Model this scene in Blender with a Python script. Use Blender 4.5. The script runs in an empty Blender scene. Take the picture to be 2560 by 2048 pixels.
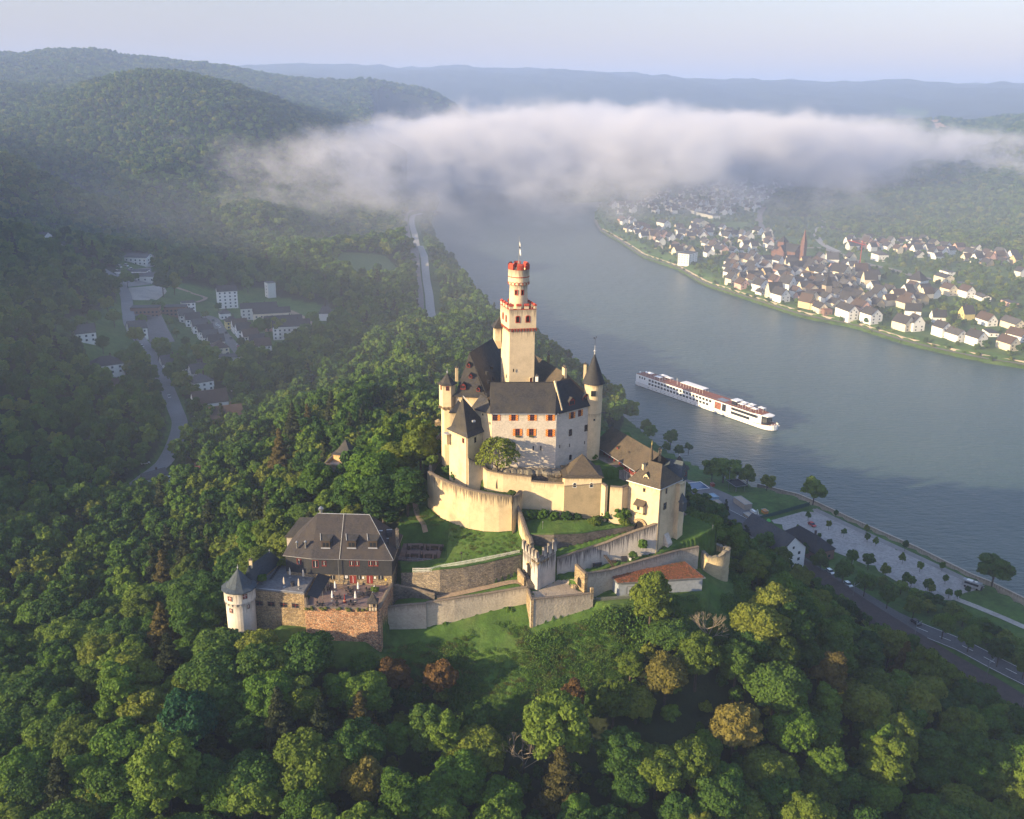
import bpy, math, random
import numpy as np
from mathutils import Vector, Matrix

# ------------------------------------------------------------------ camera, sky, sun, exposure
SC = bpy.context.scene
CAM_H = 191.0                      # metres above the river
FPX = 2389.0                       # focal length in pixels of a 2560 px wide frame
PITCH, ROLL = math.radians(18.0), math.radians(0.75)
cam = bpy.data.cameras.new('camera')
camo = bpy.data.objects.new('camera', cam)
SC.collection.objects.link(camo)
cam.sensor_fit = 'HORIZONTAL'; cam.sensor_width = 36.0
cam.lens = 36.0 * FPX / 2560.0
cam.clip_start = 1.0; cam.clip_end = 40000.0
RM = Matrix.Rotation(math.pi/2 - PITCH, 3, 'X') @ Matrix.Rotation(ROLL, 3, 'Z')
camo.location = (0, 0, CAM_H); camo.rotation_euler = RM.to_euler()
SC.camera = camo

SUN_EL = math.radians(15.0)
SUN_AZ = math.radians(27.0)        # how far behind the left-hand direction the sun stands
to_sun = Vector((-math.cos(SUN_AZ)*math.cos(SUN_EL), -math.sin(SUN_AZ)*math.cos(SUN_EL), math.sin(SUN_EL)))
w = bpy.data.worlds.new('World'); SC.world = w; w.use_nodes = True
nt = w.node_tree; nt.nodes.clear()
sky = nt.nodes.new('ShaderNodeTexSky'); sky.sky_type = 'NISHITA'; sky.sun_disc = False
sky.sun_elevation = SUN_EL
sky.sun_rotation = math.atan2(to_sun.x, to_sun.y)
sky.altitude = 200; sky.air_density = 1.0; sky.dust_density = 1.2; sky.ozone_density = 2.2
bg = nt.nodes.new('ShaderNodeBackground'); bg.inputs[1].default_value = 0.15
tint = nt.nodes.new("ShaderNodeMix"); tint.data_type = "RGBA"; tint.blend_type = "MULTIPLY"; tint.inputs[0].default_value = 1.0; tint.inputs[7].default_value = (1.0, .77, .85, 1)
wo = nt.nodes.new('ShaderNodeOutputWorld')
tcn = nt.nodes.new('ShaderNodeTexCoord'); spz = nt.nodes.new('ShaderNodeSeparateXYZ'); nt.links.new(tcn.outputs['Generated'], spz.inputs[0])   # sky tint: dimmer lilac band low down, brightened overhead to raise ambient fill
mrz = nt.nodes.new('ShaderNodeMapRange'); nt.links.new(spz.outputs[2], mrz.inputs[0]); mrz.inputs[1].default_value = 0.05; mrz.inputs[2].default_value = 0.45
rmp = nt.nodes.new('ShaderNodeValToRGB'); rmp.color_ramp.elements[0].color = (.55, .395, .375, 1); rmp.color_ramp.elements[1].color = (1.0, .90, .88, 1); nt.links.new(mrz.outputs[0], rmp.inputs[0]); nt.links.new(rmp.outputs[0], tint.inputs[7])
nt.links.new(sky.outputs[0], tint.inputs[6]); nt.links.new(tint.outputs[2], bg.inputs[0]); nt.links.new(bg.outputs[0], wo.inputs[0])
sl = bpy.data.lights.new('sun', 'SUN'); sl.energy = 4.4; sl.angle = math.radians(0.6); sl.color = (1.0, 0.76, 0.42)
so = bpy.data.objects.new('sun', sl); SC.collection.objects.link(so)
so.rotation_euler = to_sun.to_track_quat('Z', 'Y').to_euler(); so.location = (-300, -100, 400)
SC.view_settings.view_transform = 'Standard'; SC.view_settings.look = 'None'
SC.view_settings.exposure = 1.5; SC.view_settings.gamma = 1.0
SC.render.engine = 'CYCLES'
cy = SC.cycles
cy.max_bounces = 5; cy.diffuse_bounces = 2; cy.glossy_bounces = 2; cy.transmission_bounces = 2
cy.transparent_max_bounces = 6; cy.volume_bounces = 1; cy.use_denoising = True
try: cy.denoiser = 'OPENIMAGEDENOISE'
except Exception: pass
cy.volume_step_rate = 1.0; cy.volume_max_steps = 128
cy.sample_clamp_indirect = 4.0
# ------------------------------------------------------------------ measuring helpers
# survey marks: a spot read off the photograph becomes a world point once its height is known
MARK = dict(s=(0,0,1), k=(1050,580,2.8743), w=(1050,1080,2.695), r=(520,1220,3.593), x=(900,1180,3.593), a=(1080,900,5.75),
            b=(1350,840,4.79), c=(1480,1040,7.842), d=(1540,1160,7.186), t=(1480,420,1.9963), v=(60,560,2.4638), h=(1560,900,4.9),
            g=(1650,1100,2.3308), l=(0,100,1.6844), m=(1280,100,1.6844), p=(780,1060,9.8), n=(2160,720,5.39), o=(1780,620,5.133),
            e=(2080,560,4.4917), f=(1480,430,4.4917), y=(1620,1160,6.162), u=(420,700,5.133), q=(1230,590,4.4214), z=(0,0,0.84219))
RN = np.array(RM)
def ray(c, x, y):
    o = MARK[c]; u = o[0] + x/o[2]; v = o[1] + y/o[2]
    return RN @ np.array([(u-1280.)/FPX, -(v-1024.)/FPX, -1.0])
def at(c, x, y, z):
    r = ray(c, x, y); t = (z-CAM_H)/r[2]; return (float(r[0]*t), float(r[1]*t), float(z))
def far(c, x, y, Y):
    r = ray(c, x, y); t = Y/r[1]; return (float(r[0]*t), float(Y), float(CAM_H + r[2]*t))
def xy(c, x, y, z): return at(c, x, y, z)[:2]
def ztop(P, c, x, y):
    """height at which the plumb line over P passes the image row of the mark"""
    v = MARK[c][1] + y/MARK[c][2]; lo, hi = -20., 260.
    for _ in range(40):
        m = (lo+hi)/2; q = RN.T @ np.array([P[0], P[1], m-CAM_H]); vv = 1024. + FPX*q[1]/q[2]
        if vv > v: lo = m
        else: hi = m
    return (lo+hi)/2
def onwall(A, B, c, x, y):
    """distance along A->B and height where the sight line meets the wall plane"""
    r = ray(c, x, y); d = np.array([B[0]-A[0], B[1]-A[1]]); L = np.hypot(*d); d = d/L; n = np.array([d[1], -d[0]])
    t = (n @ np.array(A[:2])) / (n @ r[:2]); p = r*t
    return float((p[:2]-np.array(A[:2])) @ d), float(CAM_H + p[2])
rnd = random.Random(7)
# ------------------------------------------------------------------ objects
ORG = {}
def link(o): SC.collection.objects.link(o); return o
def tag(o, label=None, cat=None, group=None, kind=None):
    if label: o['label'] = label
    if cat: o['category'] = cat
    if group: o['group'] = group
    if kind: o['kind'] = kind
    return o
def thing(name, label, cat, loc, group=None, rz=0):
    o = bpy.data.objects.new(name, None); link(o); o.location = loc; o.rotation_euler = (0, 0, rz); o.empty_display_size = 1
    ORG[o.name] = Vector(loc) if rz == 0 else Vector((0, 0, 0))
    return tag(o, label, cat, group)
def copy_tree(o, parent=None, loc=None, rz=None, sc=None, label=None, group=None):
    c = o.copy(); link(c)
    if parent: c.parent = parent
    else:
        if label: c['label'] = label
        if group: c['group'] = group
    if loc is not None: c.location = loc
    if rz is not None: c.rotation_euler = (0, 0, rz)
    if sc is not None: c.scale = sc if hasattr(sc, '__len__') else (sc, sc, sc)
    for ch in [k for k in KIDS.get(o.name, [])]: 
        k = copy_tree(ch, c); KIDS.setdefault(c.name, []).append(k)
    return c
KIDS = {}
def mesh_np(name, V, F, nper=4, mats=(), midx=None, smooth=False):
    V = np.asarray(V, dtype=np.float32); F = np.asarray(F, dtype=np.int32); n = len(F)
    me = bpy.data.meshes.new(name); me.vertices.add(len(V)); me.vertices.foreach_set('co', V.ravel())
    me.loops.add(n*nper); me.loops.foreach_set('vertex_index', F.ravel())
    me.polygons.add(n); me.polygons.foreach_set('loop_start', np.arange(0, n*nper, nper, dtype=np.int32))
    try: me.polygons.foreach_set('loop_total', np.full(n, nper, dtype=np.int32))
    except Exception: pass
    for m in mats: me.materials.append(m)
    if midx is not None: me.polygons.foreach_set('material_index', np.asarray(midx, dtype=np.int32))
    me.update(calc_edges=True); me.validate()
    if smooth: me.polygons.foreach_set('use_smooth', np.ones(n, dtype=bool))
    return me
class MB:
    """collects faces; build() links them as ONE mesh object"""
    def __init__(s): s.v = []; s.f = []; s.m = []; s.uv = []
    def face(s, pts, m=0, uv=None):
        i = len(s.v); s.v += [tuple(p) for p in pts]; s.f.append(tuple(range(i, i+len(pts)))); s.m.append(m)
        s.uv.append(uv or [(0., 60.)]*len(pts)); return s
    def box(s, c, sz, rz=0, m=0):
        ca, sa = math.cos(rz), math.sin(rz); hx, hy, hz = sz[0]/2, sz[1]/2, sz[2]/2
        P = lambda x, y, z: (c[0]+x*ca-y*sa, c[1]+x*sa+y*ca, c[2]+z)
        q = [P(a, b, d) for d in (-hz, hz) for a, b in ((-hx,-hy),(hx,-hy),(hx,hy),(-hx,hy))]
        for ix in ((3,2,1,0),(4,5,6,7),(0,1,5,4),(1,2,6,5),(2,3,7,6),(3,0,4,7)): s.face([q[i] for i in ix], m)
        return s
    def prism(s, poly, z0, z1, m=0, mt=None, cap=True, shrink=0.0, bottom=False):
        """walls of a plan polygon (any winding) with uv = (run, metres below top)"""
        poly = ccw(poly); n = len(poly); z1s = z1 if hasattr(z1, '__len__') else [z1]*n
        z0s = z0 if hasattr(z0, '__len__') else [z0]*n
        top = offset(poly, -shrink) if shrink else poly; run = 0
        for i in range(n):
            j = (i+1) % n; L = math.dist(poly[i], poly[j])
            s.face([(*poly[i], z0s[i]), (*poly[j], z0s[j]), (*top[j], z1s[j]), (*top[i], z1s[i])], m,
                   [(run, z1s[i]-z0s[i]), (run+L, z1s[j]-z0s[j]), (run+L, 0), (run, 0)]); run += L
        if cap: s.face([(*top[i], z1s[i]) for i in range(n)], m if mt is None else mt)
        if bottom: s.face([(*poly[i], z0s[i]) for i in range(n)][::-1], m)
        return s
    def cyl(s, c, r0, r1, z0, z1, n=16, m=0, cap=True, a0=0.0):
        p = [(math.cos(a0+2*math.pi*i/n), math.sin(a0+2*math.pi*i/n)) for i in range(n)]; h = abs(z1-z0)
        for i in range(n):
            a, b = p[i], p[(i+1) % n]; u0 = i*2*math.pi*r0/n; u1 = (i+1)*2*math.pi*r0/n
            A, B = (c[0]+a[0]*r0, c[1]+a[1]*r0, z0), (c[0]+b[0]*r0, c[1]+b[1]*r0, z0)
            if r1 > 1e-4:
                s.face([A, B, (c[0]+b[0]*r1, c[1]+b[1]*r1, z1), (c[0]+a[0]*r1, c[1]+a[1]*r1, z1)], m, [(u0, h), (u1, h), (u1, 0), (u0, 0)])
            else: s.face([A, B, (c[0], c[1], z1)], m)
        if cap and r1 > 1e-4: s.face([(c[0]+a[0]*r1, c[1]+a[1]*r1, z1) for a in p], m)
        if cap: s.face([(c[0]+a[0]*r0, c[1]+a[1]*r0, z0) for a in p][::-1], m)
        return s
    def bar(s, A, B, r, m=0, n=4):
        A, B = Vector(A), Vector(B); d = (B-A)
        if d.length < 1e-6: return s
        d.normalize(); u = d.orthogonal().normalized(); v = d.cross(u)
        P = [[p + (u*math.cos(t)+v*math.sin(t))*q for t in [2*math.pi*(i+.5)/n for i in range(n)]] for p, q in ((A, r if not hasattr(r,'__len__') else r[0]), (B, r if not hasattr(r,'__len__') else r[1]))]
        for i in range(n): j = (i+1) % n; s.face([P[0][i], P[0][j], P[1][j], P[1][i]], m)
        s.face(P[0][::-1], m); s.face(P[1], m); return s
    def blob(s, c, r, m=0, n=8, k=5, sq=1.0):
        for i in range(k):
            for j in range(n):
                q = []
                for a, b in ((i, j), (i, j+1), (i+1, j+1), (i+1, j)):
                    t = math.pi*a/k - math.pi/2; p = 2*math.pi*b/n
                    q.append((c[0]+r*math.cos(t)*math.cos(p), c[1]+r*math.cos(t)*math.sin(p), c[2]+r*sq*math.sin(t)))
                if i == 0: q = [q[0], q[2], q[3]]
                elif i == k-1: q = [q[0], q[1], q[2]]
                s.face(q, m)
        return s
    def build(s, name, mats, parent=None, smooth=False, off=None):
        me = bpy.data.meshes.new(name)
        o0 = Vector((0, 0, 0)) if off is None else Vector(off)
        if parent is not None: o0 = ORG[parent.name]
        me.from_pydata([(p[0]-o0.x, p[1]-o0.y, p[2]-o0.z) for p in s.v], [], s.f)
        for m in (mats if isinstance(mats, (list, tuple)) else [mats]): me.materials.append(m)
        me.polygons.foreach_set('material_index', s.m)
        ul = me.uv_layers.new(name='UVMap'); ul.data.foreach_set('uv', [k for f in s.uv for p in f for k in p])
        if smooth: me.polygons.foreach_set('use_smooth', [True]*len(s.f))
        me.update(); o = bpy.data.objects.new(name, me); link(o)
        if parent is not None:
            o.parent = parent; ORG[o.name] = o0; KIDS.setdefault(parent.name, []).append(o)
        else: o.location = o0; ORG[o.name] = o0
        return o
def area2(p): return sum(p[i][0]*p[(i+1) % len(p)][1]-p[(i+1) % len(p)][0]*p[i][1] for i in range(len(p)))
def ccw(p):
    p = [tuple(q[:2]) for q in p]; return p if area2(p) > 0 else p[::-1]
def offset(poly, d):
    """move every edge of a ccw polygon outwards by d"""
    n = len(poly); out = []
    for i in range(n):
        p0, p1, p2 = poly[i-1], poly[i], poly[(i+1) % n]
        e1 = Vector((p1[0]-p0[0], p1[1]-p0[1])).normalized(); e2 = Vector((p2[0]-p1[0], p2[1]-p1[1])).normalized()
        n1 = Vector((e1.y, -e1.x)); n2 = Vector((e2.y, -e2.x)); b = (n1+n2); k = max(0.35, b.length_squared/2)
        b = b/ (k if k > 0 else 1); out.append((p1[0]+b.x*d, p1[1]+b.y*d))
    return out
def ring(c, r, n, a0=0.0, sx=1.0): return [(c[0]+r*sx*math.cos(a0+2*math.pi*i/n), c[1]+r*math.sin(a0+2*math.pi*i/n)) for i in range(n)]
def rect(c, L, W, a):
    ca, sa = math.cos(a), math.sin(a)
    return [(c[0]+x*ca-y*sa, c[1]+x*sa+y*ca) for x, y in ((-L/2,-W/2),(L/2,-W/2),(L/2,W/2),(-L/2,W/2))]
def lerp(a, b, t): return tuple(a[i]+(b[i]-a[i])*t for i in range(min(len(a), len(b))))
def roof_mb(mb, poly, z, ridge, zr, over=0.4, m=0, th=0.22, flare=0.0, close=True):
    """hipped, gabled or pyramid roof: every eave corner runs to its nearest ridge point"""
    poly = ccw(poly); e = offset(poly, over); n = len(e); rp = [(*r[:2], zr if len(r) < 3 else r[2]) for r in ridge]
    near = [min(range(len(rp)), key=lambda k: math.dist(poly[i], rp[k][:2])) for i in range(n)]
    if flare:
        e2 = [lerp(poly[i], rp[near[i]][:2], .16) for i in range(n)]; zf = z + (zr-z)*flare
        for i in range(n):
            j = (i+1) % n; mb.face([(*e[i], z), (*e[j], z), (*e2[j], zf), (*e2[i], zf)], m)
        low, zl = e2, zf
    else: low, zl = e, z
    for i in range(n):
        j = (i+1) % n
        A, B = (*low[i], zl), (*low[j], zl)
        mb.face([A, B, rp[near[i]]] if near[i] == near[j] else [A, B, rp[near[j]], rp[near[i]]], m)
    if close:
        for i in range(n):
            j = (i+1) % n; mb.face([(*e[i], z-th), (*e[j], z-th), (*e[j], z), (*e[i], z)], m)
        mb.face([(*q, z-th) for q in e][::-1], m)
    return mb
def gable(mb, poly, z, zr, over=0.35, m=0, mw=None, axis=None, th=0.2):
    """saddle roof over a 4-corner plan; gable triangles take slot mw. ridge joins the middles of sides 1 and 3 (or 0 and 2)"""
    p = ccw(poly); L0 = math.dist(p[0], p[1]); L1 = math.dist(p[1], p[2])
    if axis is None: axis = 0 if L0 >= L1 else 1
    if axis: p = p[1:]+p[:1]
    a, b, c, d = p; R0 = lerp(d, a, .5); R1 = lerp(b, c, .5)
    ux = Vector((b[0]-a[0], b[1]-a[1])).normalized(); o = ux*over
    vy = Vector((d[0]-a[0], d[1]-a[1])).normalized(); sl = (zr-z)/(math.dist(a, d)/2)
    def P(q, sx, sy, zz): return (q[0]+ux.x*sx*over+vy.x*sy*over, q[1]+ux.y*sx*over+vy.y*sy*over, zz)
    ze = z-over*sl
    A, B, C_, D = P(a,-1,-1,ze), P(b,1,-1,ze), P(c,1,1,ze), P(d,-1,1,ze); r0, r1 = P(R0,-1,0,zr), P(R1,1,0,zr)
    for q in ([A, B, r1, r0], [C_, D, r0, r1]):
        mb.face(q, m); mb.face([(x, y, zz-th) for x, y, zz in q][::-1], m)
        for i in range(4):
            s0, s1 = q[i], q[(i+1) % 4]; mb.face([(s0[0], s0[1], s0[2]-th), (s1[0], s1[1], s1[2]-th), s1, s0], m)
    if mw is not None:
        mb.face([(*d, z), (*a, z), (*R0, zr-.02)], mw); mb.face([(*b, z), (*c, z), (*R1, zr-.02)], mw)
    return R0, R1
def wallframe(A, B, cen):
    d = Vector((B[0]-A[0], B[1]-A[1])); L = d.length; d.normalize(); n = Vector((d.y, -d.x))
    m = Vector(((A[0]+B[0])/2-cen[0], (A[1]+B[1])/2-cen[1]))
    if n.dot(m) < 0: n = -n
    return d, n, L
def window(parent, A, B, cen, s, z, w, h, mats, arch=False, name='window', fr=0.12, out=0.07, bars=1, shut=None, sill=None, glow=None, tilt=0.0):
    """a framed window on wall A-B: frame proud of the wall, pane set back in it; shutters are parts of their own"""
    d, n, L = wallframe(A, B, cen); mb = MB(); ang = math.atan2(d.y, d.x)
    def P(x, zz, o): return (A[0]+d.x*(s+x)+n.x*(o+tilt*(z-zz)), A[1]+d.y*(s+x)+n.y*(o+tilt*(z-zz)), zz)
    def slab(x0, x1, z0, z1, o0, o1, m):
        q = [P(x0,z0,o0),P(x1,z0,o0),P(x1,z1,o0),P(x0,z1,o0)]; t = [P(x0,z0,o1),P(x1,z0,o1),P(x1,z1,o1),P(x0,z1,o1)]
        mb.face(t, m)
        for i in range(4): j = (i+1) % 4; mb.face([q[i], q[j], t[j], t[i]], m)
    hw, hh = w/2, h/2
    if arch:
        k = 8; pts = [(-hw+.0, -hh), (hw, -hh)] + [(hw*math.cos(math.pi*i/k), hh-hw+hw*math.sin(math.pi*i/k)) for i in range(k+1)]
        mb.face([P(x, z+y, .015) for x, y in pts], 1)
        big = [(x*(1+fr/hw), -hh-fr if y == -hh else y+fr) for x, y in pts]
        for i in range(len(pts)):
            j = (i+1) % len(pts)
            mb.face([P(big[i][0], z+big[i][1], out), P(big[j][0], z+big[j][1], out), P(pts[j][0], z+pts[j][1], out), P(pts[i][0], z+pts[i][1], out)], 0)
            mb.face([P(big[i][0], z+big[i][1], 0), P(big[j][0], z+big[j][1], 0), P(big[j][0], z+big[j][1], out), P(big[i][0], z+big[i][1], out)], 0)
            mb.face([P(pts[i][0], z+pts[i][1], 0), P(pts[j][0], z+pts[j][1], 0), P(pts[j][0], z+pts[j][1], out), P(pts[i][0], z+pts[i][1], out)], 0)
    else:
        mb.face([P(-hw, z-hh, .015), P(hw, z-hh, .015), P(hw, z+hh, .015), P(-hw, z+hh, .015)], 1)
        slab(-hw-fr, -hw, z-hh-fr, z+hh+fr, 0, out, 0); slab(hw, hw+fr, z-hh-fr, z+hh+fr, 0, out, 0)
        slab(-hw, hw, z-hh-fr, z-hh, 0, out, 0); slab(-hw, hw, z+hh, z+hh+fr, 0, out, 0)
        if bars:
            slab(-.04, .04, z-hh, z+hh, .02, .05, 2 if len(mats) > 2 else 0)
            if bars > 1: slab(-hw, hw, z+hh*.25-.03, z+hh*.25+.03, .02, .045, 2 if len(mats) > 2 else 0)
    if sill: slab(-hw-fr-.05, hw+fr+.05, z-hh-fr-.12, z-hh-fr, 0, .16, 0)
    o = mb.build(name, mats, parent)
    if shut:
        for sgn in shut[1]:
            sb = MB(); mbk = mb; x0 = sgn*(hw+fr+.05); x1 = sgn*(hw+fr+.05+w*.62); lo, hi = min(x0, x1), max(x0, x1)
            q = [P(lo, z-hh-.1, .05), P(hi, z-hh-.1, .05), P(hi, z+hh+.1, .05), P(lo, z+hh+.1, .05)]
            t = [P(lo, z-hh-.1, .11), P(hi, z-hh-.1, .11), P(hi, z+hh+.1, .11), P(lo, z+hh+.1, .11)]
            for i in range(4): j = (i+1) % 4; sb.face([q[i], q[j], t[j], t[i]], 0)
            sb.face(t, 0, [(0, 0), ((hi-lo), 0), ((hi-lo), h+.2), (0, h+.2)] if sgn > 0 else [((hi-lo), 0), (0, 0), (0, h+.2), ((hi-lo), h+.2)])
            sb.build('shutter', shut[0], parent)
    return o
def wall_mb(mb, pts, th, m=0, mc=1, cap=True, jag=0.0, step=2.0, back=None):
    """free-standing wall through (x, y, zbase, ztop) marks, thickness laid to the side away from `back`"""
    P = []
    for i in range(len(pts)-1):
        a, b = pts[i], pts[i+1]; k = max(1, int(math.dist(a[:2], b[:2])/step))
        for j in range(k): P.append(lerp(a, b, j/k))
    P.append(tuple(pts[-1]))
    r = random.Random(int(abs(pts[0][0]*100))); P = [(p[0], p[1], p[2], p[3]+(r.uniform(-jag, jag) if 0 < i < len(P)-1 else 0)) for i, p in enumerate(P)]
    n = len(P); N = []
    for i in range(n):
        a, b = P[max(0, i-1)], P[min(n-1, i+1)]; d = Vector((b[0]-a[0], b[1]-a[1])).normalized(); N.append(Vector((-d.y, d.x))*th)
    run = 0
    for i in range(n-1):
        a, b = P[i], P[i+1]; L = math.dist(a[:2], b[:2]); A2 = (a[0]+N[i].x, a[1]+N[i].y); B2 = (b[0]+N[i+1].x, b[1]+N[i+1].y)
        mb.face([(a[0],a[1],a[2]), (b[0],b[1],b[2]), (b[0],b[1],b[3]), (a[0],a[1],a[3])], m, [(run,a[3]-a[2]),(run+L,b[3]-b[2]),(run+L,0),(run,0)])
        mb.face([(*B2,b[2]), (*A2,a[2]), (*A2,a[3]), (*B2,b[3])], m, [(run+L,b[3]-b[2]),(run,a[3]-a[2]),(run,0),(run+L,0)])
        o = .08; na, nb = N[i].normalized()*o, N[i+1].normalized()*o
        if cap:
            q = [(a[0]-na.x, a[1]-na.y, a[3]), (b[0]-nb.x, b[1]-nb.y, b[3]), (B2[0]+nb.x, B2[1]+nb.y, b[3]), (A2[0]+na.x, A2[1]+na.y, a[3])]
            t = [(x, y, z+.22) for x, y, z in q]; mid0 = lerp(t[0], t[3], .5); mid1 = lerp(t[1], t[2], .5)
            mid0 = (mid0[0], mid0[1], mid0[2]+.12); mid1 = (mid1[0], mid1[1], mid1[2]+.12)
            mb.face([q[0], q[1], t[1], t[0]], mc); mb.face([q[2], q[3], t[3], t[2]], mc)
            mb.face([t[0], t[1], mid1, mid0], mc); mb.face([mid0, mid1, t[2], t[3]], mc)
            if i == 0: mb.face([q[3], q[0], t[0], mid0, t[3]], mc)
            if i == n-2: mb.face([q[1], q[2], t[2], mid1, t[1]], mc)
        else: mb.face([(a[0],a[1],a[3]), (b[0],b[1],b[3]), (*B2,b[3]), (*A2,a[3])], mc)
        run += L
    for i, k in ((0, 1), (n-1, -1)):
        a = P[i]; A2 = (a[0]+N[i].x, a[1]+N[i].y); q = [(*A2, a[2]), (a[0],a[1],a[2]), (a[0],a[1],a[3]), (*A2, a[3])]
        mb.face(q if k > 0 else q[::-1], m, [(0,a[3]-a[2]),(th,a[3]-a[2]),(th,0),(0,0)])
    return mb
# ------------------------------------------------------------------ materials
MT = {}
def new_mat(name):
    m = bpy.data.materials.new(name); m.use_nodes = True; nt = m.node_tree; b = nt.nodes['Principled BSDF']; MT[name] = m
    b.inputs['Specular IOR Level'].default_value = 0.25
    return m, nt, b
def N_(nt, t, **k):
    n = nt.nodes.new(t)
    for a, v in k.items(): setattr(n, a, v)
    return n
def noise(nt, scale, detail=4, vec=None, rough=.55):
    n = N_(nt, 'ShaderNodeTexNoise'); n.inputs['Scale'].default_value = scale; n.inputs['Detail'].default_value = detail; n.inputs['Roughness'].default_value = rough
    if vec is not None: nt.links.new(vec, n.inputs['Vector'])
    return n.outputs['Fac']
def ramp(nt, fac, stops):
    r = N_(nt, 'ShaderNodeValToRGB'); e = r.color_ramp.elements
    while len(e) < len(stops): e.new(0.5)
    for i, (p, c) in enumerate(stops): e[i].position = p; e[i].color = (*c[:3], 1) if hasattr(c, '__len__') else (c, c, c, 1)
    nt.links.new(fac, r.inputs[0]); return r.outputs[0]
def mix(nt, f, a, b, mode='MIX'):
    n = N_(nt, 'ShaderNodeMix', data_type='RGBA', blend_type=mode)
    for k, v in ((0, f), (6, a), (7, b)):
        if hasattr(v, 'is_linked') or hasattr(v, 'links'): nt.links.new(v, n.inputs[k])
        else: n.inputs[k].default_value = v if k == 0 else (*v[:3], 1)
    return n.outputs[2]
def mth(nt, op, a, b=None, c=None):
    n = N_(nt, 'ShaderNodeMath', operation=op)
    for k, v in ((0, a), (1, b), (2, c)):
        if v is None: continue
        if hasattr(v, 'links'): nt.links.new(v, n.inputs[k])
        else: n.inputs[k].default_value = v
    return n.outputs[0]
def mapping(nt, src, sc):
    m = N_(nt, 'ShaderNodeMapping'); m.inputs['Scale'].default_value = sc; nt.links.new(src, m.inputs[0]); return m.outputs[0]
def bump(nt, b, h, strength=.4, dist=.1):
    n = N_(nt, 'ShaderNodeBump'); n.inputs['Strength'].default_value = strength; n.inputs['Distance'].default_value = dist
    nt.links.new(h, n.inputs['Height']); nt.links.new(n.outputs[0], b.inputs['Normal'])
def plain(name, col, rough=.8, metal=0.0, var=.15, scale=1.5, spec=.25):
    m, nt, b = new_mat(name); g = N_(nt, 'ShaderNodeNewGeometry').outputs['Position']
    f = noise(nt, scale, 5, g); c = ramp(nt, f, [(.3, [x*(1-var) for x in col]), (.7, [min(1, x*(1+var)) for x in col])])
    nt.links.new(c, b.inputs['Base Color']); b.inputs['Roughness'].default_value = rough; b.inputs['Metallic'].default_value = metal
    b.inputs['Specular IOR Level'].default_value = spec; return m
def plaster(name, col, dirt=(.16, .14, .11), streak=.5, patch=.35, stone=0.0, depth=2.5, col2=None, scale=.35):
    m, nt, b = new_mat(name); g = N_(nt, 'ShaderNodeNewGeometry').outputs['Position']; uv = N_(nt, 'ShaderNodeUVMap').outputs[0]
    base = ramp(nt, noise(nt, scale, 6, g, .6), [(.3, [x*.86 for x in col]), (.5, col), (.72, col2 or [min(1, x*1.08) for x in col])])
    fine = ramp(nt, noise(nt, 3.0, 6, g, .7), [(.25, .82), (.6, 1.0)]); c = mix(nt, 1.0, base, fine, 'MULTIPLY')
    if stone:
        vo = N_(nt, 'ShaderNodeTexVoronoi'); vo.inputs['Scale'].default_value = 1.0; nt.links.new(mapping(nt, g, (1.6, 1.6, 3.2)), vo.inputs['Vector'])
        st = mix(nt, .6, vo.outputs['Color'], (.5, .5, .5)); bw = N_(nt, 'ShaderNodeRGBToBW'); nt.links.new(st, bw.inputs[0])
        c = mix(nt, stone, c, ramp(nt, bw.outputs[0], [(.25, [x*.45 for x in col]), (.75, [min(1, x*1.25) for x in col])]))
        bump(nt, b, vo.outputs['Distance'], .5, .12)
    sep = N_(nt, 'ShaderNodeSeparateXYZ'); nt.links.new(uv, sep.inputs[0])
    # drips: each run of dirt reaches its own length below the coping
    ln = mth(nt, 'MULTIPLY', ramp(nt, noise(nt, 1.0, 5, mapping(nt, uv, (1.5, .03, 1)), .75), [(.36, .06), (.66, 1.0)]), depth); cl = N_(nt, 'ShaderNodeClamp')
    nt.links.new(mth(nt, 'DIVIDE', mth(nt, 'SUBTRACT', ln, sep.outputs[1]), .35*depth), cl.inputs[0])
    st = ramp(nt, noise(nt, 1.0, 5, mapping(nt, uv, (2.2, .25, 1)), .65), [(.30, .35), (.56, 1.0)])
    top = mth(nt, 'MULTIPLY', cl.outputs[0], st); pt = ramp(nt, noise(nt, .22, 6, mapping(nt, g, (1, 1, .6)), .65), [(.52, 0.0), (.72, 1.0)])
    k = mth(nt, 'MAXIMUM', mth(nt, 'MULTIPLY', top, streak), mth(nt, 'MULTIPLY', pt, patch))
    nt.links.new(mix(nt, k, c, dirt), b.inputs['Base Color']); b.inputs['Roughness'].default_value = .9
    if not stone: bump(nt, b, noise(nt, 2.0, 6, g, .7), .35, .12)
    return m
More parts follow.
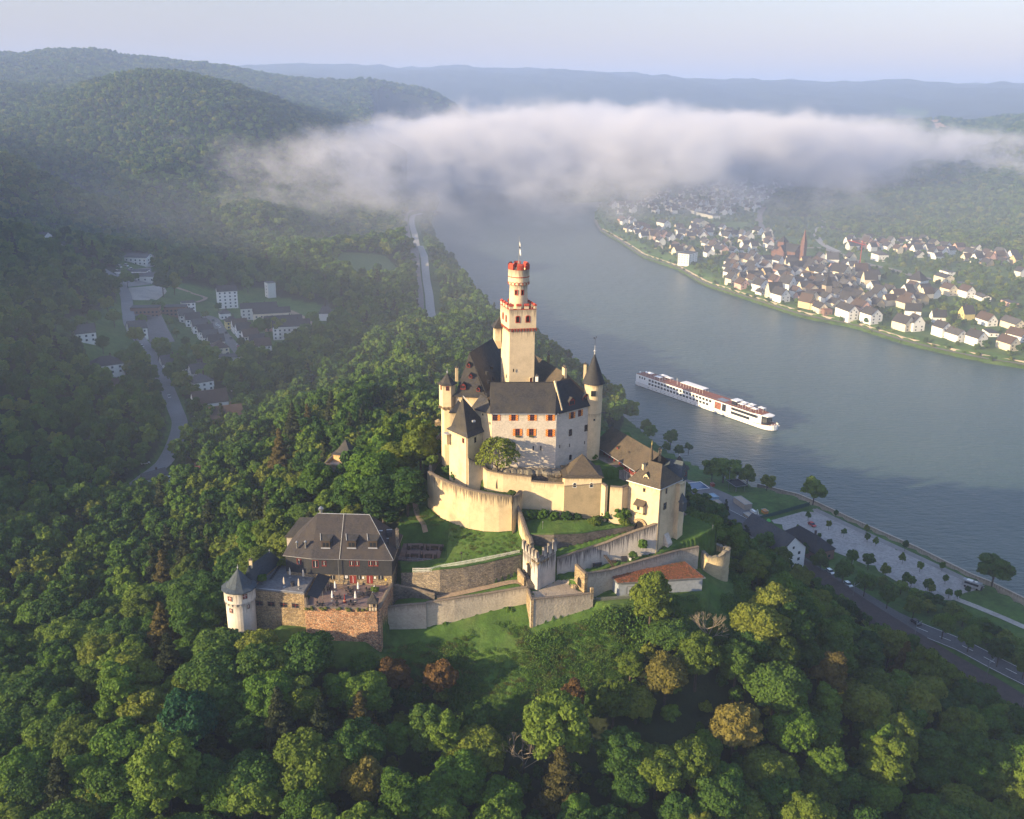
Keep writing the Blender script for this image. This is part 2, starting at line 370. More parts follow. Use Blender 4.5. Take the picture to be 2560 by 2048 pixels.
def slate(name, col, col2, rough=.75, moss=(.09, .08, .05), mk=.35):
    m, nt, b = new_mat(name); g = N_(nt, 'ShaderNodeNewGeometry').outputs['Position']
    br = N_(nt, 'ShaderNodeTexVoronoi'); br.inputs['Scale'].default_value = 1.0; nt.links.new(mapping(nt, g, (2.6, 2.6, 4.5)), br.inputs['Vector'])
    bw = N_(nt, 'ShaderNodeRGBToBW'); nt.links.new(br.outputs['Color'], bw.inputs[0])
    c = ramp(nt, bw.outputs[0], [(.1, [x*.7 for x in col]), (.9, [x*1.3 for x in col])])
    big = ramp(nt, noise(nt, .25, 5, g, .65), [(.4, 0.0), (.65, .8)]); c = mix(nt, big, c, col2)
    ms = mth(nt, 'MULTIPLY', ramp(nt, noise(nt, .6, 6, mapping(nt, g, (1, 1, .35)), .7), [(.5, 0.0), (.7, 1.0)]), mk)
    c = mix(nt, ms, c, moss); nt.links.new(c, b.inputs['Base Color']); b.inputs['Roughness'].default_value = rough
    wv = N_(nt, 'ShaderNodeTexWave', bands_direction='Z', wave_profile='SAW'); wv.inputs['Scale'].default_value = .9; nt.links.new(g, wv.inputs['Vector'])
    bump(nt, b, mth(nt, 'ADD', wv.outputs['Fac'], bw.outputs[0]), .45, .05); return m
def stone(name, cols, sc=(1.5, 1.5, 3.0), mortar=(.12, .10, .08), rough=.95, bs=.8):
    m, nt, b = new_mat(name); g = N_(nt, 'ShaderNodeNewGeometry').outputs['Position']; mp = mapping(nt, g, sc)
    vo = N_(nt, 'ShaderNodeTexVoronoi'); vo.inputs['Scale'].default_value = 1.0; nt.links.new(mp, vo.inputs['Vector'])
    ve = N_(nt, 'ShaderNodeTexVoronoi', feature='DISTANCE_TO_EDGE'); ve.inputs['Scale'].default_value = 1.0; nt.links.new(mp, ve.inputs['Vector'])
    bw = N_(nt, 'ShaderNodeRGBToBW'); nt.links.new(vo.outputs['Color'], bw.inputs[0])
    c = ramp(nt, bw.outputs[0], [(i/(len(cols)-1)*.7+.15, k) for i, k in enumerate(cols)])
    c = mix(nt, ramp(nt, ve.outputs['Distance'], [(.02, 1.0), (.10, 0.0)]), c, mortar)
    c = mix(nt, 1.0, c, ramp(nt, noise(nt, .4, 6, g, .7), [(.3, .62), (.65, 1.1)]), 'MULTIPLY')
    nt.links.new(c, b.inputs['Base Color']); b.inputs['Roughness'].default_value = rough; bump(nt, b, ve.outputs['Distance'], bs, .15); return m
def ground(name, cols, scale=.3, rough=.95, fine=2.5, bs=.5):
    m, nt, b = new_mat(name); g = N_(nt, 'ShaderNodeNewGeometry').outputs['Position']
    c = ramp(nt, noise(nt, scale, 7, g, .65), [(.3+.4*i/(len(cols)-1), k) for i, k in enumerate(cols)])
    f = noise(nt, fine, 6, g, .75); c = mix(nt, 1.0, c, ramp(nt, f, [(.3, .65), (.65, 1.15)]), 'MULTIPLY')
    nt.links.new(c, b.inputs['Base Color']); b.inputs['Roughness'].default_value = rough; bump(nt, b, f, bs, .25); return m
def foliage(name, c0, c1, c2=None, spread=1.0, trans=.28):
    """leaf material: tone varies from tree to tree and from clump to clump"""
    m, nt, b = new_mat(name); g = N_(nt, 'ShaderNodeNewGeometry').outputs['Position']; oi = N_(nt, 'ShaderNodeObjectInfo')
    f = mth(nt, 'ADD', mth(nt, 'MULTIPLY', oi.outputs['Random'], .75*spread), mth(nt, 'MULTIPLY', noise(nt, .35, 4, g, .7), .5))
    st = [(.15, c0), (.95, c1)] if c2 is None else [(.1, c0), (.55, c1), (1.0, c2)]
    c = ramp(nt, f, st); c = mix(nt, 1.0, c, ramp(nt, noise(nt, 1.6, 3, g), [(.3, .75), (.7, 1.25)]), 'MULTIPLY')
    nt.links.new(c, b.inputs['Base Color']); b.inputs['Roughness'].default_value = .7; b.inputs['Specular IOR Level'].default_value = .18
    tr = N_(nt, 'ShaderNodeBsdfTranslucent'); nt.links.new(mix(nt, 1.0, c, (1.25, 1.2, .6), 'MULTIPLY'), tr.inputs[0])
    mx = N_(nt, 'ShaderNodeMixShader'); mx.inputs[0].default_value = trans; out = nt.nodes['Material Output']
    nt.links.new(b.outputs[0], mx.inputs[1]); nt.links.new(tr.outputs[0], mx.inputs[2]); nt.links.new(mx.outputs[0], out.inputs[0]); return m

CREAM = plaster('cream_plaster', (.62, .50, .32), dirt=(.20, .16, .11), streak=.6, patch=.45)
CREAMW = plaster('stained_cream_plaster', (.56, .45, .28), dirt=(.09, .075, .06), streak=1.0, patch=.45, depth=5.5)
WHITEW = plaster('weathered_white_render', (.50, .46, .42), dirt=(.08, .075, .075), streak=1.0, patch=.5, depth=6, stone=.15)
WHITEP = plaster('white_limewash', (.56, .50, .43), streak=.4, patch=.25, stone=.30)
KEEPP = plaster('keep_plaster', (.62, .51, .35), dirt=(.16, .13, .11), streak=.75, patch=.12, depth=4.0)
GREYW = plaster('grey_render_over_stone', (.42, .37, .30), dirt=(.14, .12, .10), streak=.7, patch=.45, stone=.35, depth=2.5)
SLATE = slate('grey_slate', (.036, .036, .041), (.062, .056, .048))
SLATEB = slate('brown_slate', (.070, .058, .044), (.105, .082, .055), mk=.5, moss=(.07, .05, .04))
SLATED = slate('dark_slate', (.026, .029, .036), (.038, .038, .042), mk=.15)
SLATEBL = slate('blue_slate', (.045, .062, .082), (.060, .074, .088), mk=.15)
STONE = stone('rubble_stone', [(.14, .12, .10), (.24, .20, .15), (.33, .27, .19), (.20, .18, .16)])
STONEO = stone('ochre_rubble', [(.24, .17, .09), (.38, .28, .15), (.44, .34, .20), (.28, .22, .15)])
STONER = stone('reddish_rubble', [(.32, .15, .08), (.56, .30, .16), (.62, .38, .22), (.36, .24, .16)], sc=(1.8, 1.8, 2.6))
STONED = stone('dark_rubble', [(.07, .065, .06), (.12, .11, .10), (.16, .145, .13), (.09, .085, .08)])
CAP = ground('wall_coping', [(.10, .085, .07), (.20, .16, .12), (.13, .115, .10)], scale=1.2)
ROCK = ground('bare_rock', [(.11, .10, .09), (.19, .17, .14), (.10, .10, .08)], scale=.4)
RED = plain('red_trim', (.34, .055, .035), .8, var=.3)
DRED = plain('dark_red_wood', (.20, .030, .022), .7)
GLASS = plain('window_glass', (.018, .022, .028), .12, var=.3, spec=.6)
DARK = plain('dark_opening', (.012, .011, .010), .9)
WHITE = plain('white_paint', (.78, .77, .74), .5, var=.05)
LEAD = plain('lead_sheet', (.42, .44, .47), .45, .3)
METAL = plain('grey_metal', (.30, .31, .32), .4, .7)
DMETAL = plain('dark_metal', (.05, .05, .055), .5, .4)
WOODD = plain('dark_timber', (.055, .040, .030), .8)
WOOD = plain('pale_timber', (.34, .25, .15), .8)
BARK = ground('bark', [(.045, .035, .028), (.10, .08, .06)], scale=2)
CANVAS = plain('white_canvas', (.80, .79, .76), .85, var=.04)
CREAMC = plain('cream_canvas', (.62, .55, .45), .85, var=.06)
GRAVEL = ground('gravel', [(.26, .24, .22), (.40, .37, .33), (.30, .28, .26)], scale=.08, fine=1.2, bs=.2)
PAVE = ground('paving', [(.17, .12, .11), (.24, .17, .15)], scale=.6, fine=3, bs=.2)
PATHM = ground('trodden_path', [(.22, .17, .12), (.36, .27, .19)], scale=.4)
ASPH = ground('asphalt', [(.085, .085, .09), (.13, .13, .135)], scale=.05, fine=1.5, bs=.1)
GRASS = ground('grass', [(.038, .085, .014), (.075, .145, .024), (.11, .155, .038)], scale=.15, fine=1.4)
GRASSY = ground('rough_grass', [(.030, .075, .016), (.050, .105, .022), (.085, .115, .035)], scale=.12, fine=1.0)
SHUT = None
def _shut():
    m, nt, b = new_mat('striped_shutter'); uv = N_(nt, 'ShaderNodeUVMap').outputs[0]; s = N_(nt, 'ShaderNodeSeparateXYZ'); nt.links.new(uv, s.inputs[0])
    d = mth(nt, 'FRACT', mth(nt, 'MULTIPLY', mth(nt, 'ADD', s.outputs[1], mth(nt, 'MULTIPLY', s.outputs[0], .85)), 1.75))
    c = mix(nt, mth(nt, 'GREATER_THAN', d, .5), (.75, .40, .07), (.42, .035, .02)); nt.links.new(c, b.inputs['Base Color']); b.inputs['Roughness'].default_value = .6; return m
SHUT = _shut()
# ------------------------------------------------------------------ the river and its banks
def poly_at(c, pts, z): return [xy(c, x, y, z) for x, y in pts]
BANK_N = [(-330., 2700.), (-230., 2000.)] + poly_at('s', [(1100,505),(1075,560),(1090,615),(1150,690),(1187,745),(1247,819),(1390,905),(1450,955),(1560,1040),(1676,1134),(1762,1177),(1890,1224),(1993,1250),(2036,1269),(2122,1310),(2285,1383),(2422,1452),(2465,1469),(2560,1516)], 0) + [(215., 240.), (250., 150.), (300., 20.), (340., -150.)]
BANK_F = [(-60., 2750.), (30., 2250.), (105., 1900.)] + poly_at('s', [(1512,505),(1486,530),(1484,552),(1500,580),(1545,605),(1605,645),(1690,675),(1760,715),(1881,756),(2006,796),(2131,821),(2256,861),(2382,891),(2482,911),(2560,923)], 0) + [(480., 600.), (560., 400.), (640., 150.), (700., -150.)]
RIVER = np.array(BANK_N + BANK_F[::-1])
def inside(P, poly):
    """points (n,2) within polygon"""
    P = np.asarray(P, float); poly = np.asarray(poly, float); x, y = P[:, 0], P[:, 1]; r = np.zeros(len(P), bool); n = len(poly)
    for i in range(n):
        x0, y0 = poly[i]; x1, y1 = poly[(i+1) % n]
        c = (y0 > y) != (y1 > y)
        if y0 != y1: r ^= c & (x < (x1-x0)*(y-y0)/(y1-y0)+x0)
    return r
def edge_dist(P, line, closed=False):
    P = np.asarray(P, float); line = np.asarray(line, float); d = np.full(len(P), 1e9); n = len(line)
    for i in range(n if closed else n-1):
        a, b = line[i], line[(i+1) % n]; ab = b-a; L = ab@ab
        if L < 1e-9: continue
        t = np.clip(((P-a)@ab)/L, 0, 1); q = a+t[:, None]*ab; d = np.minimum(d, np.hypot(*(P-q).T))
    return d
def smooth(e0, e1, x): t = np.clip((x-e0)/(e1-e0), 0, 1); return t*t*(3-2*t)
_pr = np.random.RandomState(11); _G = _pr.rand(256, 256)
def vnoise(x, y):
    xi = np.floor(x).astype(int); yi = np.floor(y).astype(int); fx = x-xi; fy = y-yi; fx = fx*fx*(3-2*fx); fy = fy*fy*(3-2*fy)
    g = lambda a, b: _G[a % 256, b % 256]
    return (g(xi, yi)*(1-fx)+g(xi+1, yi)*fx)*(1-fy)+(g(xi, yi+1)*(1-fx)+g(xi+1, yi+1)*fx)*fy
def fbm(x, y, o=4):
    s = 0; a = .5
    for i in range(o): s = s+a*(vnoise(x*2**i+i*17.3, y*2**i+i*9.1)-.5); a *= .5
    return s
# ------------------------------------------------------------------ relief, from surveyed heights
def H_(c, x, y, Y): return far(c, x, y, Y)
CTRL = [
 # castle rock
 (8,285,88),(28,275,84),(-25,270,75),(-42,264,70),(40,285,76),(50,268,64),(-30,245,66),(-12,252,71),(20,240,68),(46,245,66),
 (-45,240,66),(-45,256,65),(-60,262,56),(-72,226,51),(-90,235,43),(-112,260,32),(-150,300,20),(-165,350,14),(-160,433,12),(-205,346,14),
 (-62,205,49),(-35,221,51),(0,220,55),(8,219,56),(30,222,58),(52,226,58),(-60,180,42),(-30,192,43),(0,197,43),(30,197,44),(60,200,38),(0,165,32),(0,130,20),(-60,150,32),
 (-100,190,38),(-100,120,24),(60,150,20),(70,205,36),(90,160,12),(100,220,24),(125,190,10),(-150,200,24),(-140,140,18),(0,70,4),(-90,60,8),(90,70,2),(140,130,6),
 (60,250,60),(76,262,48),(92,285,30),(100,325,14),(112,250,22),(128,290,10),(60,300,45),(68,335,22),(78,370,9),(62,430,6),(110,372,5.5),(95,345,13),
 (0,310,78),(0,360,52),(10,420,34),(25,470,16),(38,500,5),(-40,320,66),(-60,400,48),(-80,450,42),(-60,560,34),(-45,700,24),(-20,800,8),(-70,860,10),(-110,700,18),(-120,560,16),(-100,520,24),
 # park, road and railway flat
 (165,270,5),(118,372,5),(180,343,4.5),(139,424,4.5),(220,300,4),(95,440,5),(175,235,6),(190,190,7),(240,200,4),
 # side valley
 (-180,553,15),(-165,640,18),(-217,822,24),(-150,760,20),(-160,880,24),(-300,950,30),(-420,1053,36),(-330,1060,34),(-560,1250,50),(-250,700,24),(-205,600,18),(-240,560,26),(-300,700,40),
 (-250,480,34),(-300,560,52),(-380,640,70),(-420,760,66),(-480,900,70),(-330,820,44),(-400,950,50),(-245,420,24),(-280,380,32),(-340,420,60),
 # hills west of the valley (beyond the frame)
 (-420,420,105),(-520,480,160),(-700,500,215),(-1000,600,240),(-560,760,120),(-760,950,170),(-900,1200,200),(-400,250,70),(-550,200,130),(-800,200,200),(-300,120,40),(-500,0,110),(-800,-100,190),(-230,250,22),(-1300,300,230),
 # valley head, near spur
 (-300,1180,60),(-180,1020,40),(-120,1100,40),(-105,1250,22),(-130,1420,16),(-180,1500,30),(-60,960,8),(-90,1000,12),(-118,1150,16)]
CTRL += [H_('s',*p) for p in [(297,195,1700),(415,201,1650),(534,242,1600),(640,290,1560),(208,225,1750),(60,300,1650),(300,450,1280),(100,450,1200),(600,480,1300),(450,560,1150),(20,560,960),(700,330,1540),(850,430,1520),(1000,520,1480),(800,600,1180),(950,640,1120),(200,330,1500),(450,330,1450),
  (-400,150,2500),(0,144,2600),(208,142,2600),(475,156,2700),(623,177,2800),(772,207,2900),(890,219,3000),(1098,268,3000),(0,200,2150),(560,235,2350),(760,250,2500),
  (300,172,6000),(600,166,5600),(900,168,5500),(1280,175,5500),(1700,196,5300),(2100,201,5200),(2560,214,5000),(3000,220,5000),(1000,190,4600),(1300,207,4300),(1450,225,4100),(1650,256,3900),(1900,240,4200),(2400,235,4300),(1250,225,4200),(800,215,4100),
  (2560,318,2300),(2480,340,2300),(2400,374,2300),(2300,410,2200),(2800,300,2300),(3100,300,2000),(2300,318,3300),(2100,330,3200),(1900,330,3100),(2560,300,3200),
  (2560,560,1480),(2560,500,1650),(2400,520,1650),(2250,520,1700),(2100,480,2000),(1960,480,2050),(2000,540,1700),(2250,590,1400),(2450,440,1950),(2200,450,2000)]]
CTRL += [(120,1500,6),(150,1900,8),(250,1700,8),(330,1350,9),(350,1100,8),(480,1100,10),(560,1150,13),(430,900,8),(420,760,7),(600,950,11),(560,800,9),(620,700,10),(450,2000,12),(600,2000,16),(640,1250,18),(700,1050,18),(800,900,26),(760,700,18),(1000,1000,70),(900,400,30),
 (1000,700,60),(-500,3300,120),(-100,3100,30),(400,3100,30),(900,3300,70),(300,3700,60),(1500,2500,180),(2000,1500,180),(3000,3000,250),(-3000,5000,280),(-2500,3000,280),(-1500,1500,230),(-3000,1000,260),(-2500,-500,230),
 (0,12000,260),(5000,11000,300),(-6000,10000,300),(500,-300,5),(100,-300,20),(-400,-400,90),(900,-300,30),(9000,5000,300),(3000,500,260),(0,8000,240),(3000,8000,240)]
CTRL = np.array(CTRL, float)
def pol(x, y):
    x = np.asarray(x, float); y = np.asarray(y, float)+140.; return np.stack([np.arctan2(x, y)*1.0, np.log(np.hypot(x, y))], 1)
_K = pol(CTRL[:, 0], CTRL[:, 1]); _c2 = .035**2
_M = np.sqrt(((_K[:, None]-_K[None])**2).sum(2)+_c2); _n = len(_K)
_A = np.block([[_M + 0*np.eye(_n)*.002, np.ones((_n, 1)), _K], [np.ones((1, _n)), np.zeros((1, 3))], [_K.T, np.zeros((2, 3))]])
_W = np.linalg.solve(_A, np.concatenate([CTRL[:, 2], np.zeros(3)]))
def base_h(x, y):
    out = np.empty(len(x))
    for i in range(0, len(x), 20000):
        k = pol(x[i:i+20000], y[i:i+20000]); d = np.sqrt(((k[:, None]-_K[None])**2).sum(2)+_c2)
        out[i:i+20000] = d@_W[:_n]+_W[_n]+k@_W[_n+1:]
    return out
# flat platforms: (polygon, height or plane marks, soft edge)
FLATS = []
def terrain_h(x, y):
    x = np.asarray(x, float); y = np.asarray(y, float); P = np.stack([x, y], 1); z = base_h(x, y); r = np.hypot(x, y)
    hill = smooth(14, 60, z)*smooth(330, 700, r); a = np.clip(r/1500, .2, 2.2)
    z = z+hill*(fbm(x/190+5, y/190+3, 4)*46*a*.6+fbm(x/60, y/60, 3)*9*np.clip(a, 0, 1))
    z = z+smooth(80, 130, r)*(1-smooth(330, 600, r))*fbm(x/22, y/22, 3)*2.2*smooth(20, 40, z)
    z = np.maximum(z, 3.4+fbm(x/40, y/40, 2)*.8)
    inn = inside(P, RIVER); d = edge_dist(P, RIVER, True); d = np.where(inn, -d, d)
    z = np.where(d < 60, np.minimum(z, 1.2+np.maximum(d, 0)*.55), z); z = np.where(d < 4, -3+(np.clip(d, -6, 4)+6)*.42, z)
    for f in FLATS:
        b = f['box']; k = np.where((x > b[0]) & (x < b[2]) & (y > b[1]) & (y < b[3]))[0]
        if not len(k): continue
        Q = P[k]; i2 = inside(Q, f['poly']); dd = edge_dist(Q, f['poly'], True); w_ = np.where(i2, 1.0, np.clip(1-dd/f['soft'], 0, 1))
        w_ = w_*w_*(3-2*w_); zz = f['z'](Q[:, 0], Q[:, 1]); z[k] = z[k]*(1-w_)+zz*w_
    return z
def flat(poly, z, soft=.6):
    """z: a number, or three (x,y,z) marks of a sloping plane"""
    poly = np.array([p[:2] for p in poly]); mn = poly.min(0)-soft-1; mx = poly.max(0)+soft+1
    if hasattr(z, '__len__'):
        m = np.array([(a, b, 1.) for a, b, _ in z]); c = np.linalg.lstsq(m, np.array([q[2] for q in z]), rcond=None)[0]
        f = lambda X, Y: c[0]*X+c[1]*Y+c[2]
    else: f = lambda X, Y: np.full(len(X), float(z))
    FLATS.append(dict(poly=poly, z=f, soft=soft, box=(mn[0], mn[1], mx[0], mx[1])))
def gz(x, y): return float(terrain_h([x], [y])[0])
# ------------------------------------------------------------------ levelled ground inside the castle, at the park and in the towns
flat([(-60,211),(-31,211),(-31,219.6),(-52,221),(-60,222)], [(-50,211,52.5),(-50,220,56),(-33,220,56)], 6)
flat([(-33.5,226),(-22,225),(-14.7,226),(-7,227.8),(4.5,229.6),(5.3,222),(12,223.6),(22.5,226.6),(27,224.5),(26,220),(0,218),(-33,219)], [(-33,225,55.5),(-22,225,56),(4.8,229,59.6),(5.5,222,59.3),(22,226,62),(0,218,55),(-33,219,52.5)], 5)
flat([(-30,236),(-24,234.5),(-19,233),(-11,234.2),(-4,236.2),(3.2,239.3),(5,243),(2,247),(-3.4,247.9),(-7.7,248.4),(-12,249.8),(-16.5,252),(-21,255),(-25,260),(-31,262),(-33,250),(-31,240)], [(-25,260.4,77),(0.4,247.7,75.5),(-18,233.5,69),(2.5,240,70.6),(-29,240,67.5)], .5)
flat([(-31,239.5),(-18.5,240.5),(-18.2,251.5),(-33,251.5)], 68.0, .8)
flat([(2,247.5),(5.5,242.0),(12,240.9),(20.4,243.2),(28.9,246.1),(34.9,247.5),(33.5,250),(31.3,247.6),(25.5,249.4),(15,249.2),(9.6,251.8),(5.8,252.6),(-2.3,252.9)], [(5.5,241.5,75.9),(34,247,76.3),(6,252,78.8),(22,249.5,78.2)], .4)
flat([(5.5,241),(12,239.9),(20.4,242.2),(28.9,245.1),(34.9,246.6),(40,245.5),(37.1,243.9),(32.9,242.9),(26.5,241),(20.3,239.1),(13,237.9),(8.5,232),(4.5,236)], [(6,238,72),(13,238.5,71.8),(36,245,74.5)], .4)
flat([(-24,264),(-22.5,258.5),(-19.5,255.8),(-12,251),(-7.7,249.6),(-3.4,249),(-.4,249.2),(-.4,252.6),(-6,254),(-12,255),(-16,262)], 84.0, .3)
flat([(-12,255.2),(-7,255.0),(-2.3,254.0),(5.8,253.8),(9.6,253.4),(14,252.4),(16,251.3),(26,251.2),(31.3,248.8),(33.5,250.5),(36,262),(-8,262)], 86.2, .3)
flat([(-10,256.4),(-2,256.0),(6,255.8),(12.5,255.8),(14.5,258.5),(26,258.2),(33,260),(40,268),(38,292),(-5,295),(-20,284),(-18,270)], 89.1, .3)
flat([(-34,227.0),(-22,226.0),(-14.7,227.1),(-7.2,228.8),(-1.2,230),(4.8,230.8),(6.5,233),(3,237.8),(-4.4,234.8),(-11.4,232.7),(-18.9,231.4),(-24.5,233),(-30,234.7),(-31.5,230)], [(-22,227,61.3),(3,233,65.3),(-10,230,63.0),(-20,231,61.9)], .3)
flat([(5.3,230.5),(7.5,229.8),(13,236),(19.8,229.2),(22.4,227.7),(17.3,226.5),(12,224.8),(6,223.2)], 65.4, .3)
flat([(20.5,229.4),(27.6,234.6),(34.8,238.2),(41.5,241.6),(48,246.2),(53.5,248.3),(60,253),(52,260),(41.5,243.2),(37.1,242.4),(32.9,241.4),(26.5,239.5),(20.3,237.6),(13.5,236.4)], [(20,231,66.3),(14,236.4,66.4),(40.9,243.4,71.6),(52,240,70.0),(48,250,72)], .4)
flat([(22.5,229),(28,233.6),(35,236.9),(41.5,240),(48,244.7),(54,247),(55,236),(53,229),(28,226),(23.5,227)], 63.3, .6)
flat([(-51.5,222.0),(-33.2,220.8),(-31.8,233),(-60,234),(-54,226)], 65.0, .3)
flat(poly_at('g', [(640,480),(900,395),(1100,480),(1480,650),(1900,855),(1740,905),(1650,930),(1300,770),(960,650),(780,560)], 4.5), 4.5, 8)
flat(poly_at('g', [(120,220),(600,470),(730,690),(1300,1020),(2121,1560),(2121,1380),(1500,1080),(900,740),(620,480),(400,320),(200,200)], 5.2), 5.2, 10)
flat([(-190,520),(-120,560),(-130,800),(-180,900),(-260,860),(-230,640)], [(-150,540,15),(-150,860,23),(-230,820,24)], 25)
TERR = {}
def build_terrain():
    rr = [60.]
    while rr[-1] < 13000:
        r = rr[-1]; rr.append(r+ (.7 if 212 < r < 272 else 1.25 if 195 < r < 315 else max(1.25, r*.0105)))
    th = np.concatenate([np.linspace(-125, -36, 75)[:-1], np.concatenate([np.linspace(-36, -19, 100)[:-1], np.linspace(-19, 15, 400)[:-1], np.linspace(15, 36, 122)]), np.linspace(36, 110, 60)[1:]])*math.pi/180
    R_, T_ = np.meshgrid(np.array(rr), th, indexing='ij'); X = (R_*np.sin(T_)).ravel(); Y = (R_*np.cos(T_)).ravel(); Z = terrain_h(X, Y)
    nr, nt_ = R_.shape; i = np.arange(nr-1)[:, None]*nt_+np.arange(nt_-1)[None]; i = i.ravel()
    F = np.stack([i, i+1, i+nt_+1, i+nt_], 1)[:, ::-1]
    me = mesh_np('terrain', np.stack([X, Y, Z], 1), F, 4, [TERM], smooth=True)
    o = link(bpy.data.objects.new('terrain', me)); tag(o, kind='structure'); TERR.update(rr=np.array(rr), th=th, Z=Z.reshape(nr, nt_)); return o
def fast_h(x, y):
    """height by look-up in the finished terrain grid"""
    x = np.asarray(x, float); y = np.asarray(y, float); r = np.hypot(x, y); t = np.arctan2(x, y)
    i = np.clip(np.searchsorted(TERR['rr'], r)-1, 0, len(TERR['rr'])-2); j = np.clip(np.searchsorted(TERR['th'], t)-1, 0, len(TERR['th'])-2)
    fr = np.clip((r-TERR['rr'][i])/(TERR['rr'][i+1]-TERR['rr'][i]), 0, 1); ft = np.clip((t-TERR['th'][j])/(TERR['th'][j+1]-TERR['th'][j]), 0, 1); Z = TERR['Z']
    return (Z[i, j]*(1-fr)+Z[i+1, j]*fr)*(1-ft)+(Z[i, j+1]*(1-fr)+Z[i+1, j+1]*fr)*ft
def gh(x, y): return float(fast_h([x], [y])[0])
def _term():
    m, nt, b = new_mat('hillside_ground'); g = N_(nt, 'ShaderNodeNewGeometry').outputs['Position']
    gr = ramp(nt, noise(nt, .06, 7, g, .65), [(.3, (.032, .072, .012)), (.5, (.062, .125, .020)), (.68, (.095, .140, .034))])
    fs = ramp(nt, noise(nt, .35, 6, g, .75), [(.3, .6), (.7, 1.2)]); c = mix(nt, 1.0, gr, fs, 'MULTIPLY')
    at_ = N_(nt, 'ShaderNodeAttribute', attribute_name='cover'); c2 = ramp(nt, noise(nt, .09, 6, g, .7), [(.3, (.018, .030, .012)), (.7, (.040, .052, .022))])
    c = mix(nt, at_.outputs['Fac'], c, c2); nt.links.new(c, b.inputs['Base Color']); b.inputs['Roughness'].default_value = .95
    bump(nt, b, noise(nt, .5, 6, g, .75), .8, .6); return m
TERM = _term()
terrain = build_terrain()
def _water():
    m, nt, b = new_mat('river_water'); g = N_(nt, 'ShaderNodeNewGeometry').outputs['Position']
    c = ramp(nt, noise(nt, .006, 5, g, .6), [(.35, (.044, .080, .082)), (.65, (.060, .098, .094))]); nt.links.new(c, b.inputs['Base Color'])
    b.inputs['Roughness'].default_value = .30; b.inputs['IOR'].default_value = 1.33; b.inputs['Specular IOR Level'].default_value = .5
    mp = mapping(nt, g, (.16, .42, .3)); n1 = noise(nt, 1.0, 5, mp, .62); n2 = noise(nt, .05, 3, g, .6)
    bump(nt, b, mth(nt, 'ADD', n1, mth(nt, 'MULTIPLY', n2, 1.3)), .8, 1.2); return m
WATER = _water()
wb = MB(); wb.face([(-9000, -600, 0), (9000, -600, 0), (9000, 9000, 0), (-9000, 9000, 0)]); riv = wb.build('river', WATER); tag(riv, kind='structure')
# ================================================================== THE CASTLE
def pw(parent, A, B, cen, c, x, y, w, h, mats=None, **k):
    """window placed where the photograph shows it on wall A-B"""
    s, z = onwall(A, B, c, x, y); return window(parent, A, B, cen, s, z, w, h, mats or [DRED, GLASS, DRED], **k)
def mid(p): return (sum(q[0] for q in p)/len(p), sum(q[1] for q in p)/len(p))
def finial(parent, c, z, h=1.6, r=.12, ball=True):
    m = MB(); m.bar((*c, z-.3), (*c, z+h), (r, r*.3), 0, 6)
    if ball: m.blob((c[0], c[1], z+h*.35), r*2.2, 0, 6, 4)
    return m.build('finial', [LEAD], parent)
def chimney(parent, c, z0, z1, w=.9, d=.7, a=0, mat=None, pots=1, name='chimney'):
    m = MB(); m.box((*c, (z0+z1)/2), (w, d, z1-z0), a, 0); m.box((*c, z1+.08), (w+.2, d+.2, .16), a, 1)
    for k in range(pots):
        o = (k-(pots-1)/2)*.45; m.cyl((c[0]+o*math.cos(a), c[1]+o*math.sin(a)), .16, .13, z1+.16, z1+.6, 8, 1)
    return m.build(name, [mat or CREAM, STONED], parent)
def dormer(parent, P, out, w, h, z, run, roof=SLATE, face=DRED, glass=True, rise=.7, name='dormer'):
    """small gabled dormer: P centre of its face on the plan, out = outward unit vector, run = depth into the roof"""
    o = Vector(out).normalized(); t = Vector((-o.y, o.x)); m = MB()
    Q = lambda a, b, zz: (P[0]+t.x*a-o.x*b, P[1]+t.y*a-o.y*b, zz)
    hw = w/2
    for sx in (-1, 1):
        q = [Q(sx*hw, 0, z), Q(sx*hw, run, z), Q(sx*hw, run, z+h), Q(sx*hw, 0, z+h)]; m.face(q if sx < 0 else q[::-1], 0)
        q = [Q(sx*(hw+.15), -.2, z+h-.1), Q(sx*(hw+.15), run+.6, z+h-.1), Q(0, run+.6, z+h+rise), Q(0, -.2, z+h+rise)]; m.face(q if sx > 0 else q[::-1], 1)
        q = [(x, y, zz-.1) for x, y, zz in q]; m.face(q[::-1] if sx > 0 else q, 1)
    m.face([Q(-hw, 0, z), Q(hw, 0, z), Q(hw, 0, z+h), Q(0, 0, z+h+rise*.9), Q(-hw, 0, z+h)], 2)
    d = m.build(name, [roof, roof, face], parent)
    if glass:
        g = MB(); n = 2 if w > 1.3 else 1
        for k in range(n):
            a0 = -hw*.75+k*(hw*1.5/n)+.05; a1 = a0+hw*1.5/n-.1
            g.face([Q(a0, -.03, z+h*.2), Q(a1, -.03, z+h*.2), Q(a1, -.03, z+h*.92), Q(a0, -.03, z+h*.92)], 0)
        g.build('pane', [GLASS], d)
    return d
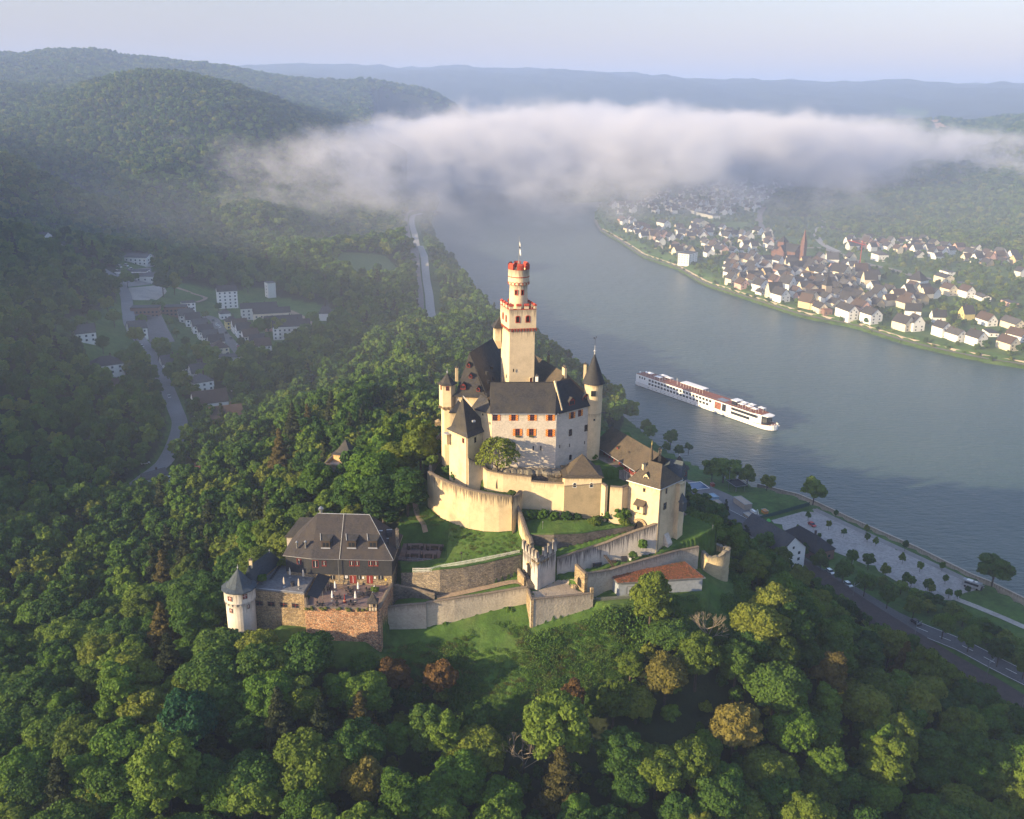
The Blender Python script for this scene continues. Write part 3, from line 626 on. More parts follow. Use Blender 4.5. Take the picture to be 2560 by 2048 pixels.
def arcade(mb, A, B, z, n, dep, h=.9, m=0, mr=1, cen=None):
    """row of corbelled round arches standing proud of wall A-B"""
    d, nn, L = wallframe(A, B, cen); w = L/n
    P = lambda s, zz, o: (A[0]+d.x*s+nn.x*o, A[1]+d.y*s+nn.y*o, zz)
    for i in range(n+1):
        s = i*w; a, b = s-.14, s+.14
        mb.face([P(a, z-h, .12), P(b, z-h, .12), P(b, z-.1, dep), P(a, z-.1, dep)], mr)
        mb.face([P(a, z-h, 0), P(a, z-h, .12), P(a, z-.1, dep), P(a, z-.1, 0)], mr); mb.face([P(b, z-h, .12), P(b, z-h, 0), P(b, z-.1, 0), P(b, z-.1, dep)], mr)
    for i in range(n):
        s0 = i*w+.12; s1 = (i+1)*w-.12; r = (s1-s0)/2; c = (s0+s1)/2; k = 6
        for j in range(k):
            t0, t1 = math.pi*j/k, math.pi*(j+1)/k
            i0 = (c+r*math.cos(t0), z-h*.55+min(r, h*.5)*math.sin(t0)); i1 = (c+r*math.cos(t1), z-h*.55+min(r, h*.5)*math.sin(t1))
            o0 = (c+(r+.14)*math.cos(t0), z-h*.55+(min(r, h*.5)+.16)*math.sin(t0)); o1 = (c+(r+.14)*math.cos(t1), z-h*.55+(min(r, h*.5)+.16)*math.sin(t1))
            mb.face([P(*i0, dep+.05), P(*o0, dep+.05), P(*o1, dep+.05), P(*i1, dep+.05)], mr)
            mb.face([P(*i0, 0), P(*i0, dep+.05), P(*i1, dep+.05), P(*i1, 0)], m)
# ---- keep
C_ = np.array(xy('k',640,712,126)); R_ = np.array(xy('k',834,705,126)); L_ = np.array(xy('k',577,665,126)); B_ = R_+L_-C_
kq = [tuple(C_), tuple(R_), tuple(B_), tuple(L_)]; kc = mid(kq); kq = ccw(kq)
keep = thing('castle_keep', 'tall square cream keep with red trimmed battlements rising at the top of the castle', 'tower', (*kc, 88))
ki = offset(kq, -.30)
MB().prism(offset(kq, -.12), 88, 126.6, 0, shrink=.18).build('shaft', KEEPP, keep)
m = MB(); m.prism(kq, 126.35, 132.3, 0, cap=False, bottom=True)
ins = offset(kq, -.7); m.prism(ins, 130.6, 130.7, 0); n = 4
for i in range(4):
    a, b = kq[i], kq[(i+1) % 4]; c, d = ins[i], ins[(i+1) % 4]; m.face([(*d, 130.7), (*c, 130.7), (*c, 132.3), (*d, 132.3)], 0); m.face([(*a, 132.3), (*b, 132.3), (*d, 132.3), (*c, 132.3)], 0)
m.build('upper_block', KEEPP, keep)
m = MB()
for i in range(4):
    a, b = kq[i], kq[(i+1) % 4]; arcade(m, a, b, 126.75, 9, .16, 1.0, 0, 1, kc)
m.build('arched_frieze', [KEEPP, RED], keep)
for i in range(4):
    a, b = kq[i], kq[(i+1) % 4]; dv = Vector((b[0]-a[0], b[1]-a[1])); L = dv.length; dv.normalize(); nn = Vector((dv.y, -dv.x)); ang = math.atan2(dv.y, dv.x)
    for k in range(4):
        w_ = 1.25; s = (L-w_)*k/3+w_/2
        if k == 3: continue
        m = MB(); c = (a[0]+dv.x*s-nn.x*.35, a[1]+dv.y*s-nn.y*.35)
        if k == 0: m.box((*c, 132.9), (w_, .7, 1.2), ang, 0)
        else: m.box((*c, 132.9), (w_, .7, 1.2), ang, 0)
        q = rect(c, w_+.22, .95, ang); m.prism(q, 133.3, 133.55, 1); roof_mb(m, q, 133.55, [lerp(q[0], q[3], .5), lerp(q[1], q[2], .5)], 133.95, 0, 1, close=False)
        m.build('merlon', [KEEPP, RED], keep)
    m = MB(); m.box((a[0]+dv.x*L/2-nn.x*.35, a[1]+dv.y*L/2-nn.y*.35, 132.36), (L+.2 if i % 2 else L-1.2, .92, .14), ang); m.build('parapet_coping', RED, keep)
F0, F1 = tuple(C_), tuple(R_); G0, G1 = tuple(L_), tuple(C_); WK = [RED, DARK, WHITE]
for x, y in ((703,628),(775,625)): pw(keep, F0, F1, kc, 'k', x, y, .95, 1.75, WK, arch=True, fr=.22, name='arched_window', out=.1)
for x, y in ((598,602),(620,622)): pw(keep, G0, G1, kc, 'k', x, y, .95, 1.75, WK, arch=True, fr=.22, name='arched_window', out=.1)
pw(keep, F0, F1, kc, 'k', 672, 995, .25, .9, [DARK, DARK], bars=0, fr=.03, name='slit')
for A, B, x in ((F0, F1, 797), (G0, G1, 594)): pw(keep, A, B, kc, 'k', x, 1068, .8, 2.0, [CREAM, DRED], arch=True, fr=.14, out=.35, name='arched_opening')
# round upper turret
zt = 145.2; tr = thing('keep_turret', 'round white turret with red battlements crowning the square keep', 'turret', (*kc, 130.7))
m = MB(); m.cyl(kc, 2.75, 2.65, 130.7, 139.3, 28, 0, cap=False); m.build('turret_wall', KEEPP, tr, smooth=True)
m = MB(); m.cyl(kc, 3.12, 3.12, 139.3, 143.6, 32, 0, cap=False); m.cyl(kc, 2.6, 2.6, 142.6, 142.7, 24, 0)
p = ring(kc, 3.12, 32); pi_ = ring(kc, 2.6, 32)
for i in range(32):
    j = (i+1) % 32; m.face([(*p[i],143.6),(*p[j],143.6),(*pi_[j],143.6),(*pi_[i],143.6)], 0); m.face([(*pi_[j],142.6),(*pi_[i],142.6),(*pi_[i],143.6),(*pi_[j],143.6)], 0)
    m.face([(*p[j],139.3),(*p[i],139.3),(*lerp(p[i],kc,.13),138.9),(*lerp(p[j],kc,.13),138.9)], 0)
m.build('parapet_wall', KEEPP, tr)
m = MB(); m.cyl(kc, 3.2, 3.2, 141.35, 141.6, 32, 0); m.build('red_band', RED, tr)
m = MB(); q = ring(kc, 3.13, 16)
for i in range(16): arcade(m, q[i], q[(i+1) % 16], 139.95, 1, .06, .8, 0, 0, kc)
m.build('arched_frieze', [RED], tr)
for k in range(6):
    m = MB(); a0 = 2*math.pi*k/6+.35; q = [(kc[0]+3.2*math.cos(a0+.11*i), kc[1]+3.2*math.sin(a0+.11*i)) for i in range(7)]; r = [(kc[0]+2.45*math.cos(a0+.11*i), kc[1]+2.45*math.sin(a0+.11*i)) for i in range(7)]
    for i in range(6): m.prism([q[i], q[i+1], r[i+1], r[i]], 143.6, 145.0, 0)
    t = [lerp(q[i], r[i], .5) for i in range(7)]
    for i in range(6):
        m.face([(*q[i],145.0),(*q[i+1],145.0),(*t[i+1],145.45),(*t[i],145.45)], 0); m.face([(*r[i+1],145.0),(*r[i],145.0),(*t[i],145.45),(*t[i+1],145.45)], 0)
    m.build('merlon', RED, tr)
m = MB()
for i in range(32):
    j = (i+1) % 32; m.face([(*lerp(p[i],kc,-.02),143.62),(*lerp(p[j],kc,-.02),143.62),(*lerp(pi_[j],kc,.02),143.66),(*lerp(pi_[i],kc,.02),143.66)], 0)
m.build('parapet_coping', RED, tr)
for a in (-105, -65):
    a = math.radians(a); c = (kc[0]+2.7*math.cos(a), kc[1]+2.7*math.sin(a)); t = Vector((-math.sin(a), math.cos(a)))
    A = (c[0]-t.x, c[1]-t.y); B = (c[0]+t.x, c[1]+t.y); window(tr, A, B, kc, 1.0, 137.0, .55, 1.25, [RED, DARK], bars=0, fr=.2, out=.12)
m = MB(); m.bar((*kc, 142.7), (*kc, 152.8), (.10, .05), 0, 6); m.blob((*kc, 152.85), .14)
for a in (0.5, 2.6, 4.7): m.bar((kc[0]+1.1*math.cos(a), kc[1]+1.1*math.sin(a), 142.8), (*kc, 146.2), .05)
m.build('flagpole', METAL, tr)
m = MB()
for i in range(8):
    z0, z1 = 151.6-i*.5, 151.1-i*.5; w0, w1 = .12+.05*i, .12+.05*(i+1); s0, s1 = .12*math.sin(i*1.3), .12*math.sin((i+1)*1.3)
    m.face([(kc[0]+.08,kc[1],z0),(kc[0]+.08,kc[1],z1),(kc[0]+.1+w1,kc[1]-s1,z1-.2),(kc[0]+.1+w0,kc[1]-s0,z0-.2)], 0 if i != 3 else 1)
m.build('flag', [CANVAS, DMETAL], tr)
# bartizans
for (c, lab) in (((L_[0]-.9, L_[1]+.1), 'small slate capped bartizan on the sunlit left side of the keep'), ((B_[0]+.7, B_[1]-1.6), 'small slate capped bartizan on the shaded right side of the keep')):
    b = thing('bartizan', lab, 'bartizan', (c[0], c[1], 119)); a = math.atan2(R_[1]-C_[1], R_[0]-C_[0])
    q = ccw(rect(c, 1.9, 3.0, a)); m = MB(); m.prism(q, 121.2, 125.4, 0)
    m.face([]) if False else None
    lo = ccw(rect((c[0]+(kc[0]-c[0])*.12, c[1]), .9, 1.2, a))
    for i in range(4): j = (i+1) % 4; m.face([(*lo[i],118.6),(*lo[j],118.6),(*q[j],121.2),(*q[i],121.2)], 0)
    m.face([(*k, 118.6) for k in lo][::-1], 0); m.build('wall', KEEPP, b)
    m = MB(); roof_mb(m, q, 125.4, [(c[0]+(kc[0]-c[0])*.15, c[1])], 128.6, .45, 0); m.build('roof', SLATE, b)
# ---- great hall with shuttered windows
HA = xy('a',858,765,106.3); HB = xy('b',200,925,106.3); HC = xy('b',622,818,106.3)
dv = Vector((HB[0]-HA[0], HB[1]-HA[1])).normalized(); bk = Vector((-dv.y, dv.x)); HA2 = (HA[0]+bk.x*11, HA[1]+bk.y*11); HB2 = (HB[0]+bk.x*11, HB[1]+bk.y*11)
hall = thing('great_hall', 'white limewashed great hall with striped shutters and long slate roof below the keep', 'castle hall', (*mid([HA, HB, HB2, HA2]), 88))
hc = mid([HA, HB, HB2, HA2]); m = MB(); m.prism([HA, HB, HB2, HA2], 86, 106.25, 0); m.build('wall', WHITEP, hall)
r0 = xy('a',840,325,113.9); r1 = xy('b',175,555,113.9)
m = MB(); roof_mb(m, [HA, HB, HB2, HA2], 106.3, [(*r0, 113.9), (*r1, 113.9)], 113.9, .45, 0); m.build('roof', SLATE, hall)
m = MB(); m.bar((*r0, 113.95), (*r1, 113.95), .13, 0, 6); e = offset(ccw([HA, HB, HB2, HA2]), .5); m.bar((e[0][0], e[0][1], 106.15), (e[1][0], e[1][1], 106.15), .10, 1, 6); m.build('gutter', [SLATED, LEAD], hall)
SH = lambda *s: (SHUT, s)
for x in (905, 1172, 1440, 1700): pw(hall, HA, HB, hc, 'a', x, 825, 1.0 if x > 1000 else 1.2, 1.75, [DRED, GLASS, DRED], bars=2, shut=SH(1) if x < 1000 else SH(-1, 1))
for x, l in ((1230, 0), (1428, 1)): pw(hall, HA, HB, hc, 'a', x, 1040, 1.05, 1.9, [DRED, GLASS, DRED], bars=2, shut=SH(-1, 1), sill=True)
pw(hall, HA, HB, hc, 'b', 123, 1160, 1.05, 1.9, [DRED, GLASS, DRED], bars=2, shut=SH(-1, 1), sill=True)
for x in (1232, 1428):
    s, z = onwall(HA, HB, 'a', x, 1100); m = MB(); m.box((HA[0]+dv.x*s+dv.y*.25, HA[1]+dv.y*s-dv.x*.25, z), (1.3, .35, .3), math.atan2(dv.y, dv.x), 0)
    for k in range(9): m.blob((HA[0]+dv.x*(s-.55+k*.14)+dv.y*.3, HA[1]+dv.y*(s-.55+k*.14)-dv.x*.3, z+.15+.1*(k % 2)), .15, 1, 5, 3)
    m.build('flower_box', [WOODD, GRASSY], hall)
for c, x, y in (('a',1455,1270),('a',1565,1265),('b',10,1340)): pw(hall, HA, HB, hc, c, x, y, .22, 1.25, [STONED, DARK], bars=0, fr=.08, out=.03, name='slit')
for x in (995, 1203, 1412, 1667):
    s, z = onwall(HA, HB, 'a', x, 625); rr_ = ray('a', x, 625); zz = 107.9; P = xy('a', x, 632, zz); dormer(hall, P, (dv.y, -dv.x), .75, .75, zz-.05, 1.2, face=WOODD, rise=.9)
for i in range(9):
    x = 785+i*118; P = at('a', x, 655 if i % 2 else 668, 107.35); m = MB(); m.box(P, (.22, .18, .12), 0, 0); m.build('snow_guard', LEAD, hall)
chimney(hall, xy('b', -40, 545, 113.6), 112.8, 115.2, .8, .8, 0, WHITE)
# wing right of the hall
dw = Vector((HC[0]-HB[0], HC[1]-HB[1])).normalized(); bw_ = Vector((-dw.y, dw.x)); HC2 = (HC[0]+bw_.x*9, HC[1]+bw_.y*9)
wp = [HB, HC, HC2, HB2]; wc = mid(wp)
wing = thing('castle_wing', 'pale castle wing with two slate dormers between the great hall and slim round tower', 'castle wing', (*wc, 86))
m = MB(); m.prism(wp, 86, 106.2, 0); m.build('wall', WHITEP, wing)
w0 = (r1[0]+.7, r1[1]+.4, 114.1); w1 = at('b', 365, 515, 114.1)
m = MB(); roof_mb(m, wp, 106.32, [w0, w1], 114.1, .5, 0); m.build('roof', SLATED, wing)
m = MB(); m.face([]) if False else None
vA = Vector(at('b',262,893,106.8)); vB = Vector((*r1, 114.3)); m.bar(vA, vB, .34, 0, 4); m.build('gable_parapet', CREAM, wing)
for c, x, y, w_, h_ in (('b',383,950,.95,1.7),('b',473,925,.95,1.7)): pw(wing, HB, HC, wc, c, x, y, w_, h_, [DRED, GLASS], bars=2, shut=SH(-1, 1) if x < 400 else SH(1))
for x, y, w_, h_ in ((363,1158,.95,1.8),(550,1103,.95,1.75)): pw(wing, HB, HC, wc, 'b', x, y, w_, h_, [WOODD, GLASS], bars=2)
for x, y in ((236,1325),(353,1310),(534,1277)): pw(wing, HB, HC, wc, 'b', x, y, .18, .9, [STONED, DARK], bars=0, fr=.06, out=.03, name='slit')
pw(wing, HB, HC, wc, 'b', 363, 1453, .85, 1.5, [STONED, DARK], arch=True, fr=.1, name='arched_door')
for x, y, w_ in ((382,800,2.3),(545,755,2.6)):
    zz = 107.6; P = xy('b', x, y+25, zz); dormer(wing, P, (dw.y, -dw.x), w_, 1.5, zz-.2, 2.6, roof=SLATE if x < 400 else SLATED, face=DRED, rise=1.0)
m = MB(); m.bar((HC[0]-dw.x*.4+dw.y*.1, HC[1]-dw.y*.4-dw.x*.1, 87), (HC[0]-dw.x*.4+dw.y*.1, HC[1]-dw.y*.4-dw.x*.1, 106), .09, 0, 6); m.build('downpipe', DMETAL, wing)
# slim round tower
_r = ray('b', 578, 1440); tc = (float(_r[0]/_r[1]*268.0)+.7, 268.0); rt = thing('round_stair_tower', 'slim cream round tower with tall dark cone roof at the right corner of the castle', 'tower', (*tc, 86))
zt = ztop(tc, 'b', 625, 552); rr_ = 2.72
m = MB(); m.cyl(tc, 2.5, rr_*.985, 86, zt-9, 28, 0, cap=False); m.cyl(tc, rr_*.985, rr_, zt-9, zt, 28, 0, cap=False); m.build('wall', CREAM, rt, smooth=True)
za = ztop(tc, 'b', 635, 205)
m = MB(); m.cyl(tc, 3.35, 2.75, zt-.15, zt+1.3, 28, 0, cap=False); m.cyl(tc, 2.75, 0.0, zt+1.3, za, 28, 0, cap=False); m.face([(*q, zt-.15) for q in ring(tc, 3.35, 28)][::-1], 0); m.build('roof', SLATED, rt)
finial(rt, tc, za-.3, 2.6, .16); m = MB(); m.bar((*tc, za+2), (*tc, za+4.4), .04); m.box((tc[0]-.1, tc[1], za+4.2), (.8, .05, .12), 0); m.blob((tc[0]-.35, tc[1], za+4.5), .22, 0, 6, 3); m.box((tc[0]+.25, tc[1], za+4.75), (.4, .05, .25), 0); m.build('weather_vane', DMETAL, rt)
A = (tc[0]-1.5, tc[1]-2.74); B = (tc[0]+1.5, tc[1]-2.74); pw(rt, A, B, tc, 'b', 640, 692, 1.2, 1.45, [DMETAL, GLASS], bars=2)
pw(rt, A, B, tc, 'b', 650, 1005, .3, .4, [STONED, DARK], bars=0)
chimney(rt, xy('b', 535, 500, zt+1.0), zt-.5, ztop(tc, 'b', 540, 350), .75, .75, 0, CREAM, name='chimney')
# ---- left annexe beside the hall
D_ = xy('a',580,690,106.2); an = thing('hall_annexe', 'low sunlit annexe with lead lined valley roof at the left end of the great hall', 'castle wing', (*D_, 86))
ap = [HA, D_, (D_[0]+3.2, D_[1]+6.5), HA2]; ac = mid(ap); m = MB(); m.prism(ap, 86, 106.2, 0); m.build('wall', CREAM, an)
m = MB(); roof_mb(m, ap, 106.2, [at('a',800,560,109.3), at('a',700,500,109.3)], 109.3, .35, 0); m.build('roof', SLATE, an)
m = MB(); m.bar(at('a',582,668,106.5), at('a',778,575,108.8), .12); m.bar(at('a',582,668,106.5), at('a',448,520,107.8), .12); m.build('lead_valley', LEAD, an)
pw(an, D_, HA, ac, 'a', 732, 783, .55, .7, [CREAM, DARK], arch=True, name='small_window')
# ---- lower left tower with flared roof
T0 = xy('a',515,1640,89.0); te = ztop(T0,'a',525,1105); TL = xy('a',245,985,te); TRr = xy('a',850,985,te-.4)
TB = (TL[0]+TRr[0]-T0[0], TL[1]+TRr[1]-T0[1]-2); tp = [T0, TRr, TB, TL]; tcn = mid(tp)
lt = thing('gable_tower', 'sunlit cream tower with sweeping dark slate roof standing left of the walnut tree', 'tower', (*tcn, 80))
m = MB(); m.prism(tp, 78, te, 0); m.build('wall', CREAM, lt)
apx = at('a', 440, 535, te+11.2); m = MB(); roof_mb(m, tp, te, [apx], apx[2], .55, 0, flare=.10); m.build('roof', SLATE, lt)
pw(lt, TL, T0, tcn, 'a', 450, 1160, .75, 1.25, [DRED, GLASS], bars=2)
pw(lt, T0, TRr, tcn, 'a', 620, 1150, .6, 1.4, [WOODD, DARK], bars=0); pw(lt, T0, TRr, tcn, 'a', 755, 1425, 1.0, 2.2, [STONED, DARK], arch=True, bars=0, name='arched_door')
m = MB(); d2, n2, L2 = wallframe(TL, T0, tcn); q0 = (T0[0]-d2.x*.3+n2.x*.15, T0[1]-d2.y*.3+n2.y*.15); m.bar((*q0, 80), (*q0, te-.3), .09, 0, 6); m.build('downpipe', DMETAL, lt)
s, z = onwall(TL, T0, 'a', 262, 1110); m = MB(); c = (TL[0]+n2.x*.7, TL[1]+n2.y*.7); m.prism(rect(c, 1.6, 1.3, math.atan2(d2.y, d2.x)), z-2, z+1, 0); m.prism(rect(c, 2.0, 1.7, math.atan2(d2.y, d2.x)), z+1, z+1.25, 1); m.build('privy_bay', [CREAM, LEAD], lt)
m = MB(); P = at('a', 600, 880, te+4.2); m.box(P, (.9, .6, .5), .5, 0); m.build('roof_hatch', LEAD, lt)
# small pyramid roofed turret
PL = xy('a',262,750,103.4); PR = xy('a',455,745,103.4); pq = [PL, PR, (PR[0]+.6, PR[1]+4), (PL[0]+.6, PL[1]+4)]
pt = thing('pyramid_turret', 'short cream turret with dark pyramid roof and one tiny square window beside the hexagonal turret', 'turret', (*mid(pq), 90))
m = MB(); m.prism(pq, 88, 103.4, 0); m.build('wall', CREAM, pt); m = MB(); roof_mb(m, pq, 103.4, [mid(pq)], ztop(mid(pq), 'a', 360, 578), .35, 0, flare=.12); m.build('roof', SLATED, pt)
finial(pt, mid(pq), ztop(mid(pq), 'a', 360, 578)-.3, 1.3, .1); pw(pt, PL, PR, mid(pq), 'a', 367, 793, .5, .55, [CREAM, DARK], bars=0)
# hexagonal bartizan turret
hx = far('a',220,330,274)[:2]; ht = thing('hexagonal_turret', 'tall slender cream turret with pointed hexagonal slate roof at the castle left edge', 'turret', (*hx, 88))
ze = far('a',220,330,274)[2]; zc = far('a',220,655,274)[2]; hq = ring(hx, 2.45, 6, math.radians(-60)+.0)
m = MB(); m.prism(hq, zc, ze, 0, cap=False); m.build('wall', CREAM, ht)
m = MB(); m.prism(ring((hx[0]+.1, hx[1]), 2.0, 6, math.radians(-60)), 84, zc, 0, cap=False); m.build('lower_shaft', CREAM, ht)
m = MB(); hq2 = ccw(ring((hx[0]+.1, hx[1]), 2.0, 6, math.radians(-60))); hq1 = ccw(hq)
for i in range(6): j = (i+1) % 6; m.face([(*hq2[i],zc-.9),(*hq2[j],zc-.9),(*hq1[j],zc),(*hq1[i],zc)], 0); arcade(m, hq1[i], hq1[j], zc+.25, 2, .06, 1.1, 0, 0, hx)
m.build('corbel_frieze', [STONEO], ht)
zp = far('a',220,188,274)[2]; m = MB(); roof_mb(m, hq1, ze, [hx], zp, .5, 0, flare=.14); m.build('roof', SLATE, ht); finial(ht, hx, zp-.3, 1.7, .12)
for i, (x, y, w_, h_) in enumerate(((222,412,.75,1.1),(132,400,.6,1.1))):
    for k in range(6):
        a, b = hq1[k], hq1[(k+1) % 6]; d_, n_, L_2 = wallframe(a, b, hx)
        if (i == 0 and n_.y < -.9) or (i == 1 and n_.x < -.5 and n_.y < -.2): s, z = onwall(a, b, 'a', x, y); window(ht, a, b, hx, min(max(s, .6), L_2-.6), z, w_, h_, [DRED, GLASS], bars=1)
m = MB(); P = xy('a', 95, 940, 90); m.prism(rect(P, 2.4, 1.6, .1), 84, ztop(P, 'a', 90, 880), 0); m.cyl(P, 1.25, .3, ztop(P, 'a', 90, 880), ztop(P, 'a', 90, 850), 8, 0); m.build('buttress_pier', STONEO, ht)
# gothic hall, big hipped roof behind
E1 = xy('k',238,1178,106.5); E2 = xy('k',482,1187,106.5); R1 = at('k',355,870,118.5); R2 = at('k',575,735,118.5)
ux = Vector((E2[0]-E1[0], E2[1]-E1[1])).normalized(); rv = Vector((R2[0]-R1[0], R2[1]-R1[1])).normalized(); E3 = (E2[0]+rv.x*34, E2[1]+rv.y*34); E4 = (E1[0]+rv.x*34, E1[1]+rv.y*34)
gq = [E1, E2, E3, E4]; gh_ = thing('gothic_hall', 'castle range under a huge steep slate roof with red dormers left of the keep', 'castle hall', (*mid(gq), 88))
m = MB(); m.prism(offset(ccw(gq), -.5), 86, 106.4, 0); m.build('wall', CREAM, gh_)
R2b = (R1[0]+rv.x*26, R1[1]+rv.y*26, 118.5); m = MB(); roof_mb(m, gq, 106.5, [R1, R2b], 118.5, .2, 0, flare=.06); m.build('roof', SLATE, gh_)
m = MB(); m.bar(R1, R2b, .14, 0, 6); m.bar((*E2, 106.7), R1, .12, 0, 6); m.build('ridge_cap', SLATED, gh_)
nf = Vector((ux.y, -ux.x)); cm = lerp(E1, E2, .5)
for x, y, w_ in ((525,70,1.0),(555,225,1.0),(447,385,1.5),(665,415,1.0)):
    # height where the sight line meets the hip facet
    A3 = np.array([*E1, 106.5]); nrm = np.cross(np.array([*E2, 106.5])-A3, np.array(R1)-A3); r = ray('a', x, y+22); o = np.array([0, 0, CAM_H]); t = nrm@(A3-o)/(nrm@r); P = o+r*t
    dormer(gh_, (P[0]+nf.x*.3, P[1]+nf.y*.3), nf, w_, .9*w_, P[2]-.3, 1.7, face=DRED, rise=.75)
chimney(gh_, xy('a', 355, 170, 112), 109, ztop(xy('a', 355, 170, 112), 'a', 355, 112), .8, .7, .2, CREAM)
for x, y in ((790,170),(855,95),(885,250),(815,300)):
    P = at('a', x, y, 113.5 if y < 200 else 110.5); m = MB(); m.box((P[0], P[1], P[2]-.4), (.6, 1.2, 1.0), .3, 0); m.build('roof_hatch', SLATED, gh_)
# east range behind right of the keep
e1 = at('k',850,900,113.5); e2 = at('k',1048,1015,113.5); ev = Vector((e2[0]-e1[0], e2[1]-e1[1])).normalized(); en = Vector((ev.y, -ev.x))
if en.y > 0: en = -en
f1 = (e1[0]+en.x*6.5-ev.x*5, e1[1]+en.y*6.5-ev.y*5); f2 = (e2[0]+en.x*6.5+ev.x*1.2, e2[1]+en.y*6.5+ev.y*1.2); f3 = (e2[0]-en.x*6.5+ev.x*1.2, e2[1]-en.y*6.5+ev.y*1.2); f4 = (e1[0]-en.x*6.5-ev.x*5, e1[1]-en.y*6.5-ev.y*5)
er = thing('east_range', 'castle range with plain grey slate roof seen behind the right side of the keep', 'castle wing', (*mid([f1,f2,f3,f4]), 88))
m = MB(); m.prism([f1,f2,f3,f4], 84, 107, 0); m.build('wall', CREAM, er); m = MB(); roof_mb(m, [f1,f2,f3,f4], 107, [(*(Vector(e1)-Vector((ev.x,ev.y,0))*3),), e2], 113.5, .3, 0); m.build('roof', SLATEB, er)
chimney(er, (e2[0]-.4, e2[1]+.3), 112, 115.2, 1.6, .8, math.atan2(ev.y, ev.x), CREAM, 4); chimney(er, xy('k',922,950,112), 111, 115, .8, .8, 0, STONEO, 1)
# ---- long right range (lower courtyard)
a0 = at('c',100,600,91.0); a1 = at('c',800,1042,91.0); zr = 96.0; b0 = at('c',360,185,zr); b1 = at('c',1405,775,zr)
lv = Vector((a1[0]-a0[0], a1[1]-a0[1])).normalized(); nb = Vector((-lv.y, lv.x)); nb = nb if nb.y > 0 else -nb
w_ = (Vector(b0[:2])-Vector(a0[:2])).dot(nb); w_ = max(5.0, min(8.0, w_)); g0 = Vector(a0[:2])-lv*2.0; g1 = Vector(a1[:2])+lv*1.5; lq = [tuple(g0), tuple(g1), tuple(g1+nb*2*w_), tuple(g0+nb*2*w_)]
lr = thing('long_range', 'long low castle range with big brown slate roof and red timber gallery on the right', 'castle wing', (*mid(lq), 84))
m = MB(); m.prism([tuple(g0+nb*2.6), tuple(g1+nb*2.6), tuple(g1+nb*(2*w_-.4)), tuple(g0+nb*(2*w_-.4))], 70, 90.9, 0); m.build('wall', CREAM, lr)
m = MB(); m.prism([tuple(g0+lv*14+nb*.5), tuple(g1+nb*.5), tuple(g1+nb*2.6), tuple(g0+lv*14+nb*2.6)], 82, 88.6, 0); m.build('gallery_base', WHITEW, lr)
m = MB(); roof_mb(m, lq, 91.0, [tuple(g0+nb*w_-lv*.2), tuple(g1+nb*w_+lv*3)], zr, .3, 0); m.build('roof', SLATEB, lr)
m = MB(); m.bar((g0.x-.1, g0.y-.3, 90.9), (g1.x-.2, g1.y-.3, 90.9), .11, 0, 6); m.build('gutter', LEAD, lr)
for k in range(9):
    m = MB(); s = 2.0+k*2.9; q = g0+lv*s+nb*.9; m.bar((q.x, q.y, 87.6), (q.x, q.y, 90.9), .17, 0, 4); m.bar((q.x, q.y, 89.7), (q.x+lv.x*.9, q.y+lv.y*.9, 90.8), .11); m.bar((q.x, q.y, 89.7), (q.x-lv.x*.9, q.y-lv.y*.9, 90.8), .11); m.build('timber_post', DRED, lr)
m = MB(); q0 = g0+lv*14+nb*.9; q1 = g1+nb*.9; m.bar((q0.x, q0.y, 90.7), (q1.x, q1.y, 90.7), .14); m.bar((q0.x, q0.y, 89.2), (q1.x, q1.y, 89.2), .14); m.bar((q0.x, q0.y, 88.7), (q1.x, q1.y, 88.7), .16); m.bar((q0.x, q0.y, 88.6), (q0.x, q0.y, 90.9), .16); m.bar((q1.x, q1.y, 88.6), (q1.x, q1.y, 90.9), .16)
m.build('timber_gallery', DRED, lr)
for x, y in ((350,520),(500,640),(730,745)):
    P = at('c', x, y, 92.9); dormer(lr, P[:2], -nb, .9, .7, 92.5, 1.4, roof=SLATEB, face=DRED, rise=.5, glass=False)
P = xy('c',1330,760,96.0); chimney(lr, P, 94, 97.6, .7, .7, 0, STONEO, 1)
# ---- gate tower
G = xy('w',1592,770,72); ge = ztop(G,'d',780,445); GL = xy('d',235,288,ge); GR = at('d',1110,300,ge)[:2]; gd = Vector((GR[0]-G[0], GR[1]-G[1])).normalized(); GR = (G[0]+gd.x*9.8, G[1]+gd.y*9.8)
GB = (GL[0]+GR[0]-G[0], GL[1]+GR[1]-G[1]); gp = [G, GR, GB, GL]; gc = mid(gp)
gt = thing('gate_tower', 'large cream gate tower with brown hipped roof, hanging bay and arched entrance', 'gate tower', (*gc, 70))
m = MB(); m.prism(gp, 66, ge, 0); m.build('wall', CREAM, gt)
rg0 = at('c',1180,918,ge+5.0); rg1 = at('c',1420,985,ge+5.0); cc = Vector(gc); ax = Vector((G[0]-GL[0], G[1]-GL[1])).normalized(); h0 = cc-ax*2.0; h1 = cc+ax*2.2
m = MB(); roof_mb(m, gp, ge, [(h0.x-.3, h0.y-.8), (h1.x-.3, h1.y-.8)], ge+5.6, .45, 0, flare=.22); m.build('roof', SLATEB, gt)
m = MB(); eo = offset(ccw(gp), .5); pp = ccw(gp); 
for i in range(4): j = (i+1) % 4; m.bar((*eo[i], ge-.12), (*eo[j], ge-.12), .09, 0, 6)
m.build('gutter', LEAD, gt)
dl, nl, LL = wallframe(GL, G, gc); dr, nr_, LR = wallframe(G, GR, gc)
P = xy('c', 1055, 1255, ge+1.0); dormer(gt, P, nl, 1.7, 1.5, ge+.6, 2.6, roof=SLATEB, face=CREAM, rise=1.1)
P = xy('c', 1475, 1230, ge+.9); dormer(gt, P, nr_, 1.8, 1.4, ge+.5, 2.4, roof=SLATED, face=SLATED, rise=1.0)
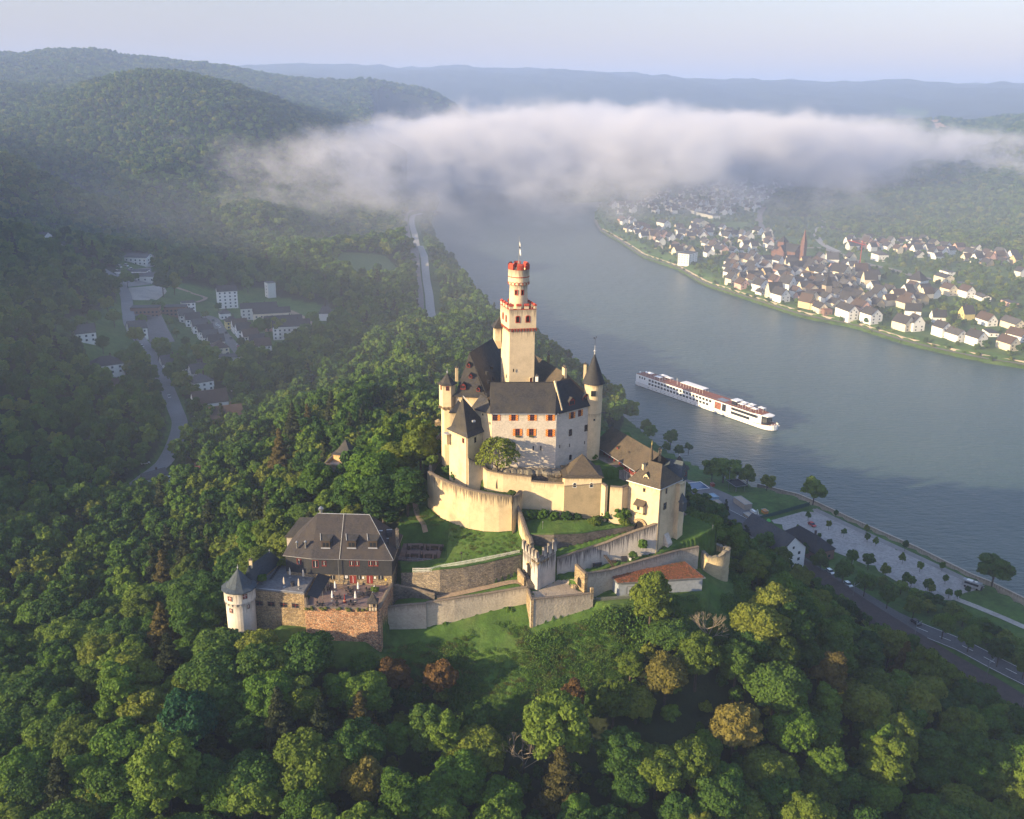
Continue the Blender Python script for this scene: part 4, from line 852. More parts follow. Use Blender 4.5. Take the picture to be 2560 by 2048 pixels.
P = xy('c',1015,1060,ge+3); chimney(gt, P, ge+1, ztop(P,'c',1015,940), .9, .7, .5, CREAM, 1)
pw(gt, GL, G, gc, 'd', 508, 470, .6, 1.0, [STONEO, GLASS], bars=0, tilt=.0); pw(gt, G, GR, gc, 'd', 905, 485, .55, 1.6, [STONEO, GLASS], bars=0, arch=True, name='arched_window'); pw(gt, G, GR, gc, 'd', 878, 757, 1.25, 1.9, [STONEO, GLASS, METAL], bars=2)
s, z = onwall(GL, G, 'd', 450, 770); A = (GL[0]+dl.x*s+nl.x*.7, GL[1]+dl.y*s+nl.y*.7); ang = math.atan2(dl.y, dl.x)
m = MB(); q = rect(A, 2.9, 1.5, ang); m.prism(q, z-1.3, z+1.0, 0, bottom=True); by_ = m.build('hanging_bay', CREAM, gt)
m = MB(); wq = rect((A[0]+nl.x*.1, A[1]+nl.y*.1), 3.3, 2.0, ang); wq = ccw(wq)
inn_ = [(GL[0]+dl.x*(s-1.6)+nl.x*.02, GL[1]+dl.y*(s-1.6)+nl.y*.02), (GL[0]+dl.x*(s+1.6)+nl.x*.02, GL[1]+dl.y*(s+1.6)+nl.y*.02)]
ou = [(inn_[0][0]+nl.x*1.8, inn_[0][1]+nl.y*1.8), (inn_[1][0]+nl.x*1.8, inn_[1][1]+nl.y*1.8)]
m.face([(*ou[0], z+.95), (*ou[1], z+.95), (*inn_[1], z+2.2), (*inn_[0], z+2.2)], 0); m.face([(*ou[0], z+.8), (*ou[1], z+.8), (*ou[1], z+.95), (*ou[0], z+.95)], 0); m.face([(*ou[1], z+.85), (*inn_[1], z+.85), (*inn_[1], z+2.2)], 0); m.face([(*ou[0], z+.85), (*inn_[0], z+.85), (*inn_[0], z+2.2)], 0); m.build('bay_roof', SLATEB, by_)
A2 = (A[0]-dl.x*1.45+nl.x*.75, A[1]-dl.y*1.45+nl.y*.75); B2 = (A[0]+dl.x*1.45+nl.x*.75, A[1]+dl.y*1.45+nl.y*.75); window(by_, A2, B2, gc, 1.4, z+.1, .6, .9, [WOODD, GLASS], bars=1)
m = MB()
for k in (-1.2, 0, 1.2):
    c = (A[0]+dl.x*k-nl.x*.1, A[1]+dl.y*k-nl.y*.1); m.box((*c, z-1.5), (.35, 1.1, .4), ang); m.box((c[0]-nl.x*.25, c[1]-nl.y*.25, z-1.85), (.35, .6, .35), ang)
m.build('corbel', STONEO, by_)
s, z = onwall(GL, G, 'd', 440, 1100); m = MB(); P = lambda x, zz, o: (GL[0]+dl.x*(s+x)+nl.x*o, GL[1]+dl.y*(s+x)+nl.y*o, zz)
k = 12; R0, R3 = 1.35, 2.2
m.face([P(-R0, z-3, .42), P(R0, z-3, .42)]+[P(R0*math.cos(math.pi*i/k), z+R0*math.sin(math.pi*i/k), .42) for i in range(k+1)], 1)
for i in range(k):
    t0, t1 = math.pi*i/k, math.pi*(i+1)/k; m.face([P(R0*math.cos(t0), z+R0*math.sin(t0), .5), P(R3*math.cos(t0), z+R3*math.sin(t0), .5), P(R3*math.cos(t1), z+R3*math.sin(t1), .5), P(R0*math.cos(t1), z+R0*math.sin(t1), .5)], 0)
for sx in (-1, 1): m.face([P(sx*R0, z-3, .5), P(sx*R3, z-3, .5), P(sx*R3, z, .5), P(sx*R0, z, .5)], 0)
m.build('arched_gateway', [STONEO, DARK], gt)
m = MB(); c = (G[0]+dr.x*.2+nr_.x*.35-dl.x*.0, G[1]+dr.y*.2+nr_.y*.35); m.bar((*c, 71), (*c, ge-.3), .09, 0, 6); m.build('downpipe', DMETAL, gt)
# buttresses of the right flank
bt = xy('d',1050,1318,73); m = MB(); q = [(G[0]+dr.x*7.6+nr_.x*1.6, G[1]+dr.y*7.6+nr_.y*1.6), (G[0]+dr.x*10.5+nr_.x*1.6, G[1]+dr.y*10.5+nr_.y*1.6), (G[0]+dr.x*11.5-nr_.x*3, G[1]+dr.y*11.5-nr_.y*3), (G[0]+dr.x*7.6-nr_.x*1, G[1]+dr.y*7.6-nr_.y*1)]
m.prism(q, 66, ge-.6, 0, shrink=.35); m.build('flank_turret', CREAM, gt)
q = [(G[0]+dr.x*3.3+nr_.x*1.7, G[1]+dr.y*3.3+nr_.y*1.7), (G[0]+dr.x*5.3+nr_.x*1.7, G[1]+dr.y*5.3+nr_.y*1.7), (G[0]+dr.x*5.3, G[1]+dr.y*5.3), (G[0]+dr.x*3.3, G[1]+dr.y*3.3)]
m = MB(); qq = ccw(q); m.prism(qq, 66, 72, 0, cap=False); c0, c1 = lerp(qq[0], qq[1], .5), lerp(qq[2], qq[3], .5)
top = [(q[0][0]-nr_.x*1.6, q[0][1]-nr_.y*1.6), (q[1][0]-nr_.x*1.6, q[1][1]-nr_.y*1.6)]
m.face([(*q[0], 72), (*q[1], 72), (*top[1], 74.6), (*top[0], 74.6)], 0); m.face([(*q[0], 72), (*q[3], 72), (*top[0], 74.6)], 0); m.face([(*q[1], 72), (*q[2], 72), (*top[1], 74.6)], 0); m.build('buttress', WHITEP, gt)
s, z = onwall(G, GR, 'd', 1090, 640); c = (G[0]+dr.x*8.8+nr_.x*2.0, G[1]+dr.y*8.8+nr_.y*2.0); m = MB(); zz = 84.0
m.prism(rect((c[0], c[1]), 1.8, 1.4, math.atan2(dr.y, dr.x)), zz-3.2, zz-.4, 0, bottom=True); roof_mb(m, rect(c, 1.8, 1.4, math.atan2(dr.y, dr.x)), zz-.4, [(c[0]-nr_.x*.5, c[1]-nr_.y*.5)], zz+2.2, .15, 0); m.build('slate_bay', SLATEBL, gt)
# octagonal slate turret and its blue roofed neighbour behind the gate tower
oc = (48.2, 256.6); oz = ztop(oc,'c',1630,1000); ot = thing('slate_turret', 'dark slate clad octagonal turret with pointed roof just behind the gate tower', 'turret', (*oc, 70))
m = MB(); m.cyl(oc, 2.5, 2.4, 66, ztop(oc,'c',1660,1215), 8, 0, a0=.39); m.build('wall', WHITEP, ot)
m = MB(); m.cyl(oc, 2.75, 2.6, ztop(oc,'c',1660,1215), oz, 8, 0, a0=.39); m.build('slate_cladding', SLATEBL, ot)
za = ztop(oc,'c',1665,775); m = MB(); roof_mb(m, ring(oc, 2.6, 8, .39), oz, [oc], za, .55, 0, flare=.12); m.build('roof', SLATE, ot); finial(ot, oc, za-.3, 1.2, .08)
d_, n_, l_ = None, None, None; q = ring(oc, 2.68, 8, .39)
for k in range(8):
    a, b = q[k], q[(k+1) % 8]; dd, nn, ll = wallframe(a, b, oc)
    if nn.y < -.5 and nn.x > -.2: window(ot, a, b, oc, ll/2, (oz+ztop(oc,'c',1660,1215))/2+.2, .6, 1.0, [DRED, GLASS], bars=0)
c0 = at('c',1180,830,ge+3.5); c1 = at('c',1400,770,ge+3.5); bq = [tuple(Vector(p)) for p in (GB, (GB[0]+1.5, GB[1]+3), (GR[0]+2.2, GR[1]+5.2), (GR[0]-.3, GR[1]+.2))]
br_ = thing('blue_roofed_range', 'short castle range with blue slate roof between the gate tower and the slate turret', 'castle wing', (*mid(bq), 80))
m = MB(); m.prism(bq, 66, ge, 0); m.build('wall', CREAM, br_); m = MB(); roof_mb(m, bq, ge, [lerp(bq[0], bq[1], .5), lerp(bq[2], bq[3], .5)], ge+4.4, .4, 0); m.build('roof', SLATEBL, br_)
fc = xy('c',1150,960,ge+4.0); zf = ztop(fc,'c',1165,480); fl = thing('roof_spire', 'needle thin dark spire with gilt tip rising beside the gate tower roof', 'spire', (*fc, ge+2.5))
m = MB(); m.cyl(fc, .62, .5, ge+2.5, ge+6.0, 8, 0); m.cyl(fc, .68, .04, ge+6.0, zf-1.0, 8, 0); m.build('needle', SLATEB, fl); m = MB(); m.bar((*fc, zf-1.4), (*fc, zf), (.12, .02), 0, 6); m.blob((*fc, zf-1.0), .18); m.build('tip', plain('gilt', (.62, .50, .18), .4, .5), fl)
# ---- pyramid roofed house on the curtain wall
y0 = xy('w',975,303,90.3); y1 = xy('w',1225,303,90.3); yv = Vector((y1[0]-y0[0], y1[1]-y0[1])).normalized(); yn = Vector((-yv.y, yv.x)); yq = [y0, y1, tuple(Vector(y1)+yn*8.5), tuple(Vector(y0)+yn*8.5)]; ycn = mid(yq)
yh = thing('wall_house', 'small cream house with brown pyramid roof built into the castle curtain wall', 'house', (*ycn, 76))
m = MB(); m.prism(yq, 74, 90.3, 0); m.build('wall', CREAM, yh); apx = (ycn[0], ycn[1]); m = MB(); roof_mb(m, yq, 90.3, [apx], ztop(apx, 'w', 1090, 147), .55, 0, flare=.07); m.build('roof', SLATEB, yh)
for x in (1042, 1155): pw(yh, y0, y1, ycn, 'w', x, 358, .85, 1.35, [WHITE, GLASS], arch=True, fr=.1, name='arched_window')
P = xy('w', 1105, 245, 91.9); dormer(yh, P, -yn, .8, .6, 91.6, 1.2, roof=SLATE, face=DRED, rise=.45, glass=False)
# ================================================================== CURTAIN WALLS, RUINS, YARDS
def wpts(marks, zb=None):
    """marks: (crop, base x, base y, base z, top y) -> (x, y, zbase-1, ztop)"""
    out = []
    for c, x, y, z, ty in marks:
        P = xy(c, x, y, z); out.append((*P, z-1.2, ztop(P, c, x, ty)))
    return out
def wall_thing(name, label, pts, th, mat, capm=CAP, cat='wall', jag=0.0, cap=True, parts=None, step=2.0):
    t = thing(name, label, cat, (pts[0][0], pts[0][1], pts[0][2]))
    m = MB(); wall_mb(m, pts, th, 0, 0, cap=False, jag=jag, step=step); m.build('wall_face', mat, t)
    if cap:
        m = MB(); wall_mb(m, [(p[0], p[1], p[3]-.02, p[3]) for p in pts], th, 0, 0, cap=True, jag=jag, step=step); m.build('coping', capm, t)
    return t
# big inner curtain: from the gable tower to the gate tower
cur = [(T0[0]+.2, T0[1]-.2, 80, ztop(T0,'w',330,180)), (*xy('w',415,225,91),79,91.0), (*xy('w',425,240,90.3),79,90.3)]
for x, y, z in ((450,262,89.9),(560,285,89.3),(750,306,88.6)): cur.append((*xy('w',x,y,z), 76, z))
cur2 = [(cur[-1][0]+.02, cur[-1][1], 76, 87.2)]
for x, y, z in ((840,345,87.2),(975,352,87.4)): cur2.append((*xy('w',x,y,z), 75.5, z))
cur3 = [(*y1, 74, 88.2)]
for x, y, z in ((1250,368,88.0),): cur3.append((*xy('w',x,y,z), 74, z))
cur4 = []
for x, y, z in ((1282,372,87.9),(1365,378,87.8)): cur4.append((*xy('w',x,y,z), 74, z))
cur4.append((*GL, 72, 87.6))
cw_ = thing('inner_curtain_wall', 'high smooth cream curtain wall below the great hall joining the gable tower to the gate tower', 'wall', (cur[0][0], cur[0][1], 76))
for p in (cur, cur2, [cur2[-1], (y0[0]+.3, y0[1]+.1, 75, 87.4)], [(*y0, 74, 87.4), (*y1, 74, 88.2)], cur3, cur4):
    m = MB(); wall_mb(m, p, .9, 0, 1, cap=True, step=3); m.build('wall_face', [CREAM, CAP], cw_)
# left outer bastion wall
lw = wpts([('w',52,462,78,272),('w',90,490,77.8,295),('w',140,525,77.4,322),('w',230,565,76.8,360),('w',330,600,76.4,393),('w',430,622,76.1,415),('w',530,632,76,432),('w',618,632,76,442)])
lw = [(p[0], p[1], 70, p[3]) for p in lw]
wall_thing('left_bastion_wall', 'curved sunlit buttress wall with dark weathered top, left of the crenellated gate', lw, 1.1, CREAMW, jag=.08)
lb = thing('upper_left_wall', 'narrow mossy wall climbing beside the hexagonal turret on the left', 'wall', (*xy('w',70,180,84), 78))
q = [(*xy('w',60,190,84), 76, 84.2), (*xy('w',62,130,86), 78, 86.5), (*xy('w',100,60,88), 80, 88.5), (*xy('w',150,5,90), 82, 90.5)]
m = MB(); wall_mb(m, q[::-1], .9, 0, 1); m.build('wall_face', [WHITEW, CAP], lb)
# wall descending to the crenellated gate
pA = lw[-1]
dq = [(*xy('w',668,400,84.5), 74, 84.6), (pA[0]+.4, pA[1]-.5, 70, pA[3]+.2), (*xy('w',640,470,82.4), 70, 82.4), (*xy('w',668,560,79.8), 68, 79.8), (*xy('w',700,650,77.4), 66, 77.4), (*xy('w',718,700,76.2), 66, 76.2), (*xy('w',730,712,76.3), 66, 76.3), (*xy('w',745,760,75.3), 66, 75.3)]
wall_thing('descending_wall', 'steep sunlit wall stepping down from the curtain corner to the crenellated gate', dq, .95, CREAMW, jag=.05)
# crenellated gate tower
cb = xy('w',790,1055,66); cL = xy('w',705,905,68.5); cR = (*xy('w',918,975,66.3),)
ct = thing('crenellated_gate', 'pale roofless gatehouse with tall rounded merlons and dark archway above the stairs', 'gatehouse', (*cb, 64))
ctop = ztop(cb,'w',800,885); cL = (cb[0]-3.9, cb[1]+6.2); cR = (cb[0]+5.0, cb[1]+5.2)
m = MB(); wall_mb(m, [(*cL, 62, ctop+.2), (*cb, 62, ctop)], .9, 0, 0, cap=False); wall_mb(m, [(*cb, 62, ctop), (*cR, 62, ctop+.4)], .9, 0, 0, cap=False); m.build('wall_face', WHITEW, ct)
m = MB(); cm_ = mid([cL, cb, cR]); arcade(m, (cL[0]*.35+cb[0]*.65, cL[1]*.35+cb[1]*.65), cb, ctop+.3, 3, .35, 1.0, 0, 0, cm_); arcade(m, cb, (cb[0]*.45+cR[0]*.55, cb[1]*.45+cR[1]*.55), ctop+.3, 3, .35, 1.0, 0, 0, cm_); m.build('corbel_frieze', STONEO, ct)
def merlon(parent, P, d, w, z0, z1, mat, th=.8):
    m = MB(); ang = math.atan2(d[1], d[0]); q = rect(P, w, th, ang); m.prism(q, z0, z1, 0, cap=False)
    q = ccw(q); mm = [lerp(q[0], q[3], .5), lerp(q[1], q[2], .5)]
    roof_mb(m, q, z1, mm if math.dist(q[0], q[1]) > math.dist(q[1], q[2]) else [lerp(q[0], q[1], .5), lerp(q[2], q[3], .5)], z1+.35, .06, 1, close=False); return m.build('merlon', [mat, CAP], parent)
dl_ = Vector((cb[0]-cL[0], cb[1]-cL[1])); LLn = dl_.length; dl_.normalize(); dR = Vector((cR[0]-cb[0], cR[1]-cb[1])); LRn = dR.length; dR.normalize()
m = MB(); wall_mb(m, [(*cL, ctop+.1, ctop+1.6), (*cb, ctop, ctop+1.3)], .8, 0, 1, cap=False); wall_mb(m, [(*cb, ctop, ctop+1.3), (*cR, ctop+.4, ctop+1.9)], .8, 0, 1, cap=False); m.build('parapet', [WHITEW, CAP], ct)
for k in range(5):
    s = .5+k*(LLn-1.0)/4; merlon(ct, (cL[0]+dl_.x*s-dl_.y*.4*-1*0, cL[1]+dl_.y*s+.3), dl_, .95, ctop+1.2, ctop+3.1+(.5 if k == 0 else 0), WHITEW)
for k in range(1, 4):
    s = .6+k*(LRn-1.2)/3; merlon(ct, (cb[0]+dR.x*s, cb[1]+dR.y*s+.3), dR, 1.15, ctop+1.2, ctop+3.2+k*.45, WHITEW)
nL = Vector((dl_.y, -dl_.x)); s, z = onwall(cL, cb, 'w', 735, 925); m = MB(); P = lambda x, zz, o: (cL[0]+dl_.x*(s+x)+nL.x*o, cL[1]+dl_.y*(s+x)+nL.y*o, zz)
m.face([P(-.95, z-3, .03), P(.95, z-3, .03)]+[P(.95*math.cos(math.pi*i/10), z+.8+1.1*math.sin(math.pi*i/10), .03) for i in range(11)], 0)
for i in range(10):
    t0, t1 = math.pi*i/10, math.pi*(i+1)/10; m.face([P(.95*math.cos(t0), z+.8+1.1*math.sin(t0), .16), P(1.35*math.cos(t0), z+.8+1.5*math.sin(t0), .16), P(1.35*math.cos(t1), z+.8+1.5*math.sin(t1), .16), P(.95*math.cos(t1), z+.8+1.1*math.sin(t1), .16)], 1)
m.build('archway', [DARK, STONEO], ct)
# stairs to the archway
st = thing('stone_steps', 'flight of worn stone steps rising to the dark archway of the crenellated gate', 'stairs', (*xy('w',735,1000,67), 66))
a = Vector(xy('w',755,1048,66)); b = Vector(xy('w',715,930,68.6)); dd = (b-a); L = dd.length; dd.normalize(); m = MB(); n = 11
for k in range(n): s = L*k/n; c = a+dd*(s+L/n/2); m.box((c.x, c.y, 65.5+(66.1+2.7*(k+1)/n-65.5)/2), (L/n*1.02, 2.1, 66.1+2.7*(k+1)/n-65.5), math.atan2(dd.y, dd.x), 0)
m.build('steps', STONED, st)
sw = thing('stair_wing_wall', 'short sloping stone wall with a small opening beside the gate steps', 'wall', (*xy('w',680,1030,65.5), 64))
A = xy('w',655,985,66.2); B = xy('w',700,1040,65.6); m = MB(); wall_mb(m, [(*A, 63, ztop(A,'w',655,925)), (*B, 63, ztop(B,'w',706,985))], .6, 0, 1); m.build('wall_face', [STONEO, CAP], sw)
# wall from the crenellated gate up to the gate tower
zw = wpts([('w',922,958,66.5,858),('w',1100,900,68.6,800),('w',1250,850,70.0,752),('w',1400,805,71.2,690),('w',1500,785,71.7,655),('w',1588,768,72.1,622)])
wall_thing('streaked_wall', 'long pale rendered wall with black streaks rising from the crenellated gate to the gate tower', [(p[0],p[1],62,p[3]) for p in zw], .95, WHITEW, jag=.05)
# dark revetments inside the bailey
m_ = [('w',740,770,72.6,690),('w',900,790,72.4,692),('w',1100,742,73.5,682),('w',1300,690,74.6,650),('w',1440,665,75.2,632)]
P_ = wpts(m_); wall_thing('ramp_revetment', 'low dark rubble wall holding the lawn inside the bailey', [(p[0],p[1],68,p[3]) for p in P_], .5, STONED, capm=GRASSY, jag=.06)
m_ = [('w',640,262,87.2,250),('w',755,300,86.6,268),('w',960,345,86.4,265)]
q = [(*xy('w',600,275,88.2), 84, 88.9), (*xy('w',760,268,89.4), 84, 90.2), (*xy('w',960,268,89.4), 84, 90.0)]
wall_thing('court_revetment', 'dark rubble terrace wall at the foot of the great hall', q, .5, STONED, jag=.08)
# rock footing of the hall
rk = MB(); rr = random.Random(3)
for k in range(26):
    t = k/25; c = (HA[0]+1+(HB[0]-HA[0]+4)*t, HA[1]-1.0-rr.random()*1.2); rk.blob((c[0], c[1], 89.0+rr.random()*.3), 1.0+rr.random()*.8, 0, 7, 4, .75)
tag(rk.build('rock_outcrop', ROCK, smooth=False, off=(3, 256, 88)), 'bare grey rock footing showing below the great hall wall', 'rock')
# long retaining walls in front
ow = wpts([('x',187,1380,56,1222),('x',390,1392,56,1198),('x',600,1402,56,1182)]); ow2 = wpts([('x',602,1402,56,1180),('x',850,1372,56.5,1142),('x',1100,1318,57.4,1105),('x',1300,1268,58.5,1072),('x',1500,1215,60,1040)])
lwl = thing('long_retaining_wall', 'long grey retaining wall with stained top below the path, running right from the orange bastion', 'wall', (ow[0][0], ow[0][1], 54))
for p in ([(a[0],a[1]-.4,52,a[3]) for a in ow], [(a[0],a[1],52,a[3]) for a in ow2]):
    m = MB(); wall_mb(m, p, .8, 0, 1, jag=.05); m.build('wall_face', [GREYW, CAP], lwl)
tw = wpts([('w',745,1270,60.5,1133),('w',900,1235,61,1118),('w',1040,1200,61.8,1105),('w',1165,1160,62.9,1090)]); tl = (*xy('w',716,1185,60), 54, ztop(xy('w',716,1185,60),'w',722,1058))
fw = thing('forecourt_wall', 'angular parapet wall with sunlit left end enclosing the paved forecourt', 'wall', (tw[0][0], tw[0][1], 56))
m = MB(); wall_mb(m, [tl, (tw[0][0],tw[0][1],54,tw[0][3])], .7, 0, 1); m.build('wall_face', [STONEO, CAP], fw); m = MB(); wall_mb(m, [(p[0],p[1],54,p[3]) for p in tw], .7, 0, 1); m.build('wall_face', [GREYW, CAP], fw)
m = MB(); pp_ = tw[-1]; m.box((pp_[0]-.4, pp_[1]+.3, 66.0), (.8, .8, 3.2), .3, 0); m.build('end_pier', STONEO, fw)
mw = wpts([('x',372,1068,61.5,905),('x',540,1088,61.8,893),('x',720,1105,62.2,880),('x',970,1068,62.8,848),('x',1200,1010,63.8,800),('x',1450,930,65.0,742)])
wall_thing('middle_rubble_wall', 'rough brown rubble wall between the white picket fence and the sunlit path', [(p[0],p[1],58,p[3]) for p in mw], .9, STONE, capm=GRASSY, jag=.12)
mw2 = wpts([('x',190,1200,59.5,1045),('x',330,1195,59.5,1040),('x',470,1180,60,1065)]); mw2 = [(p[0], p[1]+1, 56, p[3]) for p in mw2]+[(*xy('x',670,1160,61.5), 57, 63.4)]
wall_thing('lower_rubble_wall', 'dark rubble wall stepping down behind the half timbered lookout', mw2, .6, STONED, jag=.12)
# outer wall of the lower yard with its arch
aw = wpts([('w',1040,1000,66.6,905),('w',1106,1075,66,962)])
ar = thing('arch_wall', 'free standing wall stub with round archway at the edge of the paved forecourt', 'wall', (aw[0][0], aw[0][1], 64))
m = MB(); wall_mb(m, [(aw[0][0],aw[0][1],63,aw[0][3]+.4),(aw[1][0],aw[1][1],63,aw[1][3])], .9, 0, 1); m.build('wall_face', [STONEO, CAP], ar)
dA = Vector((aw[1][0]-aw[0][0], aw[1][1]-aw[0][1])); LA = dA.length; dA.normalize(); nA = Vector((dA.y, -dA.x)); m = MB(); c = LA*.5; zb_ = 66.2; r_ = min(1.1, LA*.32)
P = lambda x, zz, o: (aw[0][0]+dA.x*(c+x)+nA.x*o, aw[0][1]+dA.y*(c+x)+nA.y*o, zz)
m.face([P(-r_, zb_, .04), P(r_, zb_, .04)]+[P(r_*math.cos(math.pi*i/10), zb_+1.5+r_*math.sin(math.pi*i/10), .04) for i in range(11)], 0); m.build('archway', [DARK], ar)
yw = wpts([('w',1108,1072,66,962),('w',1275,1055,64.2,935),('w',1450,1020,63.8,880),('w',1600,985,63.7,840),('w',1750,945,63.2,800),('w',1868,935,62.8,778)])
wall_thing('lower_yard_wall', 'long ochre stone wall behind the red planted shed roof leading to the round ruin', [(p[0],p[1],58,p[3]) for p in yw], .8, GREYW, jag=.06)
# round bastion ruin
bc = (59.1, 250.9); bs = thing('round_bastion', 'broken open topped round stone bastion glowing ochre at the right end of the outer wall', 'ruin', (*bc, 58))
R_b = 4.6; m = MB(); cp = MB(); n = 40; a_ = [math.radians(-215+ i*325/n) for i in range(n+1)]; rr = random.Random(5)
zt_ = [67.9+.8*math.sin(i*.31+1)+rr.uniform(-.3,.3) for i in range(n+1)]
pts = [(bc[0]+R_b*math.cos(a), bc[1]+R_b*math.sin(a), 56, zt_[i]) for i, a in enumerate(a_)]
wall_mb(m, pts, 1.1, 0, 0, cap=False, step=99); m.build('wall_face', plaster('bastion_stone', (.50, .40, .24), streak=.9, patch=.4, stone=.3, depth=3), bs)
wall_mb(cp, [(p[0], p[1], p[3]-.02, p[3]) for p in pts], 1.1, 0, 0, step=99); cp.build('broken_top', ROCK, bs)
m = MB(); m.cyl(bc, R_b-.8, R_b-.8, 56, 64.6, 20, 0); m.build('inner_floor', GRASSY, bs)
ob = [(*xy('w',1745,530,72), 66, 73), (*xy('w',1800,590,71), 64, 72), (*xy('w',1860,670,69.5), 62, 70.6), (*xy('w',1920,740,68), 60, 69), (*xy('w',1955,790,67.3), 60, 68.4)]
wall_thing('outer_slope_wall', 'thin grey wall running down the grass from the gate tower to the round ruin', ob[::-1], .6, GREYW, jag=.06)
fp = (58.5, 252.5); m = MB(); m.bar((*fp, 65), (*fp, ztop(fp,'y',1022,945)), (.09, .06), 0, 6); m.blob((*fp, ztop(fp,'y',1022,945)), .16); tag(m.build('flagpole', METAL, off=(*fp, 65)), 'bare thin flagpole standing inside the round ruined bastion', 'flagpole')
lp = xy('w',825,700,74.5); m = MB(); m.bar((*lp, 73.5), (*lp, ztop(lp,'w',825,607)), .06, 0, 6); m.blob((*lp, ztop(lp,'w',825,607)), .18); tag(m.build('lamp_post', METAL, off=(*lp, 74)), 'thin lamp post on the lawn inside the bailey', 'street lamp')
# ---- surfaces
def sheet(name, pts, mat, lift=.06, kind='structure', step=1.5, drape=True, z=None):
    """thin sheet laid over the ground inside a plan outline"""
    P = np.array([p[:2] for p in pts]); mn, mx = P.min(0), P.max(0); nx, ny = int((mx[0]-mn[0])/step)+2, int((mx[1]-mn[1])/step)+2
    X, Y = np.meshgrid(np.linspace(mn[0], mx[0], nx), np.linspace(mn[1], mx[1], ny)); c = np.stack([(X[:-1,:-1]+X[1:,1:]).ravel()/2, (Y[:-1,:-1]+Y[1:,1:]).ravel()/2], 1)
    ok = inside(c, P); ed = edge_dist(np.stack([X.ravel(), Y.ravel()], 1), P, True)
    Z = (fast_h(X.ravel(), Y.ravel()) if z is None else np.full(X.size, z))+lift
    # pull border vertices onto the outline
    V = np.stack([X.ravel(), Y.ravel()], 1); i = np.arange(ny-1)[:, None]*nx+np.arange(nx-1)[None]; i = i.ravel()[ok]; F = np.stack([i, i+1, i+nx+1, i+nx], 1)
    used = np.unique(F); out = used[(~inside(V[used], P)) | (ed[used] < step*.6)]
    for k in out:
        p = V[k]; best = None
        for a in range(len(P)):
            A, B = P[a], P[(a+1) % len(P)]; ab = B-A; t = np.clip(((p-A)@ab)/(ab@ab+1e-9), 0, 1); q = A+t*ab; d = np.hypot(*(p-q))
            if best is None or d < best[0]: best = (d, q)
        if best[0] < step*1.2: V[k] = best[1]
    if z is None: Z = fast_h(V[:, 0], V[:, 1])+lift
    re = np.full(len(V), -1); re[used] = np.arange(len(used)); me = mesh_np(name, np.column_stack([V[used], Z[used]]), re[F], 4, [mat]); o = link(bpy.data.objects.new(name, me)); tag(o, kind=kind); return o
def ribbon(name, line, width, mat, lift=.08, kind='structure', step=3.0, off=0.0, dash=None, z=None, smoothz=1):
    """road-like band following a centre line over the ground"""
    L = [Vector(p[:2]) for p in line]
    if len(L) > 2:                                    # Catmull-Rom rounding
        Q = [L[0]*2-L[1]]+L+[L[-1]*2-L[-2]]; C = []
        for i in range(1, len(Q)-2):
            k = max(1, int((Q[i+1]-Q[i]).length/step))
            for j in range(k):
                t = j/k; a, b, c, d = Q[i-1:i+3]; C.append(.5*((2*b)+(c-a)*t+(2*a-5*b+4*c-d)*t*t+(3*b-a-3*c+d)*t**3))
        C.append(L[-1]); L = C
    else:
        k = max(1, int((L[1]-L[0]).length/step)); L = [L[0].lerp(L[1], j/k) for j in range(k+1)]
    T = [(L[min(i+1, len(L)-1)]-L[max(i-1, 0)]).normalized() for i in range(len(L))]; Nn = [Vector((-t.y, t.x)) for t in T]
    A = [p+n*(off+width/2) for p, n in zip(L, Nn)]; B = [p+n*(off-width/2) for p, n in zip(L, Nn)]
    if z is None:
        ze = np.maximum(np.maximum(fast_h([p.x for p in A], [p.y for p in A]), fast_h([p.x for p in B], [p.y for p in B])), fast_h([p.x for p in L], [p.y for p in L]))
        for _ in range(smoothz*3): ze = np.maximum(ze, np.convolve(np.pad(ze, 1, mode='edge'), [.25, .5, .25], 'valid'))
    else: ze = np.full(len(L), z)
    m = MB()
    for i in range(len(L)-1):
        if dash and (i % (dash[0]+dash[1])) >= dash[0]: continue
        m.face([(B[i].x, B[i].y, ze[i]+lift), (B[i+1].x, B[i+1].y, ze[i+1]+lift), (A[i+1].x, A[i+1].y, ze[i+1]+lift), (A[i].x, A[i].y, ze[i]+lift)], 0)
    o = m.build(name, mat); tag(o, kind=kind); return o
sheet('courtyard_paving', [xy('b',700,1480,89.1), xy('c',560,1060,89.1), xy('c',900,1200,89.1), (37,262), (26,276)], ground('cobbles', [(.16,.14,.12),(.26,.23,.20)], scale=1, fine=3), step=1.2)
sheet('forecourt_paving', [xy('w',735,1060,66), xy('w',790,1062,66), xy('w',930,985,66), xy('w',1040,1010,66), xy('w',1110,1085,66), xy('w',1165,1100,65.2), xy('w',1000,1120,65.2), xy('w',760,1135,65.2)], ground('forecourt_gravel', [(.30,.25,.20),(.42,.35,.27)], scale=.5), step=.7, lift=.1)
ribbon('footpath', [xy('x',690,1135,61.8), xy('x',900,1100,62.6), xy('x',1150,1050,63.6), xy('x',1400,1010,64.6), xy('x',1520,1050,65.3)], 2.2, PATHM, lift=.15, step=1)
ribbon('upper_path', [xy('x',540,350,70), xy('x',500,450,69.4), xy('x',520,560,68.8), xy('x',590,640,68.4)], 1.6, PATHM, lift=.08, step=1)
